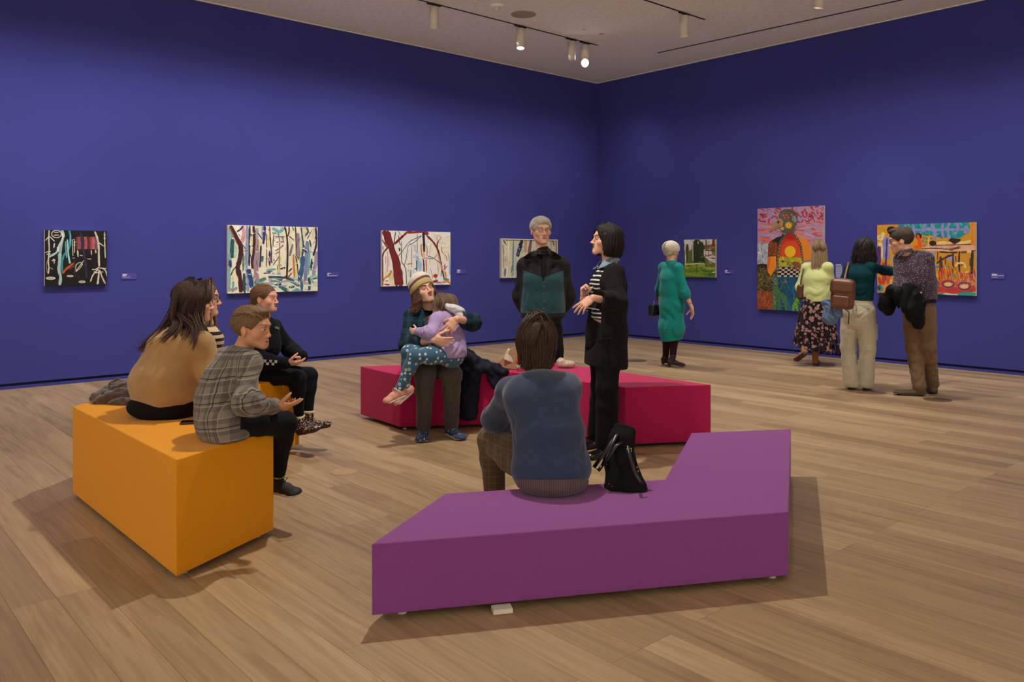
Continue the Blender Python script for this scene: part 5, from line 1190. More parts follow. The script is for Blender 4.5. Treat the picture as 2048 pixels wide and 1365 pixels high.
# ---------------------------------------------------------------- child in lilac jacket
def child():
    J = base_joints(pel=P(903, 704, 6.30), waist=P(899, 683, 6.33), chest=P(893, 655, 6.38), nk=P(890, 626, 6.45), shL=P(875, 641, 6.30), shR=P(907, 637, 6.47),
        elL=P(862, 668, 6.20), wrL=P(836, 664, 6.36), elR=P(905, 665, 6.60), wrR=P(880, 665, 6.64),
        hipL=P(890, 711, 6.24), hipR=P(902, 708, 6.40), knL=P(831, 712, 6.10), knR=P(818, 705, 6.26), anL=P(797, 782, 6.08), anR=P(810, 780, 6.24), toeL=P(757, 806, 6.00), toeR=P(788, 808, 6.2))
    set_head(J, P(888, 615, 6.42), (-.55, .70, -.25), (-.30, .1, 1), .74)
    root = person((*J['pel'][:2], .62), 'child with long brown hair in lilac jacket and daisy leggings curled on lap')
    A = head_field(fem=1, child=1, nose=.7)
    hl = hand_items(J['wrL'], (-1, .3, .05), (.2, 1, 0), -1, .68, (.7, .8, .8, .9)); hr = hand_items(J['wrR'], (-1, .2, 0), (0, 1, 0), 1, .68, (.6, .6, .6, .6))
    make_body(J, root, 'fair', (hl, hr), A, .003, .0055, g=-.035, brow=M_BROWD, arm_r=(.034, .03, .027, .021), torso_k=.74, neck_r=.04, leg_r=(.052, .042, .036, .028))
    o, M, s = J['hd'], J['hM'], J['hs']; W = lambda x, y, z: (V(x, y, z)*s)@M+o
    HF = U([grow(CRAN(), .014), ecap((0, -.045, .03), (0, -.055, -.08), (.08, .06), (.075, .05), (1, 0, 0)), cap((-.074, .03, .02), (-.076, .03, -.12), .022, .022)], .03); HF = sub(HF, ell((.0, .10, -.03), (.055, .05, .10)), .01)
    gs = [[W(0, .02, .13), W(-.07, .02, .08), W(-.10, .03, 0), P(872, 632, 6.36), P(x, y, 6.34)] for x, y in ((858, 655), (864, 650), (853, 646), (868, 640), (862, 638))]
    g2 = [[W(0, -.02, .13), W(x, -.07, .10), W(x*1.3, -.115, .02), P(px, 632, 6.36)] for x, px in ((-.06, 878), (-.03, 886), (0, 892), (.04, 900), (.07, 908))]
    hair_obj(root, None, xf(HF, o, M, s), locks(gs, 50, .010, .0038, 4, .3, .006, 8)+locks(g2, 50, .008, .0038, 5, .3, .004, 7)+scalp_locks(J, None, comb(300, 0, 7), .0038, .015), (98, 76, 60), .004, .35, (124, 98, 78))
    lm = cloth('lilac_nylon', (160, 138, 186), .7, .05, fold=.15)
    R = nrm(J['shR']-J['shL'])
    T = torso_items(J, .018, hip=(.118, .10), waist=(.112, .095), chest=(.112, .09), top=(.09, .06), shr=.042)+arm_items(J, 'L', .004, (.048, .047, .042, .032), .96)+arm_items(J, 'R', .004, (.044, .042, .038, .03), .96)
    fl = folds([(P(905, 690, 6.2), (.2, 0, 1), .12, .010, .045, 0), (J['elL'], (1, 0, .5), .08, .007, .035, 0), (J['elL']+V(-.06, 0, 0), (1, 0, .2), .06, .007, .025, 0), (P(905, 660, 6.25), (.5, 0, 1), .09, .006, .05, 2)])
    jk = garment('jacket', T, lm, root, .005, .035, [(P(900, 717, 6.2), -Z_)], fl, .012)
    # pale hood lying on the back
    hp = P(912, 618, 6.36); H = U([ell(hp, (.075, .060, .028), frame((.3, -1, 0), (.35, 0, 1))), cap(P(893, 612, 6.34), P(922, 632, 6.32), .022, .020), cap(P(905, 611, 6.42), P(925, 624, 6.38), .022, .018)], .02)
    field_obj('hood', disp(H, folds([(hp, (.6, 0, .6), .09, .007, .03, 0)]), .008), .004, cloth('white_fleece', (196, 196, 204), .9), jk)
    lg = cloth('daisy_leggings', (58, 96, 122), .85, .06, pattern=pat_spots([(.30, (206, 208, 206)), (.13, (64, 84, 100))], 27))
    garment('leggings', [ecap(J['pel']+V(0, 0, -.03), J['pel']+V(0, 0, .03), (.115, .095), (.11, .09), R)]+leg_items(J, 'L', .0, (.070, .056, .046, .033), .99)+leg_items(J, 'R', .0, (.068, .056, .046, .033), .99), lg, root, .0055, .03, [], folds([(J['knL'], (1, 0, .4), .06, .004, .03, 0)]), .005)
    pk = plain('coral_mesh', (208, 146, 130), .75, bmp=.3, bsc=300); sk = cloth('white_sock', (212, 206, 200), .9)
    for S in 'LR':
        a = J['an'+S]; up = nrm(J['kn'+S]-a)
        shoe(J, S, root, pk, M_SOLEW, .205, .037, .060, .024, name='sneaker', cuff=.004, cuffr=.034, lace=plain('cream_laces', (206, 180, 130), .8), upv=up+V(-.25, 0, .3), solew=1.12)
        mb = MB(); mb.lathe(a-up*.004, [(.028, 0), (.034, .002), (.034, .014), (.028, .018)], 20, up); mb.build('sock', sk, root, True)
child()
# ---------------------------------------------------------------- older woman in teal dress
def teal_lady():
    J = base_joints(pel=P(1344, 610, 10.57), waist=P(1343, 580, 10.57), chest=P(1343, 556, 10.56), nk=P(1342, 524, 10.56), shR=P(1356, 536, 10.44), shL=P(1327, 535, 10.68),
        elR=P(1370, 585, 10.38), wrR=P(1384, 616, 10.36), elL=P(1319, 580, 10.80), wrL=P(1320, 614, 10.74),
        hipR=P(1352, 620, 10.50), hipL=P(1336, 620, 10.63), knR=P(1349, 672, 10.52), knL=P(1334, 671, 10.68), anR=P(1345, 720, 10.50), anL=P(1331, 718, 10.72), toeR=P(1366, 728, 10.52), toeL=P(1340, 724, 10.78))
    set_head(J, P(1343, 503, 10.56), (.80, .52, -.08), (.05, 0, 1), 1.0)
    root = person((*((J['anL']+J['anR'])/2)[:2], 0), 'older woman with short white hair and green teal dress standing near small landscape painting')
    A = head_field(fem=1)
    h = hand_items(J['wrR'], (.10, -.05, -1), (-.9, -.3, 0), 1, .95, (.25, .3, .35, .4), (.2, .1)); h2 = hand_items(J['wrL'], (0, .1, -1), (1, 0, 0), -1, .95)
    make_body(J, root, 'old', (h, h2), A, .004, .008, brow=M_BROWG, arm_r=(.042, .038, .036, .026))
    o, M, s = J['hd'], J['hM'], J['hs']
    HF = U([grow(CRAN(), .014), ell((0, -.06, -.02), (.07, .05, .05))], .03); HF = sub(HF, ell((0, .11, -.045), (.075, .075, .105)), .01)
    hair_obj(root, None, xf(HF, o, M, s), scalp_locks(J, None, comb(420, 0, 6, zend=-.35), .0055, .021), (206, 198, 182), .005, .14)
    glasses(J, root, M_BLACK, .021, .018)
    tl = cloth('teal_linen', (6, 128, 124), .88, .08, fold=.12)
    F = nrm((.75, .65, 0)); R = nrm((.65, -.75, 0))
    T = torso_items(J, .022, hip=(.155, .12), waist=(.14, .11), chest=(.135, .105), top=(.105, .06), shr=.040)
    T += [ecap(J['pel'], P(1343, 655, 10.58), (.165, .135), (.172, .15), R), ecap(P(1343, 655, 10.58), P(1343, 676, 10.58), (.172, .15), (.15, .135), R)]
    T += [cap(J['shR'], J['elR'], .052, .055), cap(J['elR'], J['elR']*.75+J['wrR']*.25, .056, .05), cap(J['shL'], J['elL'], .052, .055), cap(J['elL'], J['elL']*.75+J['wrL']*.25, .056, .05)]
    fl = folds([(P(1340, 655, 10.4), (.9, 0, .2), .22, .022, .11, 0), (P(1372, 590, 10.3), (.2, 0, 1), .09, .010, .05, 0), (P(1340, 600, 10.3), (1, 0, .1), .3, .010, .12, .4)])
    d = garment('dress', T, tl, root, .009, .05, [(P(1340, 683, 10.5), nrm((.15, 0, -1)))], fl, .02)
    collar(J, tl, d, r=.060, h=.035, w=.04, open_=.6)
    tg = cloth('plum_tights', (52, 24, 32), .85)
    garment('tights', leg_items(J, 'R', .002, (.07, .055, .050, .034), 1.0)+leg_items(J, 'L', .002, (.07, .055, .050, .034), 1.0), tg, root, .007, .01)
    for S in 'LR': shoe(J, S, root, plain('plum_suede', (44, 24, 28), .8), M_SOLEB, .25, .040, .075, .018, name='ankle_boot', heel=.03, cuff=.05, cuffr=.044, vox=.006)
    mb = MB(); c = J['elR']*.35+J['wrR']*.65; mb.lathe(c, [(.034, 0), (.037, .003), (.037, .012), (.034, .015)], 20, nrm(J['wrR']-J['elR'])); mb.build('bracelet', plain('silver', (190, 186, 180), .25, .9), root, True)
    # handbag at her far hip
    b = empty('handbag', P(1310, 632, 10.72), 'small black shoulder bag hanging at the left hip of the teal dress', 'handbag')
    c = P(1310, 621, 10.72); Rb = frame(nrm((-.65, .75, 0)), Z_); A = rbox(c, (.10, .042, .075), .02, Rb); A = U([A, rbox(c+V(0, 0, .03)-Rb[1]*.006, (.103, .046, .048), .02, Rb)], .004)
    lt = plain('black_leather', (22, 20, 20), .35); field_obj('bag_body', A, .005, lt, b)
    mb = MB(); mb.tube([c+V(0, 0, .07)+Rb[0]*.08, P(1313, 590, 10.74), P(1316, 560, 10.76), P(1321, 534, 10.76), P(1334, 524, 10.64)], .008, 8); mb.build('strap', lt, b, True)
    mb = MB(); q = P(1308, 604, 10.68)
    for k in range(4): mb.lathe(q+V(0, 0, -.018*k), [(.008, 0), (.011, .003), (.008, .008)], 10)
    mb.build('chain_link', plain('silver', (190, 186, 180), .25, .9), b, True)
teal_lady()
# ---------------------------------------------------------------- woman in yellow-green sweater
def lime_woman():
    J = base_joints(pel=P(1634, 612, 10.72), waist=P(1634, 585, 10.72), chest=P(1635, 558, 10.72), nk=P(1638, 524, 10.72), shR=P(1656, 535, 10.62), shL=P(1613, 536, 10.86),
        elR=P(1662, 572, 10.66), wrR=P(1656, 590, 10.92), elL=P(1600, 575, 10.92), wrL=P(1608, 596, 11.1),
        hipR=P(1644, 620, 10.66), hipL=P(1626, 620, 10.78), knR=P(1636, 672, 10.66), knL=P(1616, 672, 10.80), anR=P(1631, 720, 10.66), anL=P(1607, 702, 10.62), toeR=P(1637, 729, 10.88), toeL=P(1592, 718, 10.70))
    set_head(J, P(1638, 500, 10.74), (.30, .95, -.05), (0, 0, 1), .96)
    root = person((*J['anR'][:2], 0), 'woman with long blond hair, pale lime sweater and dark floral skirt facing bird painting')
    A = head_field(fem=1); h = hand_items(J['wrR'], (0, .8, .3), (-1, 0, 0), 1, .95); h2 = hand_items(J['wrL'], (.2, .8, .2), (1, 0, 0), -1, .95)
    make_body(J, root, 'fair', (h, h2), A, .004, .008, brow=M_BROWB)
    o, M, s = J['hd'], J['hM'], J['hs']; W = lambda x, y, z: (V(x, y, z)*s)@M+o
    HF = U([grow(CRAN(), .014), ecap((0, -.045, .03), (0, -.07, -.20), (.082, .055), (.078, .035), (1, 0, 0))], .03); HF = sub(HF, ell((0, .11, -.03), (.075, .07, .12)), .01)
    gs = [[W(x*.3, .0, .13), W(x, -.08+abs(x)*.6, .07), W(x*1.15, -.10+abs(x)*.6, -.03), W(x*1.2, -.115+abs(x)*.5, -.16), W(x*1.15+.004, -.10+abs(x)*.3, -.30)] for x in np.linspace(-.075, .075, 9)]
    hair_obj(root, None, xf(HF, o, M, s), locks(gs, 45, .008, .005, 5, .3, .004, 7)+scalp_locks(J, None, comb(200, 0, 7), .0055, .017), (120, 98, 76), .005, .32, (170, 144, 112))
    lm = cloth('lime_knit', (198, 206, 138), .95, .05, 600, .3, .06, .3)
    T = torso_items(J, .020, hip=(.162, .12), waist=(.150, .115), chest=(.150, .11), top=(.12, .07), shr=.045)+arm_items(J, 'R', .008, (.050, .050, .046, .038), .95)+arm_items(J, 'L', .008, (.050, .050, .046, .038), .95)
    sw = garment('sweater', T, lm, root, .007, .04, [(P(1634, 604, 10.6), nrm((.05, .0, -1)))], folds([(P(1634, 590, 10.6), (.2, 0, 1), .2, .007, .08, 0), (J['elR'], Z_, .1, .007, .05, 1)]), .008)
    F = nrm((.6, .8, 0)); R = nrm((.8, -.6, 0)); fm = cloth('black_floral', (34, 24, 30), .9, .1, pattern=pat_floral)
    T = [ecap(P(1634, 596, 10.72), P(1634, 625, 10.72), (.165, .13), (.215, .17), R), ecap(P(1634, 625, 10.72), P(1632, 670, 10.72), (.215, .17), (.255, .21), R), ecap(P(1632, 670, 10.72), P(1631, 716, 10.72), (.255, .21), (.325, .26), R)]
    def pleat(Q):
        q = Q-P(1632, 650, 10.72).astype(F32); a = np.arctan2(dot3(q, F), dot3(q, R)); t = np.clip((P(1634, 600, 10.72)[2]-Q[:, 2])/.75, 0, 1)
        return (F32(.022)*t*np.sin(a*11+1.2*np.sin(a*3+q[:, 2]*4))).astype(F32)
    T = U(T, .03); inner = inter(ecap(P(1632, 690, 10.72), P(1631, 730, 10.72), (.27, .21), (.31, .245), R), plane(P(1632, 680, 10.72), Z_)); T = disp(T, pleat, .03)
    T = inter(T, plane(P(1632, 701, 10.6), nrm((-.12, .1, -1))), .006); T = sub(T, inner, .006)
    field_obj('floral_skirt', T, .008, fm, root)
    bt = plain('tan_suede', (140, 92, 56), .8, bmp=.2)
    shoe(J, 'R', root, bt, M_SOLEBR, .25, .042, .078, .020, name='ankle_boot', heel=.018, cuff=.12, cuffr=.050, vox=.006)
    shoe(J, 'L', root, bt, M_SOLEBR, .25, .042, .078, .020, name='ankle_boot', heel=.018, cuff=.12, cuffr=.050, vox=.006, upv=(.45, .25, 1))
    b = empty('handbag', P(1604, 590, 10.86), 'brown leather handbag under the left elbow of the lime sweater', 'handbag')
    c = P(1601, 584, 10.94); Rb = frame(nrm((-.9, .3, 0)), Z_); field_obj('bag_body', U([rbox(c, (.13, .045, .10), .03, Rb)], 0), .006, plain('brown_leather_bag', (84, 48, 32), .4), b)
    mb = MB(); mb.tube([c+Rb[0]*.1+V(0, 0, .08), P(1604, 560, 10.95), P(1608, 537, 10.90), P(1612, 531, 10.86)], .008, 8); mb.tube([c-Rb[0]*.1+V(0, 0, .08), P(1602, 560, 10.85), P(1607, 538, 10.80)], .008, 8); mb.build('strap', plain('brown_leather_bag', (84, 48, 32), .4), b, True)
lime_woman()
# ---------------------------------------------------------------- woman with teal top and white trousers
def backpack_woman():
    J = base_joints(pel=P(1716, 612, 8.72), waist=P(1719, 578, 8.72), chest=P(1720, 552, 8.72), nk=P(1722, 522, 8.74), shR=P(1744, 535, 8.64), shL=P(1698, 538, 8.84),
        elR=P(1768, 541, 8.82), wrR=P(1802, 546, 9.0), elL=P(1684, 572, 8.86), wrL=P(1692, 580, 9.1),
        hipR=P(1731, 622, 8.66), hipL=P(1702, 622, 8.78), knR=P(1735, 695, 8.68), knL=P(1697, 695, 8.82), anR=P(1732, 762, 8.70), anL=P(1702, 762, 8.76), toeR=P(1738, 771, 8.95), toeL=P(1706, 771, 8.98))
    set_head(J, P(1729, 502, 8.78), (.50, .85, -.05), (.02, 0, 1), .98)
    root = person((*((J['anL']+J['anR'])/2)[:2], 0), 'woman with curly dark hair, teal top and white trousers pointing at painting')
    A = head_field(fem=1); h = hand_items(J['wrR'], (.9, .35, .1), (0, .3, -1), 1, .95, (.1, .6, .8, .9)); h2 = hand_items(J['wrL'], (.2, .8, .3), (1, 0, 0), -1, .95)
    make_body(J, root, 'tan', (h, h2), A, .0035, .007, brow=M_BROWD)
    o, M, s = J['hd'], J['hM'], J['hs']; W = lambda x, y, z: (V(x, y, z)*s)@M+o
    HF = U([grow(CRAN(), .014), ecap((0, -.05, .03), (0, -.065, -.11), (.09, .065), (.09, .055), (1, 0, 0))], .03); HF = sub(HF, ell((0, .11, -.03), (.078, .07, .12)), .01)
    gs = [[W(x*.4, .01, .13), W(x, -.09+abs(x)*.7, .06), W(x*1.2, -.115+abs(x)*.7, -.04), W(x*1.25, -.11+abs(x)*.6, -.15)] for x in np.linspace(-.085, .085, 10)]
    hair_obj(root, None, xf(HF, o, M, s), locks(gs, 45, .011, .0048, 5, .4, .012, 16)+scalp_locks(J, None, comb(160, .2, 7), .005, .018), (34, 26, 26), .005, .35)
    R = nrm(J['hipR']-J['hipL']); tm = cloth('dark_teal_jersey', (10, 66, 78), .85, .08, fold=.05)
    T = torso_items(J, .006, hip=(.158, .115), waist=(.135, .105), chest=(.145, .105), top=(.115, .065), shr=.042)+arm_items(J, 'R', .004, (.046, .044, .04, .032), .95)+arm_items(J, 'L', .004, (.046, .044, .04, .032), .95)
    garment('top', T, tm, root, .0065, .04, [(P(1716, 602, 8.6), -Z_)], addg(folds([(P(1725, 590, 8.6), (.1, 0, 1), .14, .005, .05, 0)])), .006, subs=[])
    wt = cloth('white_cargo_cotton', (196, 188, 166), .88, .05, fold=.15)
    L_ = lambda S: leg_items(J, S, .0, (.100, .084, .078, .082), 1.05)
    tr = garment('cargo_trousers', [ecap(P(1716, 605, 8.72), P(1716, 625, 8.72), (.150, .115), (.172, .14), R), ecap(P(1717, 625, 8.72), P(1717, 638, 8.72), (.172, .14), (.172, .13), R)]+L_('R')+L_('L'), wt, root, .007, .012, [(P(1716, 598, 8.72), Z_), (V(0, 0, .022), -Z_)],
        folds([(J['knR'], (.3, 0, 1), .2, .008, .09, 0), (J['knL'], (.3, 0, 1), .2, .008, .09, 1), (P(1717, 640, 8.6), (.1, 0, 1), .12, .008, .05, 1), (J['anL'], Z_, .14, .008, .08, 0), (J['anR'], Z_, .14, .008, .08, 1)]), .01)
    AT = U([ecap(P(1717, 625, 8.72), P(1717, 645, 8.72), (.180, .145), (.180, .14), R)]+L_('R'), .02)
    F = nrm((-.5, -.85, 0))
    q = surf(AT, P(1733, 612, 8.72), F, .3); mb = MB(); Rb = np.array([nrm(np.cross(Z_, F))*1., F, Z_]); mb.box(q, (.14, .012, .035), R=Rb); mb.build('back_pocket', wt, tr)
    q = surf(AT, P(1738, 665, 8.70), nrm((.8, -.5, 0)), .3); mb = MB(); n2 = nrm((.8, -.5, 0)); mb.box(q, (.13, .022, .17), R=np.array([nrm(np.cross(Z_, n2)), n2, Z_])); bevel(mb.build('cargo_pocket', wt, tr), .008)
    for S in 'LR': shoe(J, S, root, plain('brown_leather', (70, 48, 34), .4), M_SOLEB, .24, .040, .07, .018, vox=.006)
    # backpack on the left shoulder
    lt = plain('chestnut_leather', (110, 66, 44), .42, bmp=.15, bsc=40)
    b = empty('backpack', P(1686, 620, 8.50), 'chestnut leather backpack on the left shoulder of the woman in white trousers', 'backpack')
    c = P(1686, 590, 8.52); Rb = frame(nrm((-.55, -.83, 0)), nrm((.10, 0, 1)))
    A = U([rbox(c, (.115, .07, .15), .05, Rb), rbox(c+V(0, 0, .06), (.10, .065, .11), .05, Rb)], .03); A = disp(A, folds([(c, (.3, 0, 1), .2, .006, .09, 0)]), .006); bb = field_obj('pack_body', A, .006, lt, b)
    fl = inter(sub(grow(rbox(c+V(0, 0, .085)+Rb[1]*.010, (.112, .080, .085), .045, Rb), .004), grow(A, .001), 0) if False else rbox(c+V(0, 0, .085)+Rb[1]*.014, (.118, .080, .080), .045, Rb), plane(c+V(0, 0, .022), nrm((0, 0, -1))), .006); field_obj('flap', fl, .006, lt, b)
    field_obj('front_pocket', rbox(c+Rb[1]*.075-Rb[2]*.065, (.085, .03, .06), .022, Rb), .005, lt, b)
    mb = MB(); mb.tube([c+Rb[2]*.14, P(1692, 545, 8.70), P(1697, 526, 8.80), P(1697, 525, 8.9), P(1690, 545, 8.98)], .012, 8, flat=.45); mb.tube([c-Rb[2]*.12+Rb[0]*.02, P(1706, 612, 8.56), P(1709, 600, 8.6), P(1704, 590, 8.62)], .009, 8, flat=.5); mb.tube([c-Rb[2]*.10+Rb[0]*.04, P(1698, 625, 8.46), P(1697, 648, 8.5)], .010, 8, flat=.5); mb.build('strap', lt, b, True)
    # denim jacket hanging below it
    b = empty('denim_jacket', P(1664, 640, 8.66), 'faded blue denim jacket hanging beside white trousers under the chestnut backpack', 'jacket')
    A = U([ecap(P(1668, 606, 8.68), P(1659, 640, 8.66), (.06, .05), (.085, .05), (1, .2, 0)), ecap(P(1674, 604, 8.64), P(1676, 630, 8.62), (.06, .05), (.05, .04), (1, .2, 0)), cap(P(1660, 615, 8.66), P(1650, 606, 8.7), .05, .035)], .03)
    A = disp(A, folds([(P(1664, 620, 8.6), (1, 0, .3), .25, .026, .05, 0)]), .03); field_obj('denim_cloth', A, .006, cloth('faded_denim', (98, 122, 160), .9, .12), b)
backpack_woman()
# ---------------------------------------------------------------- man in patterned shirt
def pattern_man():
    J = base_joints(pel=P(1838, 612, 8.42), waist=P(1834, 575, 8.42), chest=P(1828, 540, 8.42), nk=P(1812, 504, 8.42), shR=P(1853, 518, 8.34), shL=P(1802, 520, 8.50),
        elR=P(1859, 566, 8.40), wrR=P(1848, 588, 8.66), elL=P(1800, 575, 8.36), wrL=P(1782, 596, 8.62),
        hipR=P(1851, 622, 8.38), hipL=P(1825, 622, 8.48), knR=P(1855, 695, 8.38), knL=P(1828, 695, 8.46), anR=P(1865, 768, 8.48), anL=P(1838, 772, 8.34), toeR=P(1858, 776, 8.66), toeL=P(1808, 782, 8.38))
    set_head(J, P(1802, 482, 8.44), (-.93, .42, -.22), (-.12, .05, 1), 1.08)
    root = person((*((J['anL']+J['anR'])/2)[:2], 0), 'man with glasses, dark patterned shirt and brown trousers leaning toward orange painting')
    A = head_field(jaw=1.05, nose=1.0); h = hand_items(J['wrL'], (-.7, .4, -.3), (.3, .2, -1), -1, 1.0, (.5, .6, .7, .7)); h2 = hand_items(J['wrR'], (-.4, .8, 0), (0, 0, -1), 1, 1.)
    make_body(J, root, 'fair', (h, h2), A, .0035, .007, brow=M_BROWD, stubble=.2, torso_k=.9)
    o, M, s = J['hd'], J['hM'], J['hs']
    hc = haircut(.013, (0, .70, -.71), .020, [ell((0, .030, .105), (.064, .066, .028))], (.0018, .012)); hc = sub(hc, ell((.088, .012, -.012), (.022, .028, .034)), .006); hc = sub(hc, ell((-.088, .012, -.012), (.022, .028, .034)), .006)
    dirs = []; rs = np.random.RandomState(9)
    for i in range(330):
        y = rs.uniform(-.98, .8); sx = rs.choice([-1, 1]); dirs.append(((-sx*.15, y, .95), (sx*.95+rs.randn()*.08, y*.85-.15, .12+rs.randn()*.08)))
    hair_obj(root, None, xf(hc, o, M, s), scalp_locks(J, None, dirs, .0045, .016, 7), (74, 62, 52), .004, .35)
    glasses(J, root, M_BLACK, .021, .016)
    R = nrm((.9, .4, 0)); pm = cloth('plum_patterned_cotton', (62, 50, 66), .88, .08, pattern=pat_fleck((170, 154, 160), 62, .27, (1, 1, 1.5)), fold=.12)
    T = torso_items(J, .018, hip=(.168, .125), waist=(.160, .125), chest=(.162, .122), top=(.13, .075), shr=.05)+arm_items(J, 'R', .008, (.056, .056, .05, .04), .8)+arm_items(J, 'L', .008, (.056, .058, .054, .044), .8)+[ell(P(1838, 560, 8.36), (.14, .12, .16), frame((-.4, .9, 0), Z_))]
    sh = garment('patterned_shirt', T, pm, root, .0065, .04, [(P(1840, 601, 8.3), nrm((.05, 0, -1)))], folds([(J['elL'], (.3, 0, 1), .12, .009, .06, 0), (P(1845, 585, 8.3), (.3, 0, 1), .16, .008, .06, 1), (J['elR'], (.3, 0, 1), .1, .007, .05, 2)]), .01, subs=[cap(J['nk'], J['hd'], .056)])
    collar(J, pm, sh, r=.062, h=.035, w=.03, open_=.8)
    br = cloth('brown_cord', (112, 88, 64), .9, .12, fold=.12)
    garment('trousers', [ecap(P(1838, 590, 8.42), P(1838, 625, 8.42), (.165, .13), (.172, .14), R)]+leg_items(J, 'R', .0, (.098, .080, .070, .064), 1.0)+leg_items(J, 'L', .0, (.098, .080, .070, .064), 1.0), br, root, .007, .03, [(P(1838, 595, 8.4), Z_)],
        folds([(J['knL']+V(0, 0, -.1), (.3, 0, 1), .16, .009, .07, 0), (J['knR']+V(0, 0, -.1), (.3, 0, 1), .16, .009, .07, 2), (J['anL']+V(0, 0, .1), Z_, .14, .010, .06, 0), (J['anR']+V(0, 0, .1), Z_, .14, .010, .06, 1), (P(1838, 630, 8.3), (.3, 0, 1), .12, .007, .05, 1)]), .012)
    garment('belt', [ecap(P(1838, 598, 8.42), P(1838, 606, 8.42), (.178, .142), (.180, .145), R)], plain('black_leather', (22, 20, 20), .35), root, .006, 0, [(P(1838, 599, 8.4), Z_), (P(1838, 606, 8.4), -Z_)])
    for S in 'LR': shoe(J, S, root, plain('olive_brown_suede', (84, 68, 50), .8, bmp=.2), plain('dark_brown_sole', (46, 38, 32), .7), .31, .052, .09, .026, name='work_boot', cuff=.03, cuffr=.056, vox=.006)
    # black coat over the left forearm
    b = empty('draped_coat', P(1800, 650, 8.40), 'black coat draped over the left forearm of the man in patterned shirt', 'coat')
    A = U([ecap(P(1790, 586, 8.42), P(1772, 612, 8.46), (.10, .08), (.085, .07), (1, .2, 0)), ecap(P(1772, 605, 8.46), P(1778, 624, 8.48), (.075, .06), (.05, .04), (1, .2, 0)), ecap(P(1812, 580, 8.24), P(1826, 612, 8.20), (.13, .055), (.15, .06), (1, .1, 0)), ecap(P(1826, 612, 8.20), P(1838, 650, 8.22), (.13, .055), (.055, .04), (1, .1, 0)), cap(P(1790, 585, 8.36), P(1822, 590, 8.22), .07, .06)], .04)
    A = disp(A, folds([(P(1800, 600, 8.2), (1, 0, .3), .34, .030, .11, 0), (P(1830, 630, 8.1), (1, 0, .4), .25, .022, .09, 1)]), .02)
    c = field_obj('coat_cloth', A, .007, cloth('black_shell', (20, 20, 24), .6, .15, fold=.2), b)
    q = surf(A, P(1836, 585, 8.24), (0, -1, 0), .3); mb = MB(); mb.box(q, (.03, .008, .016), R=[nrm((1, .1, -.2)), V(0, 1, 0), nrm((.2, 0, 1))]); mb.build('care_tag', plain('patch_white', (196, 192, 186), .8), c)
pattern_man()
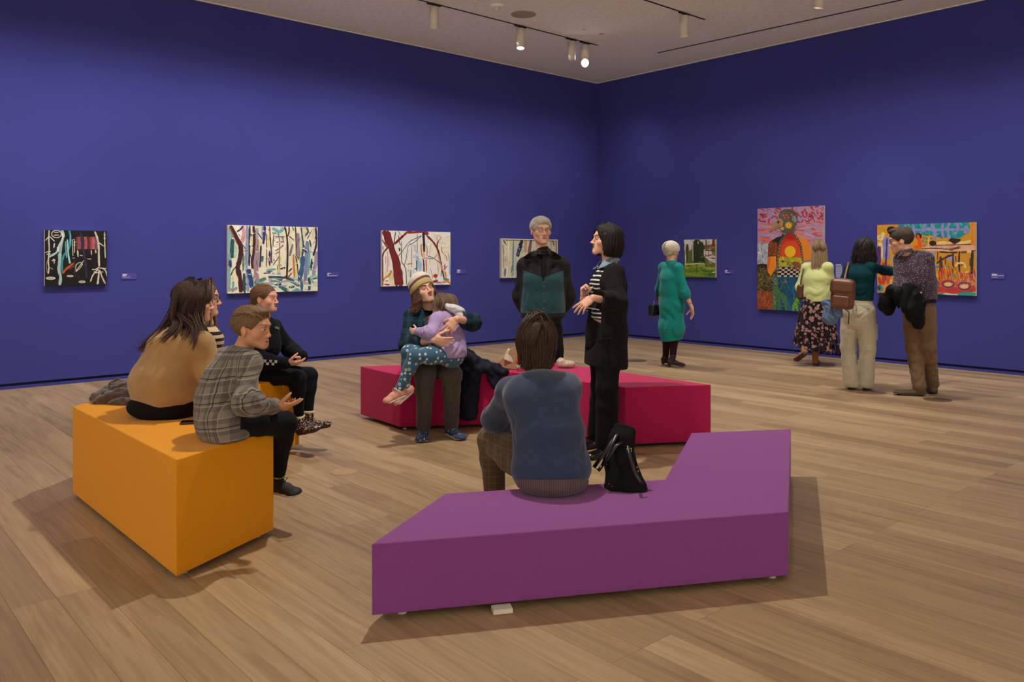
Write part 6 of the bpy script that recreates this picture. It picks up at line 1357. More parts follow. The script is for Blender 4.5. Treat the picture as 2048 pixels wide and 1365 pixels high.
# ================================================================ paintings
M_PAINT = vcol('oil_paint', .6, .3, 0, .5, 160); M_EDGE = plain('canvas_edge_white', (222, 216, 200), .8); M_FRAME = plain('frame_white', (214, 210, 198), .6)
class Painting:
    def __init__(s, side, px0, px1, py0, py1, label, depth=.045, edge=None, frame=0, off=None):
        s.side = side; s.d = depth; s.off = depth if off is None else off; s.nn = UR if side == 'L' else UL; s.u = UL if side == 'L' else UR
        # px0/px1 = image edges of the front, py0/py1 = top/bottom at the middle of the front
        s.k = 0; s.hold = False; s.mb = MB(); s.b = None
        c = s.hit((px0+px1)/2, (py0+py1)/2); a = s.hit(px0, py0); b = s.hit(px1, py0); t = s.hit((px0+px1)/2, py0); q = s.hit((px0+px1)/2, py1)
        s.s0, s.s1 = sorted((a[0], b[0])); s.z1 = t[1]; s.z0 = q[1]
        cs = (s.s0+s.s1)/2; ctr = wallpt(side, cs, (s.z0+s.z1)/2, 0)
        s.root = empty('painting', ctr, label, 'painting'); R = np.array([[*s.u, 0], [*s.nn, 0], [0, 0, 1]])
        mb = MB(); mb.box(wallpt(side, cs, (s.z0+s.z1)/2, s.off/2+.003), (s.s1-s.s0, s.off-.006, s.z1-s.z0), R=R); mb.build('stretched_canvas', edge or M_EDGE, s.root)
        if frame:
            f = frame
            for (dc, dz, w, h) in (((s.s1-s.s0)/2+f/2, 0, f, s.z1-s.z0+2*f), (-(s.s1-s.s0)/2-f/2, 0, f, s.z1-s.z0+2*f), (0, (s.z1-s.z0)/2+f/2, s.s1-s.s0, f), (0, -(s.z1-s.z0)/2-f/2, s.s1-s.s0, f)):
                mb = MB(); mb.box(wallpt(side, cs+dc, (s.z0+s.z1)/2+dz, (s.off+.012)/2+.001), (w, s.off+.012, h), R=R); mb.build('frame_rail', M_FRAME, s.root)
    def hit(s, px, py):
        o = CORNER+s.nn*s.off; k = (px-HX)/FPX; t = (o[0]-k*o[1])/(k*s.u[1]-s.u[0]); Y = o[1]+s.u[1]*t; return np.array([t, EYE-(py-HY)/FPX*Y])
    def zoom(s, ox, oy, sc): s.zo = (ox, oy, sc); return s
    def Q(s, p): return s.hit(s.zo[0]+p[0]/s.zo[2], s.zo[1]+p[1]/s.zo[2])
    def poly(s, pts, col, raw=False):
        q = [p if raw else s.Q(p) for p in pts]; q = s.clip(q)
        if len(q) < 3: return
        A = sum(q[i][0]*q[(i+1) % len(q)][1]-q[(i+1) % len(q)][0]*q[i][1] for i in range(len(q)))
        if abs(A) < 1e-8: return
        # facing into the room
        if (A < 0) != (s.side == 'R'): q = q[::-1]
        if not s.hold: s.k += 1
        off = s.off+.0004+.0000125*s.k
        s.mb.add([wallpt(s.side, a, z, off) for a, z in q], [tuple(range(len(q)))], lin(col))
    def clip(s, q):
        for ax, lim, sg in ((0, s.s0, 1), (0, s.s1, -1), (1, s.z0, 1), (1, s.z1, -1)):
            o = []
            for i in range(len(q)):
                a, b = q[i], q[(i+1) % len(q)]; ia = sg*(a[ax]-lim) >= 0; ib = sg*(b[ax]-lim) >= 0
                if ia: o.append(a)
                if ia != ib: t = (lim-a[ax])/(b[ax]-a[ax]); o.append(np.array(a)+(np.array(b)-np.array(a))*t)
            q = o
            if not q: return q
        return q
    def fill(s, col): s.poly([(s.s0, s.z0), (s.s1, s.z0), (s.s1, s.z1), (s.s0, s.z1)], col, True)
    def st(s, pts, w, col, ends=.6, wob=.12):
        """brush stroke: zoom-pixel points, zoom-pixel width"""
        q = np.array([s.Q(p) for p in pts]); sc = np.linalg.norm(s.Q((pts[0][0], pts[0][1]+w))-s.Q(pts[0])); rs = np.random.RandomState(len(pts)*7+int(abs(pts[0][0]))+int(w))
        if len(q) > 2:
            o = []
            for i in range(len(q)-1):
                p0 = q[max(i-1, 0)]; p1 = q[i]; p2 = q[i+1]; p3 = q[min(i+2, len(q)-1)]
                for t in np.linspace(0, 1, 5)[:-1]: o.append(.5*((2*p1)+(-p0+p2)*t+(2*p0-5*p1+4*p2-p3)*t*t+(-p0+3*p1-3*p2+p3)*t**3))
            q = np.array(o+[q[-1]])
        else: q = np.array([q[0]*(1-t)+q[1]*t for t in np.linspace(0, 1, 5)])
        L = []; R = []
        for i in range(len(q)):
            d = nrm(q[min(i+1, len(q)-1)]-q[max(i-1, 0)]); n = np.array([-d[1], d[0]]); ww = sc/2*(1+wob*rs.randn())*(ends if i in (0, len(q)-1) else 1)
            L.append(q[i]+n*ww); R.append(q[i]-n*ww*(1+wob*rs.randn()*.5))
        s.k += 1; s.hold = True
        for i in range(len(q)-1): s.poly([L[i], L[i+1], R[i+1], R[i]], tuple(np.clip(np.array(col)*(1+.03*rs.randn()), 0, 255)), True)
        s.hold = False
    def ell(s, c, r, col, n=18, w=None):
        pts = [(c[0]+r[0]*math.cos(2*math.pi*k/n), c[1]+r[1]*math.sin(2*math.pi*k/n)) for k in range(n)]
        if w: s.st(pts+[pts[0]], w, col, 1)
        else: s.poly(pts, col)
    def dabs(s, n, box, cols, w, ln_, seed=1, ang=None, jit=.3):
        rs = np.random.RandomState(seed)
        for _ in range(n):
            x = rs.uniform(box[0], box[2]); y = rs.uniform(box[1], box[3]); a = (ang if ang is not None else rs.uniform(0, 3.14))+rs.randn()*jit; l = ln_*rs.uniform(.5, 1.3)/2
            dx, dy = math.cos(a)*l, math.sin(a)*l; b = rs.randn()*l*.3
            s.st([(x-dx, y-dy), (x+b*.5, y+b*.5), (x+dx, y+dy)], w*rs.uniform(.6, 1.3), cols[rs.randint(len(cols))], .5)
    def done(s): s.mb.build('painted_surface', M_PAINT, s.root, False, colored=True)
# -- 1 night forest
p = Painting('L', 89.6, 213.5, 461.2, 571.5, 'small black painting with white and teal lines, leftmost on the left wall').zoom(60, 430, 6.827)
p.fill((20, 19, 21)); Wt = (200, 196, 178); PB = (158, 186, 180); TL = (48, 138, 156)
p.dabs(26, (210, 210, 1050, 960), [(30, 28, 32), (14, 13, 15), (26, 22, 30)], 40, 160, 3, 1.5)
for pts, w, c in (([(262, 210), (256, 330), (262, 470), (250, 640), (258, 720), (248, 805)], 17, Wt), ([(262, 290), (210, 352)], 13, Wt), ([(262, 288), (335, 362)], 14, Wt), ([(205, 515), (285, 497)], 11, Wt), ([(225, 530), (250, 545), (285, 530)], 10, Wt),
    ([(240, 610), (225, 680), (228, 750), (240, 800)], 10, (120, 116, 108)), ([(262, 715), (315, 742)], 10, (150, 146, 136)), ([(300, 635), (325, 605), (345, 630)], 11, Wt), ([(325, 610), (332, 665)], 12, Wt), ([(335, 385), (325, 450)], 15, Wt),
    ([(435, 212), (455, 290), (425, 400), (410, 520), (402, 650), (395, 760), (418, 850), (405, 962)], 36, PB), ([(430, 240), (450, 300), (418, 410)], 12, (210, 226, 220)), ([(258, 576), (340, 530), (372, 500), (395, 430), (445, 320)], 24, (166, 202, 204)), ([(375, 440), (385, 500)], 18, (220, 228, 222)),
    ([(535, 212), (550, 300), (545, 420), (500, 500), (455, 570), (435, 660), (430, 775)], 27, TL), ([(555, 250), (548, 400)], 10, (130, 196, 206)), ([(486, 360), (488, 470), (503, 590)], 14, (110, 170, 176)), ([(510, 335), (518, 480), (530, 580), (545, 665)], 19, (150, 204, 206)),
    ([(580, 345), (586, 558)], 10, Wt), ([(606, 332), (608, 518)], 11, Wt), ([(570, 350), (606, 332)], 8, Wt), ([(572, 408), (630, 415)], 7, Wt), ([(580, 375), (648, 370)], 7, Wt)): p.st(pts, w, c)
p.ell((362, 262), (66, 50), Wt, w=11); p.st([(330, 240), (395, 240)], 12, Wt); p.st([(325, 278), (398, 276)], 12, Wt)
for i, (x, c) in enumerate(((648, (104, 48, 58)), (672, (150, 74, 82)), (735, (120, 52, 62)), (760, (158, 84, 88)), (800, (96, 34, 48)), (838, (146, 70, 80)), (868, (176, 96, 100)), (900, (120, 66, 80)), (715, (60, 34, 50)))): p.st([(x-6, 300), (x+6, 380), (x-2, 470)], 38, c, .8, .2)
for pts, w, c in (([(692, 230), (715, 400), (748, 600), (775, 862)], 27, (46, 40, 70)), ([(885, 228), (922, 330), (938, 450), (940, 600), (945, 712)], 24, Wt), ([(930, 370), (1008, 430)], 13, Wt), ([(1018, 230), (1020, 400), (1028, 590)], 13, Wt), ([(1000, 275), (1036, 270)], 8, Wt), ([(1000, 318), (1038, 320)], 8, Wt),
    ([(945, 712), (900, 745), (845, 745)], 15, Wt), ([(935, 740), (860, 820), (825, 915)], 15, Wt), ([(945, 750), (935, 850), (922, 950)], 22, Wt), ([(955, 760), (985, 850), (1030, 945)], 16, Wt), ([(945, 725), (1040, 735)], 15, Wt), ([(990, 730), (1035, 770), (1050, 840)], 14, Wt), ([(890, 790), (1000, 780)], 12, Wt), ([(870, 770), (910, 800)], 10, Wt),
    ([(440, 802), (500, 735), (600, 660)], 25, (176, 84, 44)), ([(530, 740), (600, 700)], 20, (90, 50, 34)), ([(605, 620), (605, 800)], 12, (70, 44, 34)), ([(628, 765), (628, 690), (680, 650), (715, 672), (680, 730), (622, 778)], 9, Wt), ([(620, 778), (735, 622)], 9, Wt), ([(650, 480), (656, 575)], 19, Wt), ([(836, 482), (840, 550)], 14, Wt), ([(896, 476), (898, 525)], 15, Wt), ([(780, 600), (840, 604)], 9, Wt), ([(575, 590), (615, 590)], 8, Wt), ([(680, 550), (720, 560)], 8, Wt)): p.st(pts, w, c)
for c, r in (((282, 866), (66, 22)), ((548, 836), (46, 15)), ((712, 915), (48, 17))): p.ell(c, r, Wt); p.st([(c[0]-r[0]*.6, c[1]), (c[0]+r[0]*.6, c[1])], 6, (40, 38, 36))
p.done()
# -- 2 pale forest
p = Painting('L', 455.8, 635.2, 452.6, 584.8, 'large pale forest painting with dark leaning trunks above the girl in black sweatshirt').zoom(430, 430, 6.827)
cr = (232, 229, 204); p.fill(cr); YL = (216, 212, 150); LV = (160, 146, 160); TU = (112, 176, 178); NV = (36, 44, 78); MA = (70, 34, 38); DG = (44, 86, 88); PV = (146, 150, 176); BL = (58, 96, 140)
p.dabs(40, (170, 150, 1400, 700), [(240, 238, 226), YL, (224, 220, 190), (206, 214, 206)], 50, 260, 5, 1.57, .08)
p.dabs(30, (620, 860, 1400, 1060), [TU, (150, 200, 196), (176, 170, 180), DG, (214, 222, 214)], 40, 200, 6, .1, .4); p.dabs(16, (160, 860, 620, 1060), [DG, TU, LV, (90, 130, 110)], 40, 130, 8, .9, .5)
for pts, w, c in (([(200, 170), (205, 480), (190, 700), (185, 1050)], 60, (128, 176, 180)), ([(240, 330), (232, 480), (235, 590)], 52, DG), ([(280, 420), (275, 590)], 40, (176, 200, 180)), ([(230, 700), (245, 900)], 40, YL), ([(370, 150), (395, 260), (350, 420)], 52, (214, 150, 166)), ([(345, 180), (340, 330)], 40, (240, 236, 228)),
    ([(440, 150), (440, 400), (425, 620), (445, 860), (450, 1050)], 44, PV), ([(475, 150), (470, 400), (465, 700)], 26, NV), ([(490, 300), (500, 520)], 34, YL), ([(455, 740), (480, 860), (500, 1000)], 66, (40, 74, 130)), ([(385, 520), (385, 760)], 30, (90, 130, 110)), ([(395, 800), (400, 1040)], 40, DG),
    ([(575, 180), (570, 330)], 46, (170, 160, 176)), ([(570, 330), (560, 600), (565, 940)], 78, (158, 134, 144)), ([(655, 150), (660, 400)], 40, (150, 146, 176)), ([(680, 150), (672, 300), (660, 400)], 36, (46, 50, 120)), ([(625, 420), (620, 600), (612, 720)], 26, NV), ([(650, 560), (640, 640)], 40, (70, 100, 110)),
    ([(205, 150), (280, 290), (345, 420), (350, 540), (325, 660), (310, 740), (345, 880), (352, 1060)], 62, MA), ([(190, 160), (240, 260), (300, 400)], 12, (190, 110, 80)), ([(300, 230), (345, 200), (385, 155)], 22, NV), ([(215, 830), (250, 750), (310, 690)], 14, NV), ([(360, 395), (400, 440), (415, 470)], 12, NV), ([(200, 620), (215, 720)], 40, (40, 60, 120)),
    ([(525, 150), (535, 300), (528, 500), (505, 640), (515, 740)], 36, MA), ([(460, 440), (530, 418)], 12, NV), ([(475, 520), (495, 600), (500, 640)], 12, NV), ([(580, 240), (640, 330)], 14, NV), ([(480, 260), (510, 290)], 16, NV), ([(700, 250), (706, 500), (700, 720)], 14, (120, 80, 80)), ([(745, 155), (755, 330), (770, 520), (770, 660)], 17, (90, 44, 50)), ([(745, 490), (745, 700)], 30, (60, 44, 90)), ([(800, 260), (790, 440)], 14, (110, 76, 80)),
    ([(855, 220), (880, 340), (880, 520), (875, 740)], 17, (150, 120, 122)), ([(820, 300), (955, 300)], 18, (150, 120, 122)), ([(830, 375), (945, 365)], 18, (150, 120, 122)), ([(820, 490), (880, 460), (935, 410)], 20, (150, 120, 122)), ([(825, 535), (880, 500)], 18, (150, 120, 122)), ([(790, 690), (840, 620), (880, 560)], 18, (150, 130, 130)), ([(780, 180), (880, 230), (940, 180)], 40, TU),
    ([(950, 160), (975, 260), (990, 420), (988, 640), (978, 885)], 27, MA), ([(1010, 160), (1010, 230), (995, 290)], 20, MA), ([(1010, 290), (1080, 350)], 12, NV), ([(1055, 160), (1075, 215)], 12, NV), ([(1095, 160), (1105, 300), (1110, 560)], 20, (96, 44, 46)), ([(1060, 400), (1020, 560)], 40, (120, 124, 120)), ([(1130, 250), (1140, 600)], 60, (140, 132, 146)), ([(1070, 540), (1075, 700), (1085, 860)], 26, (196, 122, 84)), ([(1100, 560), (1125, 700), (1140, 920)], 15, (40, 34, 50)),
    ([(1175, 160), (1190, 300), (1205, 420), (1190, 560)], 22, (50, 70, 110)), ([(1250, 170), (1270, 230), (1230, 290)], 26, (70, 90, 120)), ([(1230, 160), (1215, 300)], 30, YL), ([(1260, 330), (1300, 250), (1340, 180)], 12, NV), ([(1260, 360), (1250, 600), (1230, 900)], 60, (120, 130, 166)), ([(1200, 560), (1180, 760), (1150, 900)], 66, BL), ([(1290, 500), (1280, 700), (1270, 820)], 34, TU), ([(1210, 420), (1240, 520)], 30, DG), ([(1290, 340), (1310, 440)], 22, DG), ([(1320, 600), (1310, 760)], 24, NV),
    ([(1375, 170), (1385, 330), (1375, 440), (1340, 560)], 26, NV), ([(1335, 180), (1330, 330)], 34, YL), ([(1390, 500), (1370, 680), (1340, 830)], 52, (150, 150, 176)), ([(1180, 900), (1185, 1040)], 36, (70, 110, 140)), ([(1280, 860), (1290, 920), (1310, 930)], 40, DG), ([(1290, 970), (1285, 1030)], 36, DG), ([(1330, 880), (1395, 860)], 16, DG), ([(1340, 940), (1400, 950)], 60, (200, 214, 206)),
    ([(700, 760), (830, 740)], 30, TU), ([(700, 775), (780, 770)], 12, NV), ([(660, 800), (760, 790)], 16, (60, 70, 140)), ([(650, 820), (960, 830)], 20, (236, 234, 224)), ([(725, 850), (850, 850), (960, 860)], 26, (44, 74, 92)), ([(890, 740), (960, 720)], 26, NV), ([(600, 900), (700, 870)], 40, (90, 130, 116)), ([(760, 900), (880, 910)], 26, (90, 140, 130)), ([(850, 940), (960, 905), (1080, 920), (1140, 960)], 24, (164, 160, 176)), ([(870, 985), (985, 1015)], 36, (60, 110, 108)), ([(1005, 990), (1085, 980)], 34, (70, 120, 112)), ([(860, 940), (850, 1030)], 18, (164, 160, 176)), ([(1000, 780), (1050, 730)], 20, (90, 60, 50)), ([(990, 860), (1050, 790)], 20, (150, 90, 70)), ([(850, 690), (850, 750)], 14, (130, 110, 100))): p.st(pts, w, c)
p.dabs(60, (170, 160, 1390, 1040), [NV, (240, 238, 230), DG, (90, 60, 66), (236, 234, 220)], 9, 60, 9, 1.2, .9); p.done()
# -- 3 red trees on white
p = Painting('L', 764.2, 900.8, 463.0, 571.5, 'white painting with maroon tree trunks above the man in knit hat').zoom(740, 440, 6.827)
p.fill((236, 236, 232)); MR = (118, 40, 46); OC = (206, 134, 44); DK = (40, 34, 50)
p.dabs(14, (800, 180, 1090, 700), [(236, 230, 214), (232, 226, 206)], 70, 200, 3, 1.5, .2)
for pts, w, c in (([(215, 760), (280, 740), (330, 900)], 110, (228, 220, 188)), ([(640, 420), (650, 560), (690, 700)], 50, (186, 202, 226)), ([(580, 520), (690, 450)], 30, (206, 216, 232)), ([(690, 560), (690, 700)], 40, (176, 196, 224)), ([(1072, 450), (1085, 600), (1090, 760)], 22, (170, 182, 214)), ([(440, 680), (450, 760)], 22, (190, 204, 228)), ([(880, 880), (1000, 880)], 30, (196, 204, 232)),
    ([(200, 150), (235, 300), (310, 480), (345, 700), (365, 905)], 66, MR), ([(230, 150), (300, 380), (370, 560), (410, 760), (420, 905)], 88, MR), ([(180, 150), (250, 260)], 80, MR), ([(175, 900), (172, 640), (175, 480), (215, 410), (260, 370)], 24, MR), ([(165, 270), (240, 390)], 18, MR), ([(335, 330), (420, 250), (500, 175)], 34, MR), ([(490, 170), (600, 172), (700, 165), (790, 180)], 28, (150, 40, 46)), ([(720, 170), (800, 190)], 46, (150, 44, 50)),
    ([(770, 210), (860, 300), (920, 400), (950, 500), (960, 560), (985, 680), (1010, 790)], 30, MR), ([(930, 480), (960, 600), (990, 690)], 24, (206, 160, 150)), ([(930, 420), (915, 340), (935, 290)], 20, MR), ([(935, 290), (905, 250), (925, 225)], 7, MR), ([(935, 290), (965, 250), (950, 215)], 7, MR),
    ([(350, 160), (330, 300), (320, 400)], 14, DK), ([(385, 150), (415, 210)], 10, DK), ([(388, 205), (400, 300), (420, 350)], 12, (70, 60, 60)), ([(430, 290), (430, 560), (465, 620), (490, 700), (500, 890)], 12, DK), ([(385, 500), (460, 400), (540, 300), (600, 265), (705, 215)], 9, DK), ([(705, 220), (600, 310), (520, 360), (500, 500), (470, 620)], 9, DK), ([(400, 380), (405, 430)], 28, (70, 60, 60)),
    ([(728, 170), (735, 300), (740, 440)], 40, (44, 42, 58)), ([(735, 440), (738, 520)], 22, (214, 150, 110)), ([(730, 540), (735, 640), (738, 745)], 24, (40, 44, 76)), ([(765, 540), (768, 620), (770, 690)], 25, (224, 132, 44)), ([(770, 690), (765, 755)], 9, DK), ([(698, 330), (700, 420), (715, 510)], 22, OC), ([(770, 345), (780, 420), (775, 490)], 16, OC), ([(975, 360), (985, 440), (1040, 500), (1050, 570)], 15, OC), ([(1020, 700), (1040, 790)], 26, OC), ([(1000, 810), (1060, 840), (1095, 870)], 30, OC), ([(505, 608), (580, 595)], 16, OC), ([(530, 670), (532, 770)], 14, (220, 190, 130)),
    ([(170, 870), (200, 800), (260, 750), (295, 690)], 24, OC), ([(195, 880), (270, 890)], 22, (176, 44, 34)), ([(205, 835), (250, 835)], 12, (150, 50, 40)), ([(645, 190), (645, 440)], 12, (50, 128, 140)), ([(635, 550), (638, 700)], 22, (36, 118, 140)), ([(600, 670), (650, 670)], 12, (36, 118, 140)), ([(560, 680), (550, 800)], 20, (50, 134, 150)), ([(500, 900), (550, 850)], 12, (50, 128, 140)), ([(1000, 795), (1080, 820)], 22, (50, 134, 150)),
    ([(570, 360), (568, 480), (568, 650)], 10, (130, 110, 130)), ([(835, 330), (815, 450), (820, 620)], 7, (180, 130, 130)), ([(615, 340), (612, 440)], 9, (70, 70, 80)), ([(780, 490), (860, 520), (960, 590)], 9, (60, 50, 70)), ([(705, 545), (760, 520), (860, 530), (910, 480)], 9, (60, 50, 70)), ([(240, 430), (235, 600), (235, 720)], 9, (180, 70, 70)), ([(215, 500), (215, 600)], 8, (180, 70, 70)), ([(255, 500), (255, 640)], 8, (180, 70, 70)),
    ([(860, 840), (930, 830)], 22, (170, 34, 30)), ([(850, 850), (975, 855)], 14, (150, 30, 30)), ([(895, 745), (900, 830)], 9, (150, 50, 40)), ([(1020, 600), (1020, 690)], 16, (170, 40, 44)), ([(1010, 680), (1055, 630)], 10, (170, 40, 44)), ([(975, 640), (970, 780)], 9, (60, 50, 70)), ([(925, 600), (925, 700)], 7, (180, 60, 60)), ([(825, 660), (860, 800)], 7, (190, 80, 80)), ([(945, 640), (925, 760)], 7, (190, 80, 80)), ([(990, 700), (1005, 790)], 20, (60, 40, 56)), ([(175, 360), (178, 420)], 12, (70, 50, 60)), ([(980, 850), (1040, 850)], 14, (150, 70, 30))): p.st(pts, w, c)
p.ell((893, 765), (30, 26), (176, 56, 34)); p.dabs(16, (440, 300, 720, 880), [(180, 190, 214), (120, 110, 130), (60, 60, 70)], 5, 40, 3, 1.5, .5); p.done()
# -- 4 framed painting behind the older man
p = Painting('L', 1004, 1113, 480.5, 553.0, 'white framed painting of pale trees, partly hidden behind the tall old man', depth=.04, frame=.018).zoom(920, 400, 3.7925)
p.fill((206, 204, 178)); GB = (96, 116, 140)
for pts, w, c in (([(345, 300), (350, 580)], 16, (220, 216, 190)), ([(330, 310), (355, 345)], 9, (44, 34, 56)), ([(325, 340), (330, 420)], 7, (90, 60, 50)), ([(330, 420), (332, 520)], 10, (176, 140, 110)), ([(370, 300), (365, 440), (350, 580)], 9, (236, 232, 220)), ([(385, 310), (380, 580)], 20, (206, 206, 160)), ([(405, 300), (400, 580)], 16, (120, 136, 150)), ([(425, 300), (420, 580)], 16, (180, 180, 190)), ([(345, 520), (340, 580)], 20, GB), ([(395, 500), (390, 580)], 12, GB), ([(375, 400), (350, 570)], 6, (240, 236, 226)),
    ([(470, 305), (455, 360), (435, 430)], 34, (34, 44, 66)), ([(500, 300), (495, 400)], 30, (190, 150, 130)), ([(540, 300), (520, 420)], 26, (130, 90, 90)), ([(700, 300), (715, 350)], 16, (140, 84, 70)), ([(730, 300), (730, 420)], 12, (96, 50, 44)), ([(690, 300), (690, 430)], 20, (190, 180, 160)), ([(650, 300), (640, 560)], 40, (150, 160, 170)), ([(600, 300), (600, 560)], 40, (200, 200, 180)), ([(560, 420), (560, 570)], 40, GB), ([(720, 440), (715, 570)], 24, GB)): p.st(pts, w, c)
p.dabs(26, (430, 310, 480, 430), [(190, 200, 200), (34, 44, 66)], 4, 10, 3); p.dabs(30, (320, 300, 740, 575), [(150, 110, 90), (230, 226, 210), (60, 70, 90)], 3, 40, 4, 1.5, .3); p.done()
# -- 5 small green landscape
p = Painting('R', 1368, 1430.6, 479.3, 555.0, 'small green landscape painting with dark firs beside the woman in teal dress').zoom(1280, 460, 4.55)
p.fill((86, 110, 40)); p.dabs(40, (400, 320, 690, 430), [(110, 140, 36), (74, 110, 40), (140, 156, 60), (96, 124, 30)], 16, 110, 3, .05, .15)
for pts, w, c in (([(400, 100), (690, 110)], 60, (206, 202, 200)), ([(405, 150), (470, 160)], 70, (210, 206, 206)), ([(600, 170), (640, 260), (690, 270)], 80, (196, 190, 190)), ([(430, 130), (425, 290)], 34, (60, 80, 40)), ([(465, 180), (465, 290)], 26, (84, 100, 60)), ([(410, 100), (412, 200)], 12, (206, 202, 200)), ([(520, 90), (515, 200), (515, 300)], 76, (40, 52, 28)), ([(560, 110), (560, 240)], 50, (52, 58, 30)), ([(500, 250), (590, 280)], 40, (34, 46, 24)), ([(480, 95), (483, 285)], 7, (206, 202, 200)), ([(448, 170), (448, 345)], 8, (136, 80, 46)), ([(415, 200), (416, 340)], 8, (226, 222, 210)), ([(580, 250), (605, 350)], 6, (60, 40, 24)), ([(520, 300), (515, 395)], 6, (40, 50, 20)), ([(420, 315), (520, 308), (590, 312)], 10, (200, 204, 180)),
    ([(600, 90), (610, 180)], 20, (110, 80, 60)), ([(670, 90), (665, 170)], 34, (110, 60, 40)), ([(590, 190), (640, 160), (680, 160)], 18, (170, 92, 62)), ([(590, 240), (640, 230), (685, 215)], 12, (176, 100, 76)), ([(600, 190), (680, 185)], 10, (50, 50, 34)), ([(625, 100), (625, 260)], 6, (80, 50, 40)), ([(590, 255), (640, 290), (685, 312)], 7, (40, 40, 30)), ([(640, 255), (690, 262)], 10, (60, 80, 40)), ([(600, 310), (690, 325)], 14, (130, 90, 50)), ([(620, 410), (690, 400)], 26, (50, 96, 44)), ([(660, 390), (685, 384)], 8, (220, 222, 206)), ([(600, 350), (690, 350)], 24, (140, 150, 80)), ([(540, 340), (600, 380), (680, 375)], 8, (60, 90, 30)), ([(530, 100), (530, 130)], 12, (196, 196, 196))): p.st(pts, w, c)
p.dabs(30, (470, 90, 600, 290), [(50, 66, 34), (30, 38, 22), (70, 84, 44)], 6, 36, 3, 1.2, .6); p.done()
# -- 6 bird-headed figure
p = Painting('R', 1515, 1647.5, 414.5, 622.0, 'tall colourful painting of a bird-headed figure with a sun in its chest').zoom(1500, 400, 5.688)
p.fill((176, 140, 176)); SK = (182, 148, 186)
p.dabs(60, (85, 80, 850, 480), [(190, 150, 186), (196, 160, 190), (170, 140, 180)], 18, 120, 3, .1, .2); p.dabs(75, (85, 75, 850, 250), [(176, 50, 52), (190, 62, 54), (166, 44, 56)], 15, 56, 4, .5, .8); p.dabs(60, (85, 250, 850, 500), [(224, 112, 84), (230, 130, 90), (206, 90, 90)], 13, 110, 5, .05, .15)
p.poly([(85, 500), (115, 485), (140, 520), (180, 495), (215, 480), (215, 740), (85, 740)], (170, 176, 190)); p.poly([(690, 520), (720, 500), (750, 560), (750, 700), (690, 700)], (170, 176, 190)); p.dabs(34, (88, 500, 210, 735), [(206, 210, 216), (120, 130, 150), (90, 100, 124), (226, 228, 230)], 7, 50, 6, 1.3, .5)
p.poly([(85, 735), (130, 725), (200, 735), (210, 860), (85, 860)], (46, 36, 34)); p.poly([(85, 770), (200, 780), (330, 850), (300, 1060), (85, 1050)], (70, 62, 34)); p.dabs(90, (88, 780, 300, 1040), [(112, 96, 56), (88, 78, 44), (50, 44, 26), (128, 108, 64)], 11, 74, 7, .9, .9)
p.poly([(85, 1035), (260, 1045), (262, 1250), (85, 1245)], (140, 72, 40)); p.dabs(110, (88, 1040, 258, 1245), [(176, 92, 48), (120, 56, 36), (196, 112, 60), (96, 50, 36)], 6, 40, 8, 1.45, .25)
p.poly([(860, 700), (600, 720), (560, 880), (560, 1275), (860, 1275)], (60, 70, 50)); p.poly([(262, 870), (700, 870), (700, 1275), (262, 1265)], (26, 84, 118)); p.dabs(40, (330, 880, 690, 1270), [(22, 70, 104), (34, 100, 136), (18, 60, 92)], 22, 120, 9, 1.4, .3)
BK = (40, 32, 30); OG = (230, 138, 40)
p.poly([(370, 380), (400, 410), (330, 520), (320, 700), (290, 720), (215, 660), (208, 560), (225, 480), (300, 430), (365, 410)], BK); p.poly([(490, 385), (560, 420), (640, 450), (690, 510), (705, 680), (620, 700), (570, 500), (500, 420)], OG)
p.poly([(212, 500), (250, 470), (310, 490), (330, 560), (320, 640), (205, 650)], (120, 60, 26)); p.dabs(60, (212, 485, 318, 645), [(150, 80, 34), (90, 44, 22), (176, 100, 48)], 6, 24, 10); p.poly([(208, 650), (300, 640), (300, 720), (290, 790), (240, 868), (205, 820), (196, 740)], OG); p.poly([(208, 650), (240, 660), (225, 760), (205, 800), (196, 740)], (214, 104, 30))
p.poly([(415, 385), (490, 380), (560, 470), (590, 580), (590, 660), (330, 655), (335, 560), (370, 460)], (196, 52, 30)); p.poly([(370, 520), (420, 470), (520, 470), (570, 540), (585, 655), (345, 655)], (214, 76, 36)); p.poly([(430, 385), (475, 383), (520, 450), (395, 450)], (172, 30, 28)); p.ell((460, 588), (62, 64), (236, 190, 36)); p.poly([(332, 650), (590, 655), (592, 765), (332, 765)], (176, 168, 44)); p.dabs(20, (335, 660, 588, 760), [(150, 150, 40), (206, 196, 60), (120, 124, 50)], 12, 60, 11, .3, .5); p.poly([(355, 700), (375, 688), (400, 705), (375, 716)], (60, 62, 60)); p.poly([(410, 745), (440, 700), (470, 740)], (130, 122, 70))
p.poly([(332, 762), (592, 765), (590, 875), (325, 870)], (20, 18, 20))
for r in range(5):
    for c in range(8):
        if (r+c) % 2: continue
        y0 = 768+r*20+r*r*.6; y1 = y0+20; x0 = 335+c*33-r*3; p.poly([(x0, y0), (x0+30+r, y0), (x0+30+r, y1), (x0-3, y1)], (196, 180, 160))
p.poly([(470, 720), (500, 700), (560, 705), (585, 750), (585, 800), (540, 770), (545, 812), (530, 812), (510, 770), (475, 805), (465, 800), (500, 750)], (132, 84, 52))
GN = (78, 84, 52); p.st([(420, 385), (350, 480), (325, 620), (315, 760), (315, 880)], 26, GN); p.st([(490, 385), (560, 470), (590, 580), (600, 700)], 26, GN)
for k in range(10): p.ell((348-30*math.sin(min(1.5, k*.25)), 520+k*38), (7, 9), (206, 130, 90)); p.ell((535+min(62, k*16), 430+k*30), (6, 8), (206, 130, 90))
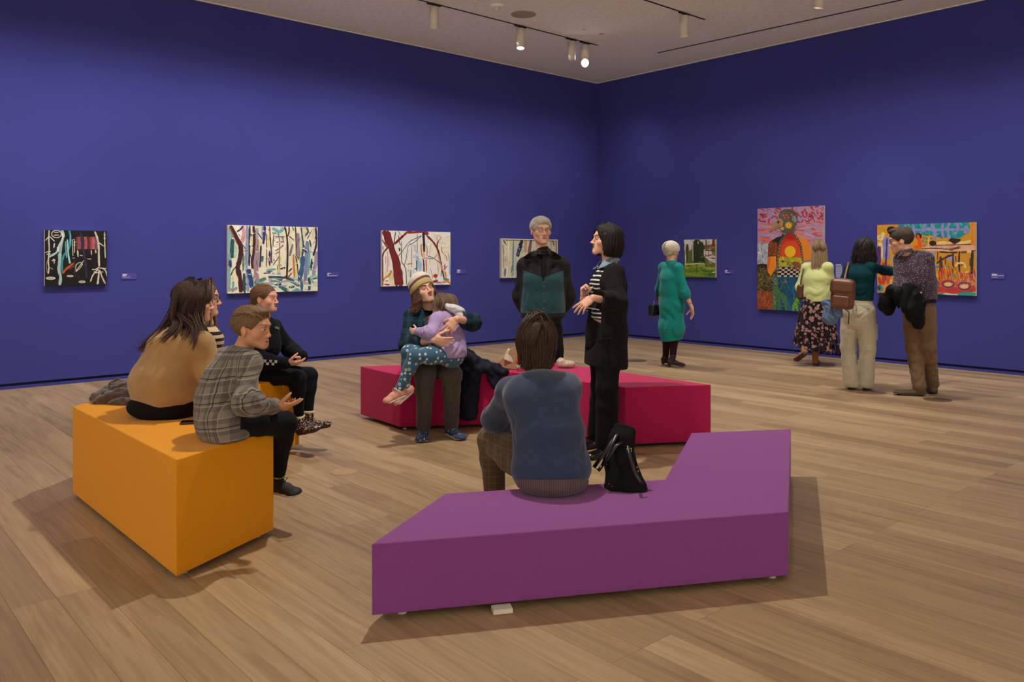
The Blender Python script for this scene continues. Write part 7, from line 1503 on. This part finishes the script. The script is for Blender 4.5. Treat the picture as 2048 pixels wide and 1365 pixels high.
p.poly([(285, 880), (325, 880), (320, 980), (350, 1040), (420, 1100), (440, 1275), (405, 1270), (380, 1150), (345, 1110), (345, 1265), (315, 1265), (310, 1100), (300, 1265), (262, 1262), (262, 1060)], (66, 110, 72)); p.dabs(40, (265, 900, 430, 1260), [(96, 140, 96), (50, 90, 60)], 5, 40, 12, 1.3, .5); p.dabs(28, (260, 880, 300, 1200), [(206, 170, 130)], 3, 24, 13, .4, .3)
p.poly([(570, 1080), (575, 1120), (545, 1180), (560, 1275), (535, 1275), (520, 1190), (505, 1275), (482, 1275), (485, 1200), (530, 1110)], (96, 150, 40)); p.dabs(14, (485, 1100, 570, 1270), [(150, 196, 60)], 5, 20, 14)
p.poly([(390, 940), (410, 912), (432, 945)], (190, 110, 60)); p.ell((411, 935), (7, 7), (60, 90, 100)); p.st([(395, 960), (385, 1000)], 4, (110, 80, 60)); p.st([(485, 1070), (480, 1120)], 9, (14, 30, 54)); p.st([(455, 1085), (450, 1115)], 6, (14, 30, 54))
p.poly([(345, 130), (400, 108), (460, 105), (520, 135), (545, 190), (540, 250), (510, 320), (500, 378), (430, 378), (385, 372), (345, 335), (340, 250), (330, 180)], (92, 88, 70)); p.dabs(90, (345, 115, 535, 370), [(120, 110, 84), (70, 72, 60), (140, 120, 90), (96, 104, 100)], 7, 26, 15)
for c in ((380, 178), (420, 172), (478, 168), (440, 200), (400, 205)): p.ell(c, (18, 18), (146, 76, 74)); p.ell(c, (7, 7), (206, 140, 110))
p.ell((505, 215), (26, 30), (120, 130, 130)); p.dabs(18, (480, 180, 535, 250), [(190, 196, 196)], 4, 14, 3)
p.poly([(325, 210), (360, 215), (382, 250), (375, 300), (330, 310), (270, 345), (212, 375), (240, 320), (290, 255)], (176, 140, 100)); p.st([(225, 365), (290, 315), (340, 285)], 5, (60, 44, 34)); p.ell((327, 254), (15, 17), (70, 66, 60)); p.ell((327, 254), (7, 8), (30, 28, 28))
p.ell((372, 326), (20, 20), (196, 164, 100))
for k in range(16): a = k*math.pi/8; p.st([(443, 290), (443+44*math.cos(a), 290+42*math.sin(a))], 11, (230, 176, 30), .5)
p.ell((443, 290), (20, 19), (240, 200, 50)); p.ell((443, 290), (7, 7), (110, 84, 30)); p.done()
# -- 7 orange abstract
p = Painting('R', 1754.5, 1951.5, 447.5, 589.0, 'wide orange and turquoise abstract painting, rightmost on the right wall').zoom(1740, 430, 6.827)
OR = (206, 146, 40); TQ = (34, 138, 142); LA = (136, 138, 196); RD = (196, 62, 48); BR = (70, 50, 46); CY = (228, 204, 136); PU = (86, 50, 110); PKK = (212, 160, 140)
p.fill(OR); p.dabs(50, (100, 110, 1460, 1100), [(216, 156, 50), (196, 134, 34), (206, 150, 60)], 40, 170, 3, 1.2, .6)
p.poly([(385, 125), (1350, 100), (1370, 170), (1350, 240), (1270, 290), (1230, 320), (1000, 310), (820, 300), (700, 270), (560, 260), (390, 160)], TQ); p.dabs(60, (400, 120, 1350, 300), [(24, 120, 126), (60, 160, 160), (100, 180, 176)], 16, 70, 4, 1.3, .7)
for pts, w, c in (([(480, 130), (490, 260)], 36, LA), ([(590, 120), (600, 320)], 40, LA), ([(760, 115), (735, 180), (720, 240)], 40, LA), ([(840, 115), (890, 260), (880, 350)], 44, LA), ([(1000, 110), (985, 200), (1000, 310)], 34, LA), ([(1090, 105), (1060, 200), (1090, 330)], 44, LA), ([(1190, 110), (1200, 180), (1170, 260)], 36, LA), ([(480, 205), (700, 205), (900, 205), (1200, 200), (1340, 205)], 30, LA), ([(1290, 160), (1330, 200), (1290, 250)], 54, LA), ([(740, 190), (860, 190)], 30, LA),
    ([(110, 280), (150, 330), (185, 240)], 60, CY), ([(115, 380), (160, 420)], 44, CY), ([(215, 300), (190, 420), (195, 610)], 50, LA), ([(270, 300), (250, 420), (250, 600)], 34, LA), ([(235, 320), (225, 500), (215, 700), (210, 900)], 26, PU), ([(125, 430), (120, 560), (115, 690)], 56, PU), ([(165, 400), (165, 620)], 22, CY), ([(185, 650), (190, 800), (180, 950)], 40, RD), ([(250, 680), (260, 800), (240, 940)], 46, (206, 84, 56)), ([(120, 850), (150, 950)], 40, RD), ([(110, 960), (160, 1040)], 70, (60, 146, 146)), ([(190, 1000), (240, 960)], 36, (214, 130, 136)), ([(290, 880), (290, 960)], 16, CY), ([(300, 560), (300, 680)], 30, (176, 160, 120)),
    ([(650, 270), (670, 350), (690, 440)], 46, (226, 80, 34)), ([(600, 440), (680, 440)], 40, (226, 90, 40)), ([(700, 320), (850, 320), (850, 420), (720, 430)], 60, (196, 140, 50)), ([(800, 310), (800, 420)], 10, CY), ([(910, 400), (1000, 385), (1120, 400)], 50, (226, 196, 124)), ([(1170, 395), (1280, 380), (1390, 360)], 46, (226, 196, 124)), ([(1400, 110), (1405, 280), (1395, 380), (1370, 420)], 30, (220, 120, 34)), ([(1425, 110), (1420, 350)], 26, (214, 150, 60)),
    ([(710, 460), (850, 440), (1000, 440), (1200, 430), (1440, 440)], 44, PKK), ([(760, 480), (1000, 480), (1440, 470)], 30, (224, 176, 150)), ([(700, 462), (900, 458), (1080, 470), (1230, 430)], 12, BR), ([(880, 415), (1050, 412), (1380, 405)], 12, BR), ([(1080, 480), (1230, 450)], 26, (110, 76, 66)), ([(950, 505), (1080, 515), (1200, 515)], 18, (44, 34, 36)), ([(1240, 515), (1320, 510)], 30, (90, 80, 66)), ([(1330, 500), (1400, 500)], 40, CY),
    ([(860, 500), (850, 620), (880, 740)], 70, (150, 156, 196)), ([(1060, 590), (1150, 610)], 60, (150, 150, 196)), ([(1030, 570), (1028, 680)], 12, PU), ([(1170, 560), (1175, 640)], 14, PU), ([(895, 710), (980, 712), (1090, 712)], 18, (50, 140, 140)), ([(925, 500), (925, 620)], 14, BR), ([(965, 570), (970, 700), (960, 880)], 40, BR), ([(910, 665), (970, 620), (1060, 570), (1140, 545)], 24, BR), ([(1135, 520), (1135, 660), (1140, 800)], 22, BR), ([(1222, 500), (1215, 640), (1225, 790)], 24, BR), ([(1400, 490), (1395, 640), (1385, 860)], 36, (60, 50, 50)), ([(1380, 490), (1440, 490)], 14, (60, 50, 50)), ([(1370, 590), (1365, 700)], 20, (90, 70, 60)),
    ([(1170, 710), (1190, 670), (1240, 655), (1290, 670), (1300, 730)], 26, CY), ([(1240, 700), (1262, 680)], 12, BR), ([(1270, 790), (1360, 780)], 12, CY), ([(1250, 820), (1390, 830)], 12, CY), ([(870, 1030), (1000, 1020), (1200, 1040), (1440, 1000)], 90, (190, 62, 56)), ([(880, 900), (900, 1000)], 50, (150, 80, 110)), ([(960, 930), (1180, 940), (1430, 900)], 70, (196, 80, 60)), ([(1000, 1075), (1200, 1090), (1440, 1060)], 24, (190, 196, 186)), ([(850, 1080), (1000, 1085)], 24, TQ), ([(1200, 1085), (1440, 1080)], 40, (50, 150, 140)), ([(1420, 740), (1430, 860)], 26, (176, 60, 70))): p.st(pts, w, c)
p.ell((295, 205), (64, 48), (42, 32, 50)); p.ell((665, 290), (44, 42), (50, 34, 36)); p.ell((858, 388), (48, 38), (46, 36, 36)); p.poly([(1110, 315), (1240, 330), (1235, 360), (1160, 400), (1120, 380), (1070, 350)], (42, 34, 38)); p.st([(650, 270), (672, 350)], 40, (226, 80, 34))
for c in ((735, 315), (775, 325), (720, 360), (765, 370), (745, 420), (835, 320)): p.ell(c, (14, 14), (80, 130, 110))
p.dabs(60, (930, 740, 1180, 920), [(206, 70, 50), (220, 150, 60), (190, 60, 50)], 9, 100, 5, 1.5, .12); p.dabs(50, (1200, 800, 1420, 950), [(206, 80, 60), (214, 160, 130), (190, 60, 50)], 9, 90, 6, 1.4, .15)
for c, r in (((1068, 945), (80, 46)), ((1290, 975), (84, 50))): p.ell(c, (r[0]+14, r[1]+16), (196, 110, 110), w=6); p.ell(c, r, (120, 62, 96), w=18); p.ell((c[0], c[1]+4), (r[0]*.68, r[1]*.6), (222, 190, 140))
p.ell((905, 950), (40, 46), (120, 62, 110), w=14); p.ell((125, 1000), (22, 30), (60, 50, 90)); p.ell((1145, 828), (32, 14), (60, 150, 140)); p.done()
# -- wall labels
M_LAB = plain('label_blue', (70, 67, 156), .7); M_TXT = plain('label_text_white', (226, 226, 232), .7)
def wall_label(side, px0, px1, py0, py1, lines, label, name='wall_label', mat=None, kind=None):
    mid = (px0+px1)/2
    a = wall_hit(side, px0, (py0+py1)/2)[0]; b = wall_hit(side, px1, (py0+py1)/2)[0]; z1 = wall_hit(side, mid, py0)[1]; z0 = wall_hit(side, mid, py1)[1]; s0, s1 = min(a, b), max(a, b)
    u = UL if side == 'L' else UR; nn = UR if side == 'L' else UL; R = np.array([[*u, 0], [*nn, 0], [0, 0, 1]])
    r = empty(name, wallpt(side, (s0+s1)/2, (z0+z1)/2, 0), label, 'label'); mb = MB(); mb.box(wallpt(side, (s0+s1)/2, (z0+z1)/2, .0045), (s1-s0, .007, z1-z0), R=R); mb.build('label_plate', mat or M_LAB, r)
    left = s1 if side == 'L' else s0; sg = -1 if side == 'L' else 1; W = s1-s0; H = z1-z0
    for i, (yf, w, h) in enumerate(lines):
        mb = MB(); x = .08*W; rs = np.random.RandomState(i+int(px0)); end = x+w*W
        while x < end:
            l = min(rs.uniform(.05, .12)*W, end-x); mb.box(wallpt(side, left+sg*(x+l/2), z1-yf*H, .0085), (l*.88, .001, h*H), R=R); x += l
        mb.build('text_line', M_TXT, r)
    return r
LN = [(.16, .30, .10), (.30, .26, .10), (.44, .22, .07), (.62, .50, .05)]
wall_label('L', 242, 273, 547, 559, LN, 'small blue wall label right of the black painting')
wall_label('L', 652, 677, 545, 555, [(.16, .30, .12), (.34, .15, .10), (.50, .14, .10), (.68, .80, .08)], 'small blue wall label right of the large pale forest painting')
wall_label('L', 912, 931, 539, 548.5, [(.12, .34, .12), (.30, .36, .10), (.46, .24, .10), (.64, .36, .08)], 'small blue wall label right of the maroon tree painting')
wall_label('R', 1449, 1469, 540, 548.5, [(.14, .26, .12), (.30, .22, .10), (.46, .2, .08), (.66, .5, .06)], 'small blue wall label right of the green landscape painting')
wall_label('R', 1982, 2010, 547, 558.5, [(.16, .36, .10), (.28, .36, .10), (.40, .85, .07), (.66, .4, .06)], 'small blue wall label right of the orange abstract painting')
wall_label('R', 1671, 1686, 528, 560, [(.06, .7, .04)]+[(.14+.058*k, .85, .022) for k in range(13)], 'tall blue wall text panel between the bird painting and the orange abstract', name='wall_text_panel')
# ================================================================ loose things
# black tote on the purple bench
b = empty('tote_bag', (*P(1250, 985, 3.92)[:2], HPU), 'slouched black tote bag with buckled straps standing on the purple bench', 'bag')
c = P(1248, 985, 3.90); R0 = np.array([nrm((.97, -.24, 0)), nrm((.24, .97, 0)), Z_])
T = U([ecap(P(1232, 985, 3.92), P(1275, 990, 3.88), (.050, .055), (.050, .052), Z_), ecap(P(1250, 975, 3.90), P(1240, 925, 3.95), (.098, .060), (.070, .05), R0[0]), ecap(P(1240, 925, 3.95), P(1243, 880, 3.98), (.070, .05), (.060, .034), R0[0]), ecap(P(1243, 880, 3.98), P(1250, 858, 4.0), (.060, .034), (.056, .026), R0[0])], .03)
T = sub(T, U([ecap(P(1249, 872, 3.995), P(1255, 845, 4.02), (.046, .022), (.052, .024), R0[0])], 0), .004)
T = disp(T, folds([(P(1235, 930, 3.9), (.6, 0, .8), .12, .012, .06, 0), (P(1255, 970, 3.85), (.8, 0, -.4), .12, .008, .07, 1.5)]), .012); T = inter(T, plane(V(0, 0, HPU+.003), -Z_), .004)
bl = cloth('black_canvas', (24, 22, 24), .85, .15, fold=.15); bl2 = plain('black_leather', (22, 20, 20), .35); field_obj('bag_body', T, .0045, bl, b)
mb = MB(); S_ = lambda x, y, Y=3.9: surf(T, P(x, y, Y), (0, -1, 0), .25)+V(0, -.003, 0)
mb.tube([S_(1254, 888, 3.97), S_(1258, 910, 3.95), P(1268, 940, 3.80), P(1280, 965, 3.79), P(1288, 968, 3.80)], .009, 8, flat=.35); mb.build('front_strap', bl2, b, True)
mb = MB(); mb.tube([P(1236, 868, 3.97), P(1222, 885, 3.93), P(1206, 910, 3.90), P(1188, 935, 3.90), P(1197, 942, 3.90), P(1216, 915, 3.90), P(1232, 892, 3.90), P(1244, 884, 3.93)], .012, 8, flat=.4); mb.tube([P(1240, 866, 3.99), P(1232, 872, 3.94), P(1216, 905, 3.90), P(1205, 932, 3.88), P(1214, 928, 3.88)], .010, 8, flat=.4); mb.build('handle', bl2, b, True)
mb = MB(); q = S_(1256, 897, 3.96); mb.tube([q+V(-.012, 0, .008), q+V(.012, 0, .008), q+V(.012, 0, -.008), q+V(-.012, 0, -.008), q+V(-.012, 0, .008)], .0022, 6); mb.build('buckle', plain('brass', (206, 176, 110), .25, .9), b, True)
for x, y in ((1258, 908), (1260, 915), (1262, 922), (1217, 966), (1222, 968)):
    mb = MB(); q = S_(x, y, 3.9); mb.lathe(q, [(.003, 0), (.003, .003), (.001, .004)], 8, (0, -1, 0)); mb.build('rivet', plain('brass', (206, 176, 110), .25, .9), b, True)
# brown coat on the orange bench
b = empty('folded_coat', (*P(225, 815, 5.0)[:2], HYL), 'crumpled dark brown coat lying on the orange bench behind the tan sweater', 'coat')
T = U([ell(P(238, 795, 4.98), (.16, .13, .055)), ell(P(262, 792, 5.0), (.14, .14, .085)), cap(P(192, 803, 4.98), P(240, 782, 5.06), .030, .075), cap(P(200, 808, 4.92), P(262, 812, 4.86), .026, .05)], .03)
T = disp(T, addg(folds([(P(235, 795, 4.95), (.2, .3, 1), .28, .022, .06, .7)]), rip(.004, .05, (.2, .4, 1), 1)), .024); T = inter(T, plane(V(0, 0, HYL+.003), -Z_), .004)
field_obj('coat_cloth', T, .005, cloth('brown_velour', (72, 56, 48), .8, .15, sheen=.4, fold=.2), b)
# small dark thing (phone) on the orange bench
b = empty('smartphone', (*P(386, 844, 4.32)[:2], HYL), 'dark phone lying on the orange bench between the sweater and plaid shirt', 'phone')
q = P(389, 846, 4.315); q[2] = HYL+.007; mb = MB(); mb.box(q, (.14, .068, .009), R=[nrm((.97, .25, 0)), nrm((-.25, .97, 0)), Z_]); bevel(mb.build('phone_case', plain('phone_dark_red', (70, 34, 34), .35), b), .003)
mb = MB(); q2 = q+V(0, 0, .005); mb.box(q2, (.128, .060, .001), R=[nrm((.97, .25, 0)), nrm((-.25, .97, 0)), Z_]); mb.build('screen', plain('phone_screen', (20, 20, 24), .1), b)
# navy quilted coat over the crimson bench
b = empty('quilted_coat', (*P(945, 740, 6.78)[:2], HRD), 'navy quilted coat draped over the crimson bench edge beside the seated man', 'coat')
def quilt(N, L, co, base): return base
T = U([ecap(P(935, 722, 6.86), P(968, 730, 6.88), (.13, .06), (.10, .045), (0, 1, 0)), ecap(P(930, 715, 6.78), P(948, 745, 6.70), (.09, .055), (.09, .045), X_), ecap(P(943, 745, 6.70), P(937, 835, 6.60), (.080, .035), (.072, .030), X_), ecap(P(968, 732, 6.82), P(1010, 745, 6.74), (.11, .045), (.06, .03), (0, 1, 0)),
       ecap(P(985, 735, 6.74), P(992, 775, 6.70), (.075, .032), (.035, .022), X_), cap(P(925, 702, 6.80), P(940, 722, 6.75), .045, .06)], .03)
def qg(Q): return (F32(.004)*(np.abs(np.sin(Q[:, 0]*38+Q[:, 2]*38))*F32(-1)+np.abs(np.sin(Q[:, 0]*38-Q[:, 2]*38))*F32(-1)+1)).astype(F32)
T = disp(T, addg(qg, folds([(P(950, 730, 6.8), (1, 0, .2), .3, .012, .08, 0)])), .016)
blk = Fd(lambda Q: np.maximum(np.maximum(dot3(Q-V(0, 0, HRD+.004).astype(F32), (0, 0, 1)), (dot3(Q-np.array([*RP[1], 0], F32), nrm((.167, -.986, 0)))-F32(.004))), -1), [-9]*3, [9]*3)
T = sub(T, blk, .003); field_obj('coat_cloth', T, .0055, cloth('navy_quilting', (26, 28, 48), .6, .15, sheen=.2), b)
# paper bag with contents
b = empty('paper_bag', (*P(1010, 733, 7.1)[:2], HRD), 'opened kraft paper bag with pale tissue standing on the crimson bench', 'paper bag')
kr = plain('kraft_paper', (176, 144, 110), .8, bmp=.3, bsc=30)
A0, A1, A2, A3 = P(987, 735, 7.06), P(1033, 739, 6.98), P(1060, 734, 7.10), P(1010, 731, 7.2)
tp = [P(990, 722, 7.08), P(1030, 692, 7.0), P(1066, 694, 7.12), P(1034, 690, 7.24)]
mb = MB(); mb.add([A0, A1, A2, A3]+tp, [(0, 1, 5, 4), (1, 2, 6, 5), (2, 3, 7, 6), (3, 0, 4, 7), (3, 2, 1, 0)]); o = mb.build('bag_shell', kr, b); md = o.modifiers.new('t', 'SOLIDIFY'); md.thickness = .004
field_obj('tissue', disp(U([rbox(P(1021, 712, 7.02), (.045, .008, .055), .007, frame((.1, -1, .4), (.4, 0, 1)))], 0), folds([(P(1022, 715, 7.02), (1, 0, 1), .08, .006, .04, 0)]), .01), .004, plain('tissue_white', (206, 190, 172), .9), b)
b = empty('toy', (*P(1040, 738, 6.9)[:2], HRD), 'small orange red toy with white base in front of the paper bag', 'toy')
mb = MB(); c = P(1040, 729, 6.9); mb.lathe(c+V(0, 0, -.035), [(.028, 0), (.034, .006), (.034, .03), (.028, .036)], 20); mb.build('toy_base', plain('toy_white', (206, 196, 190), .5), b, True)
mb = MB(); mb.lathe(c, [(.02, 0), (.036, .012), (.036, .03), (.02, .05), (.004, .054)], 20); mb.build('toy_top', plain('toy_orange', (220, 66, 30), .45), b, True)
b = empty('plastic_bag', (*P(1136, 732, 7.1)[:2], HRD), 'small crumpled clear plastic bag on the crimson bench beside the black trousers', 'plastic bag')
field_obj('bag_film', inter(disp(U([ell(P(1136, 729, 7.1), (.062, .05, .035)), ell(P(1122, 726, 7.1), (.04, .04, .045))], .02), rip(.003, .05, (1, .3, .5), 1), .008), plane(V(0, 0, HRD+.002), -Z_)), .004, plain('film_beige', (190, 172, 150), .3), b)
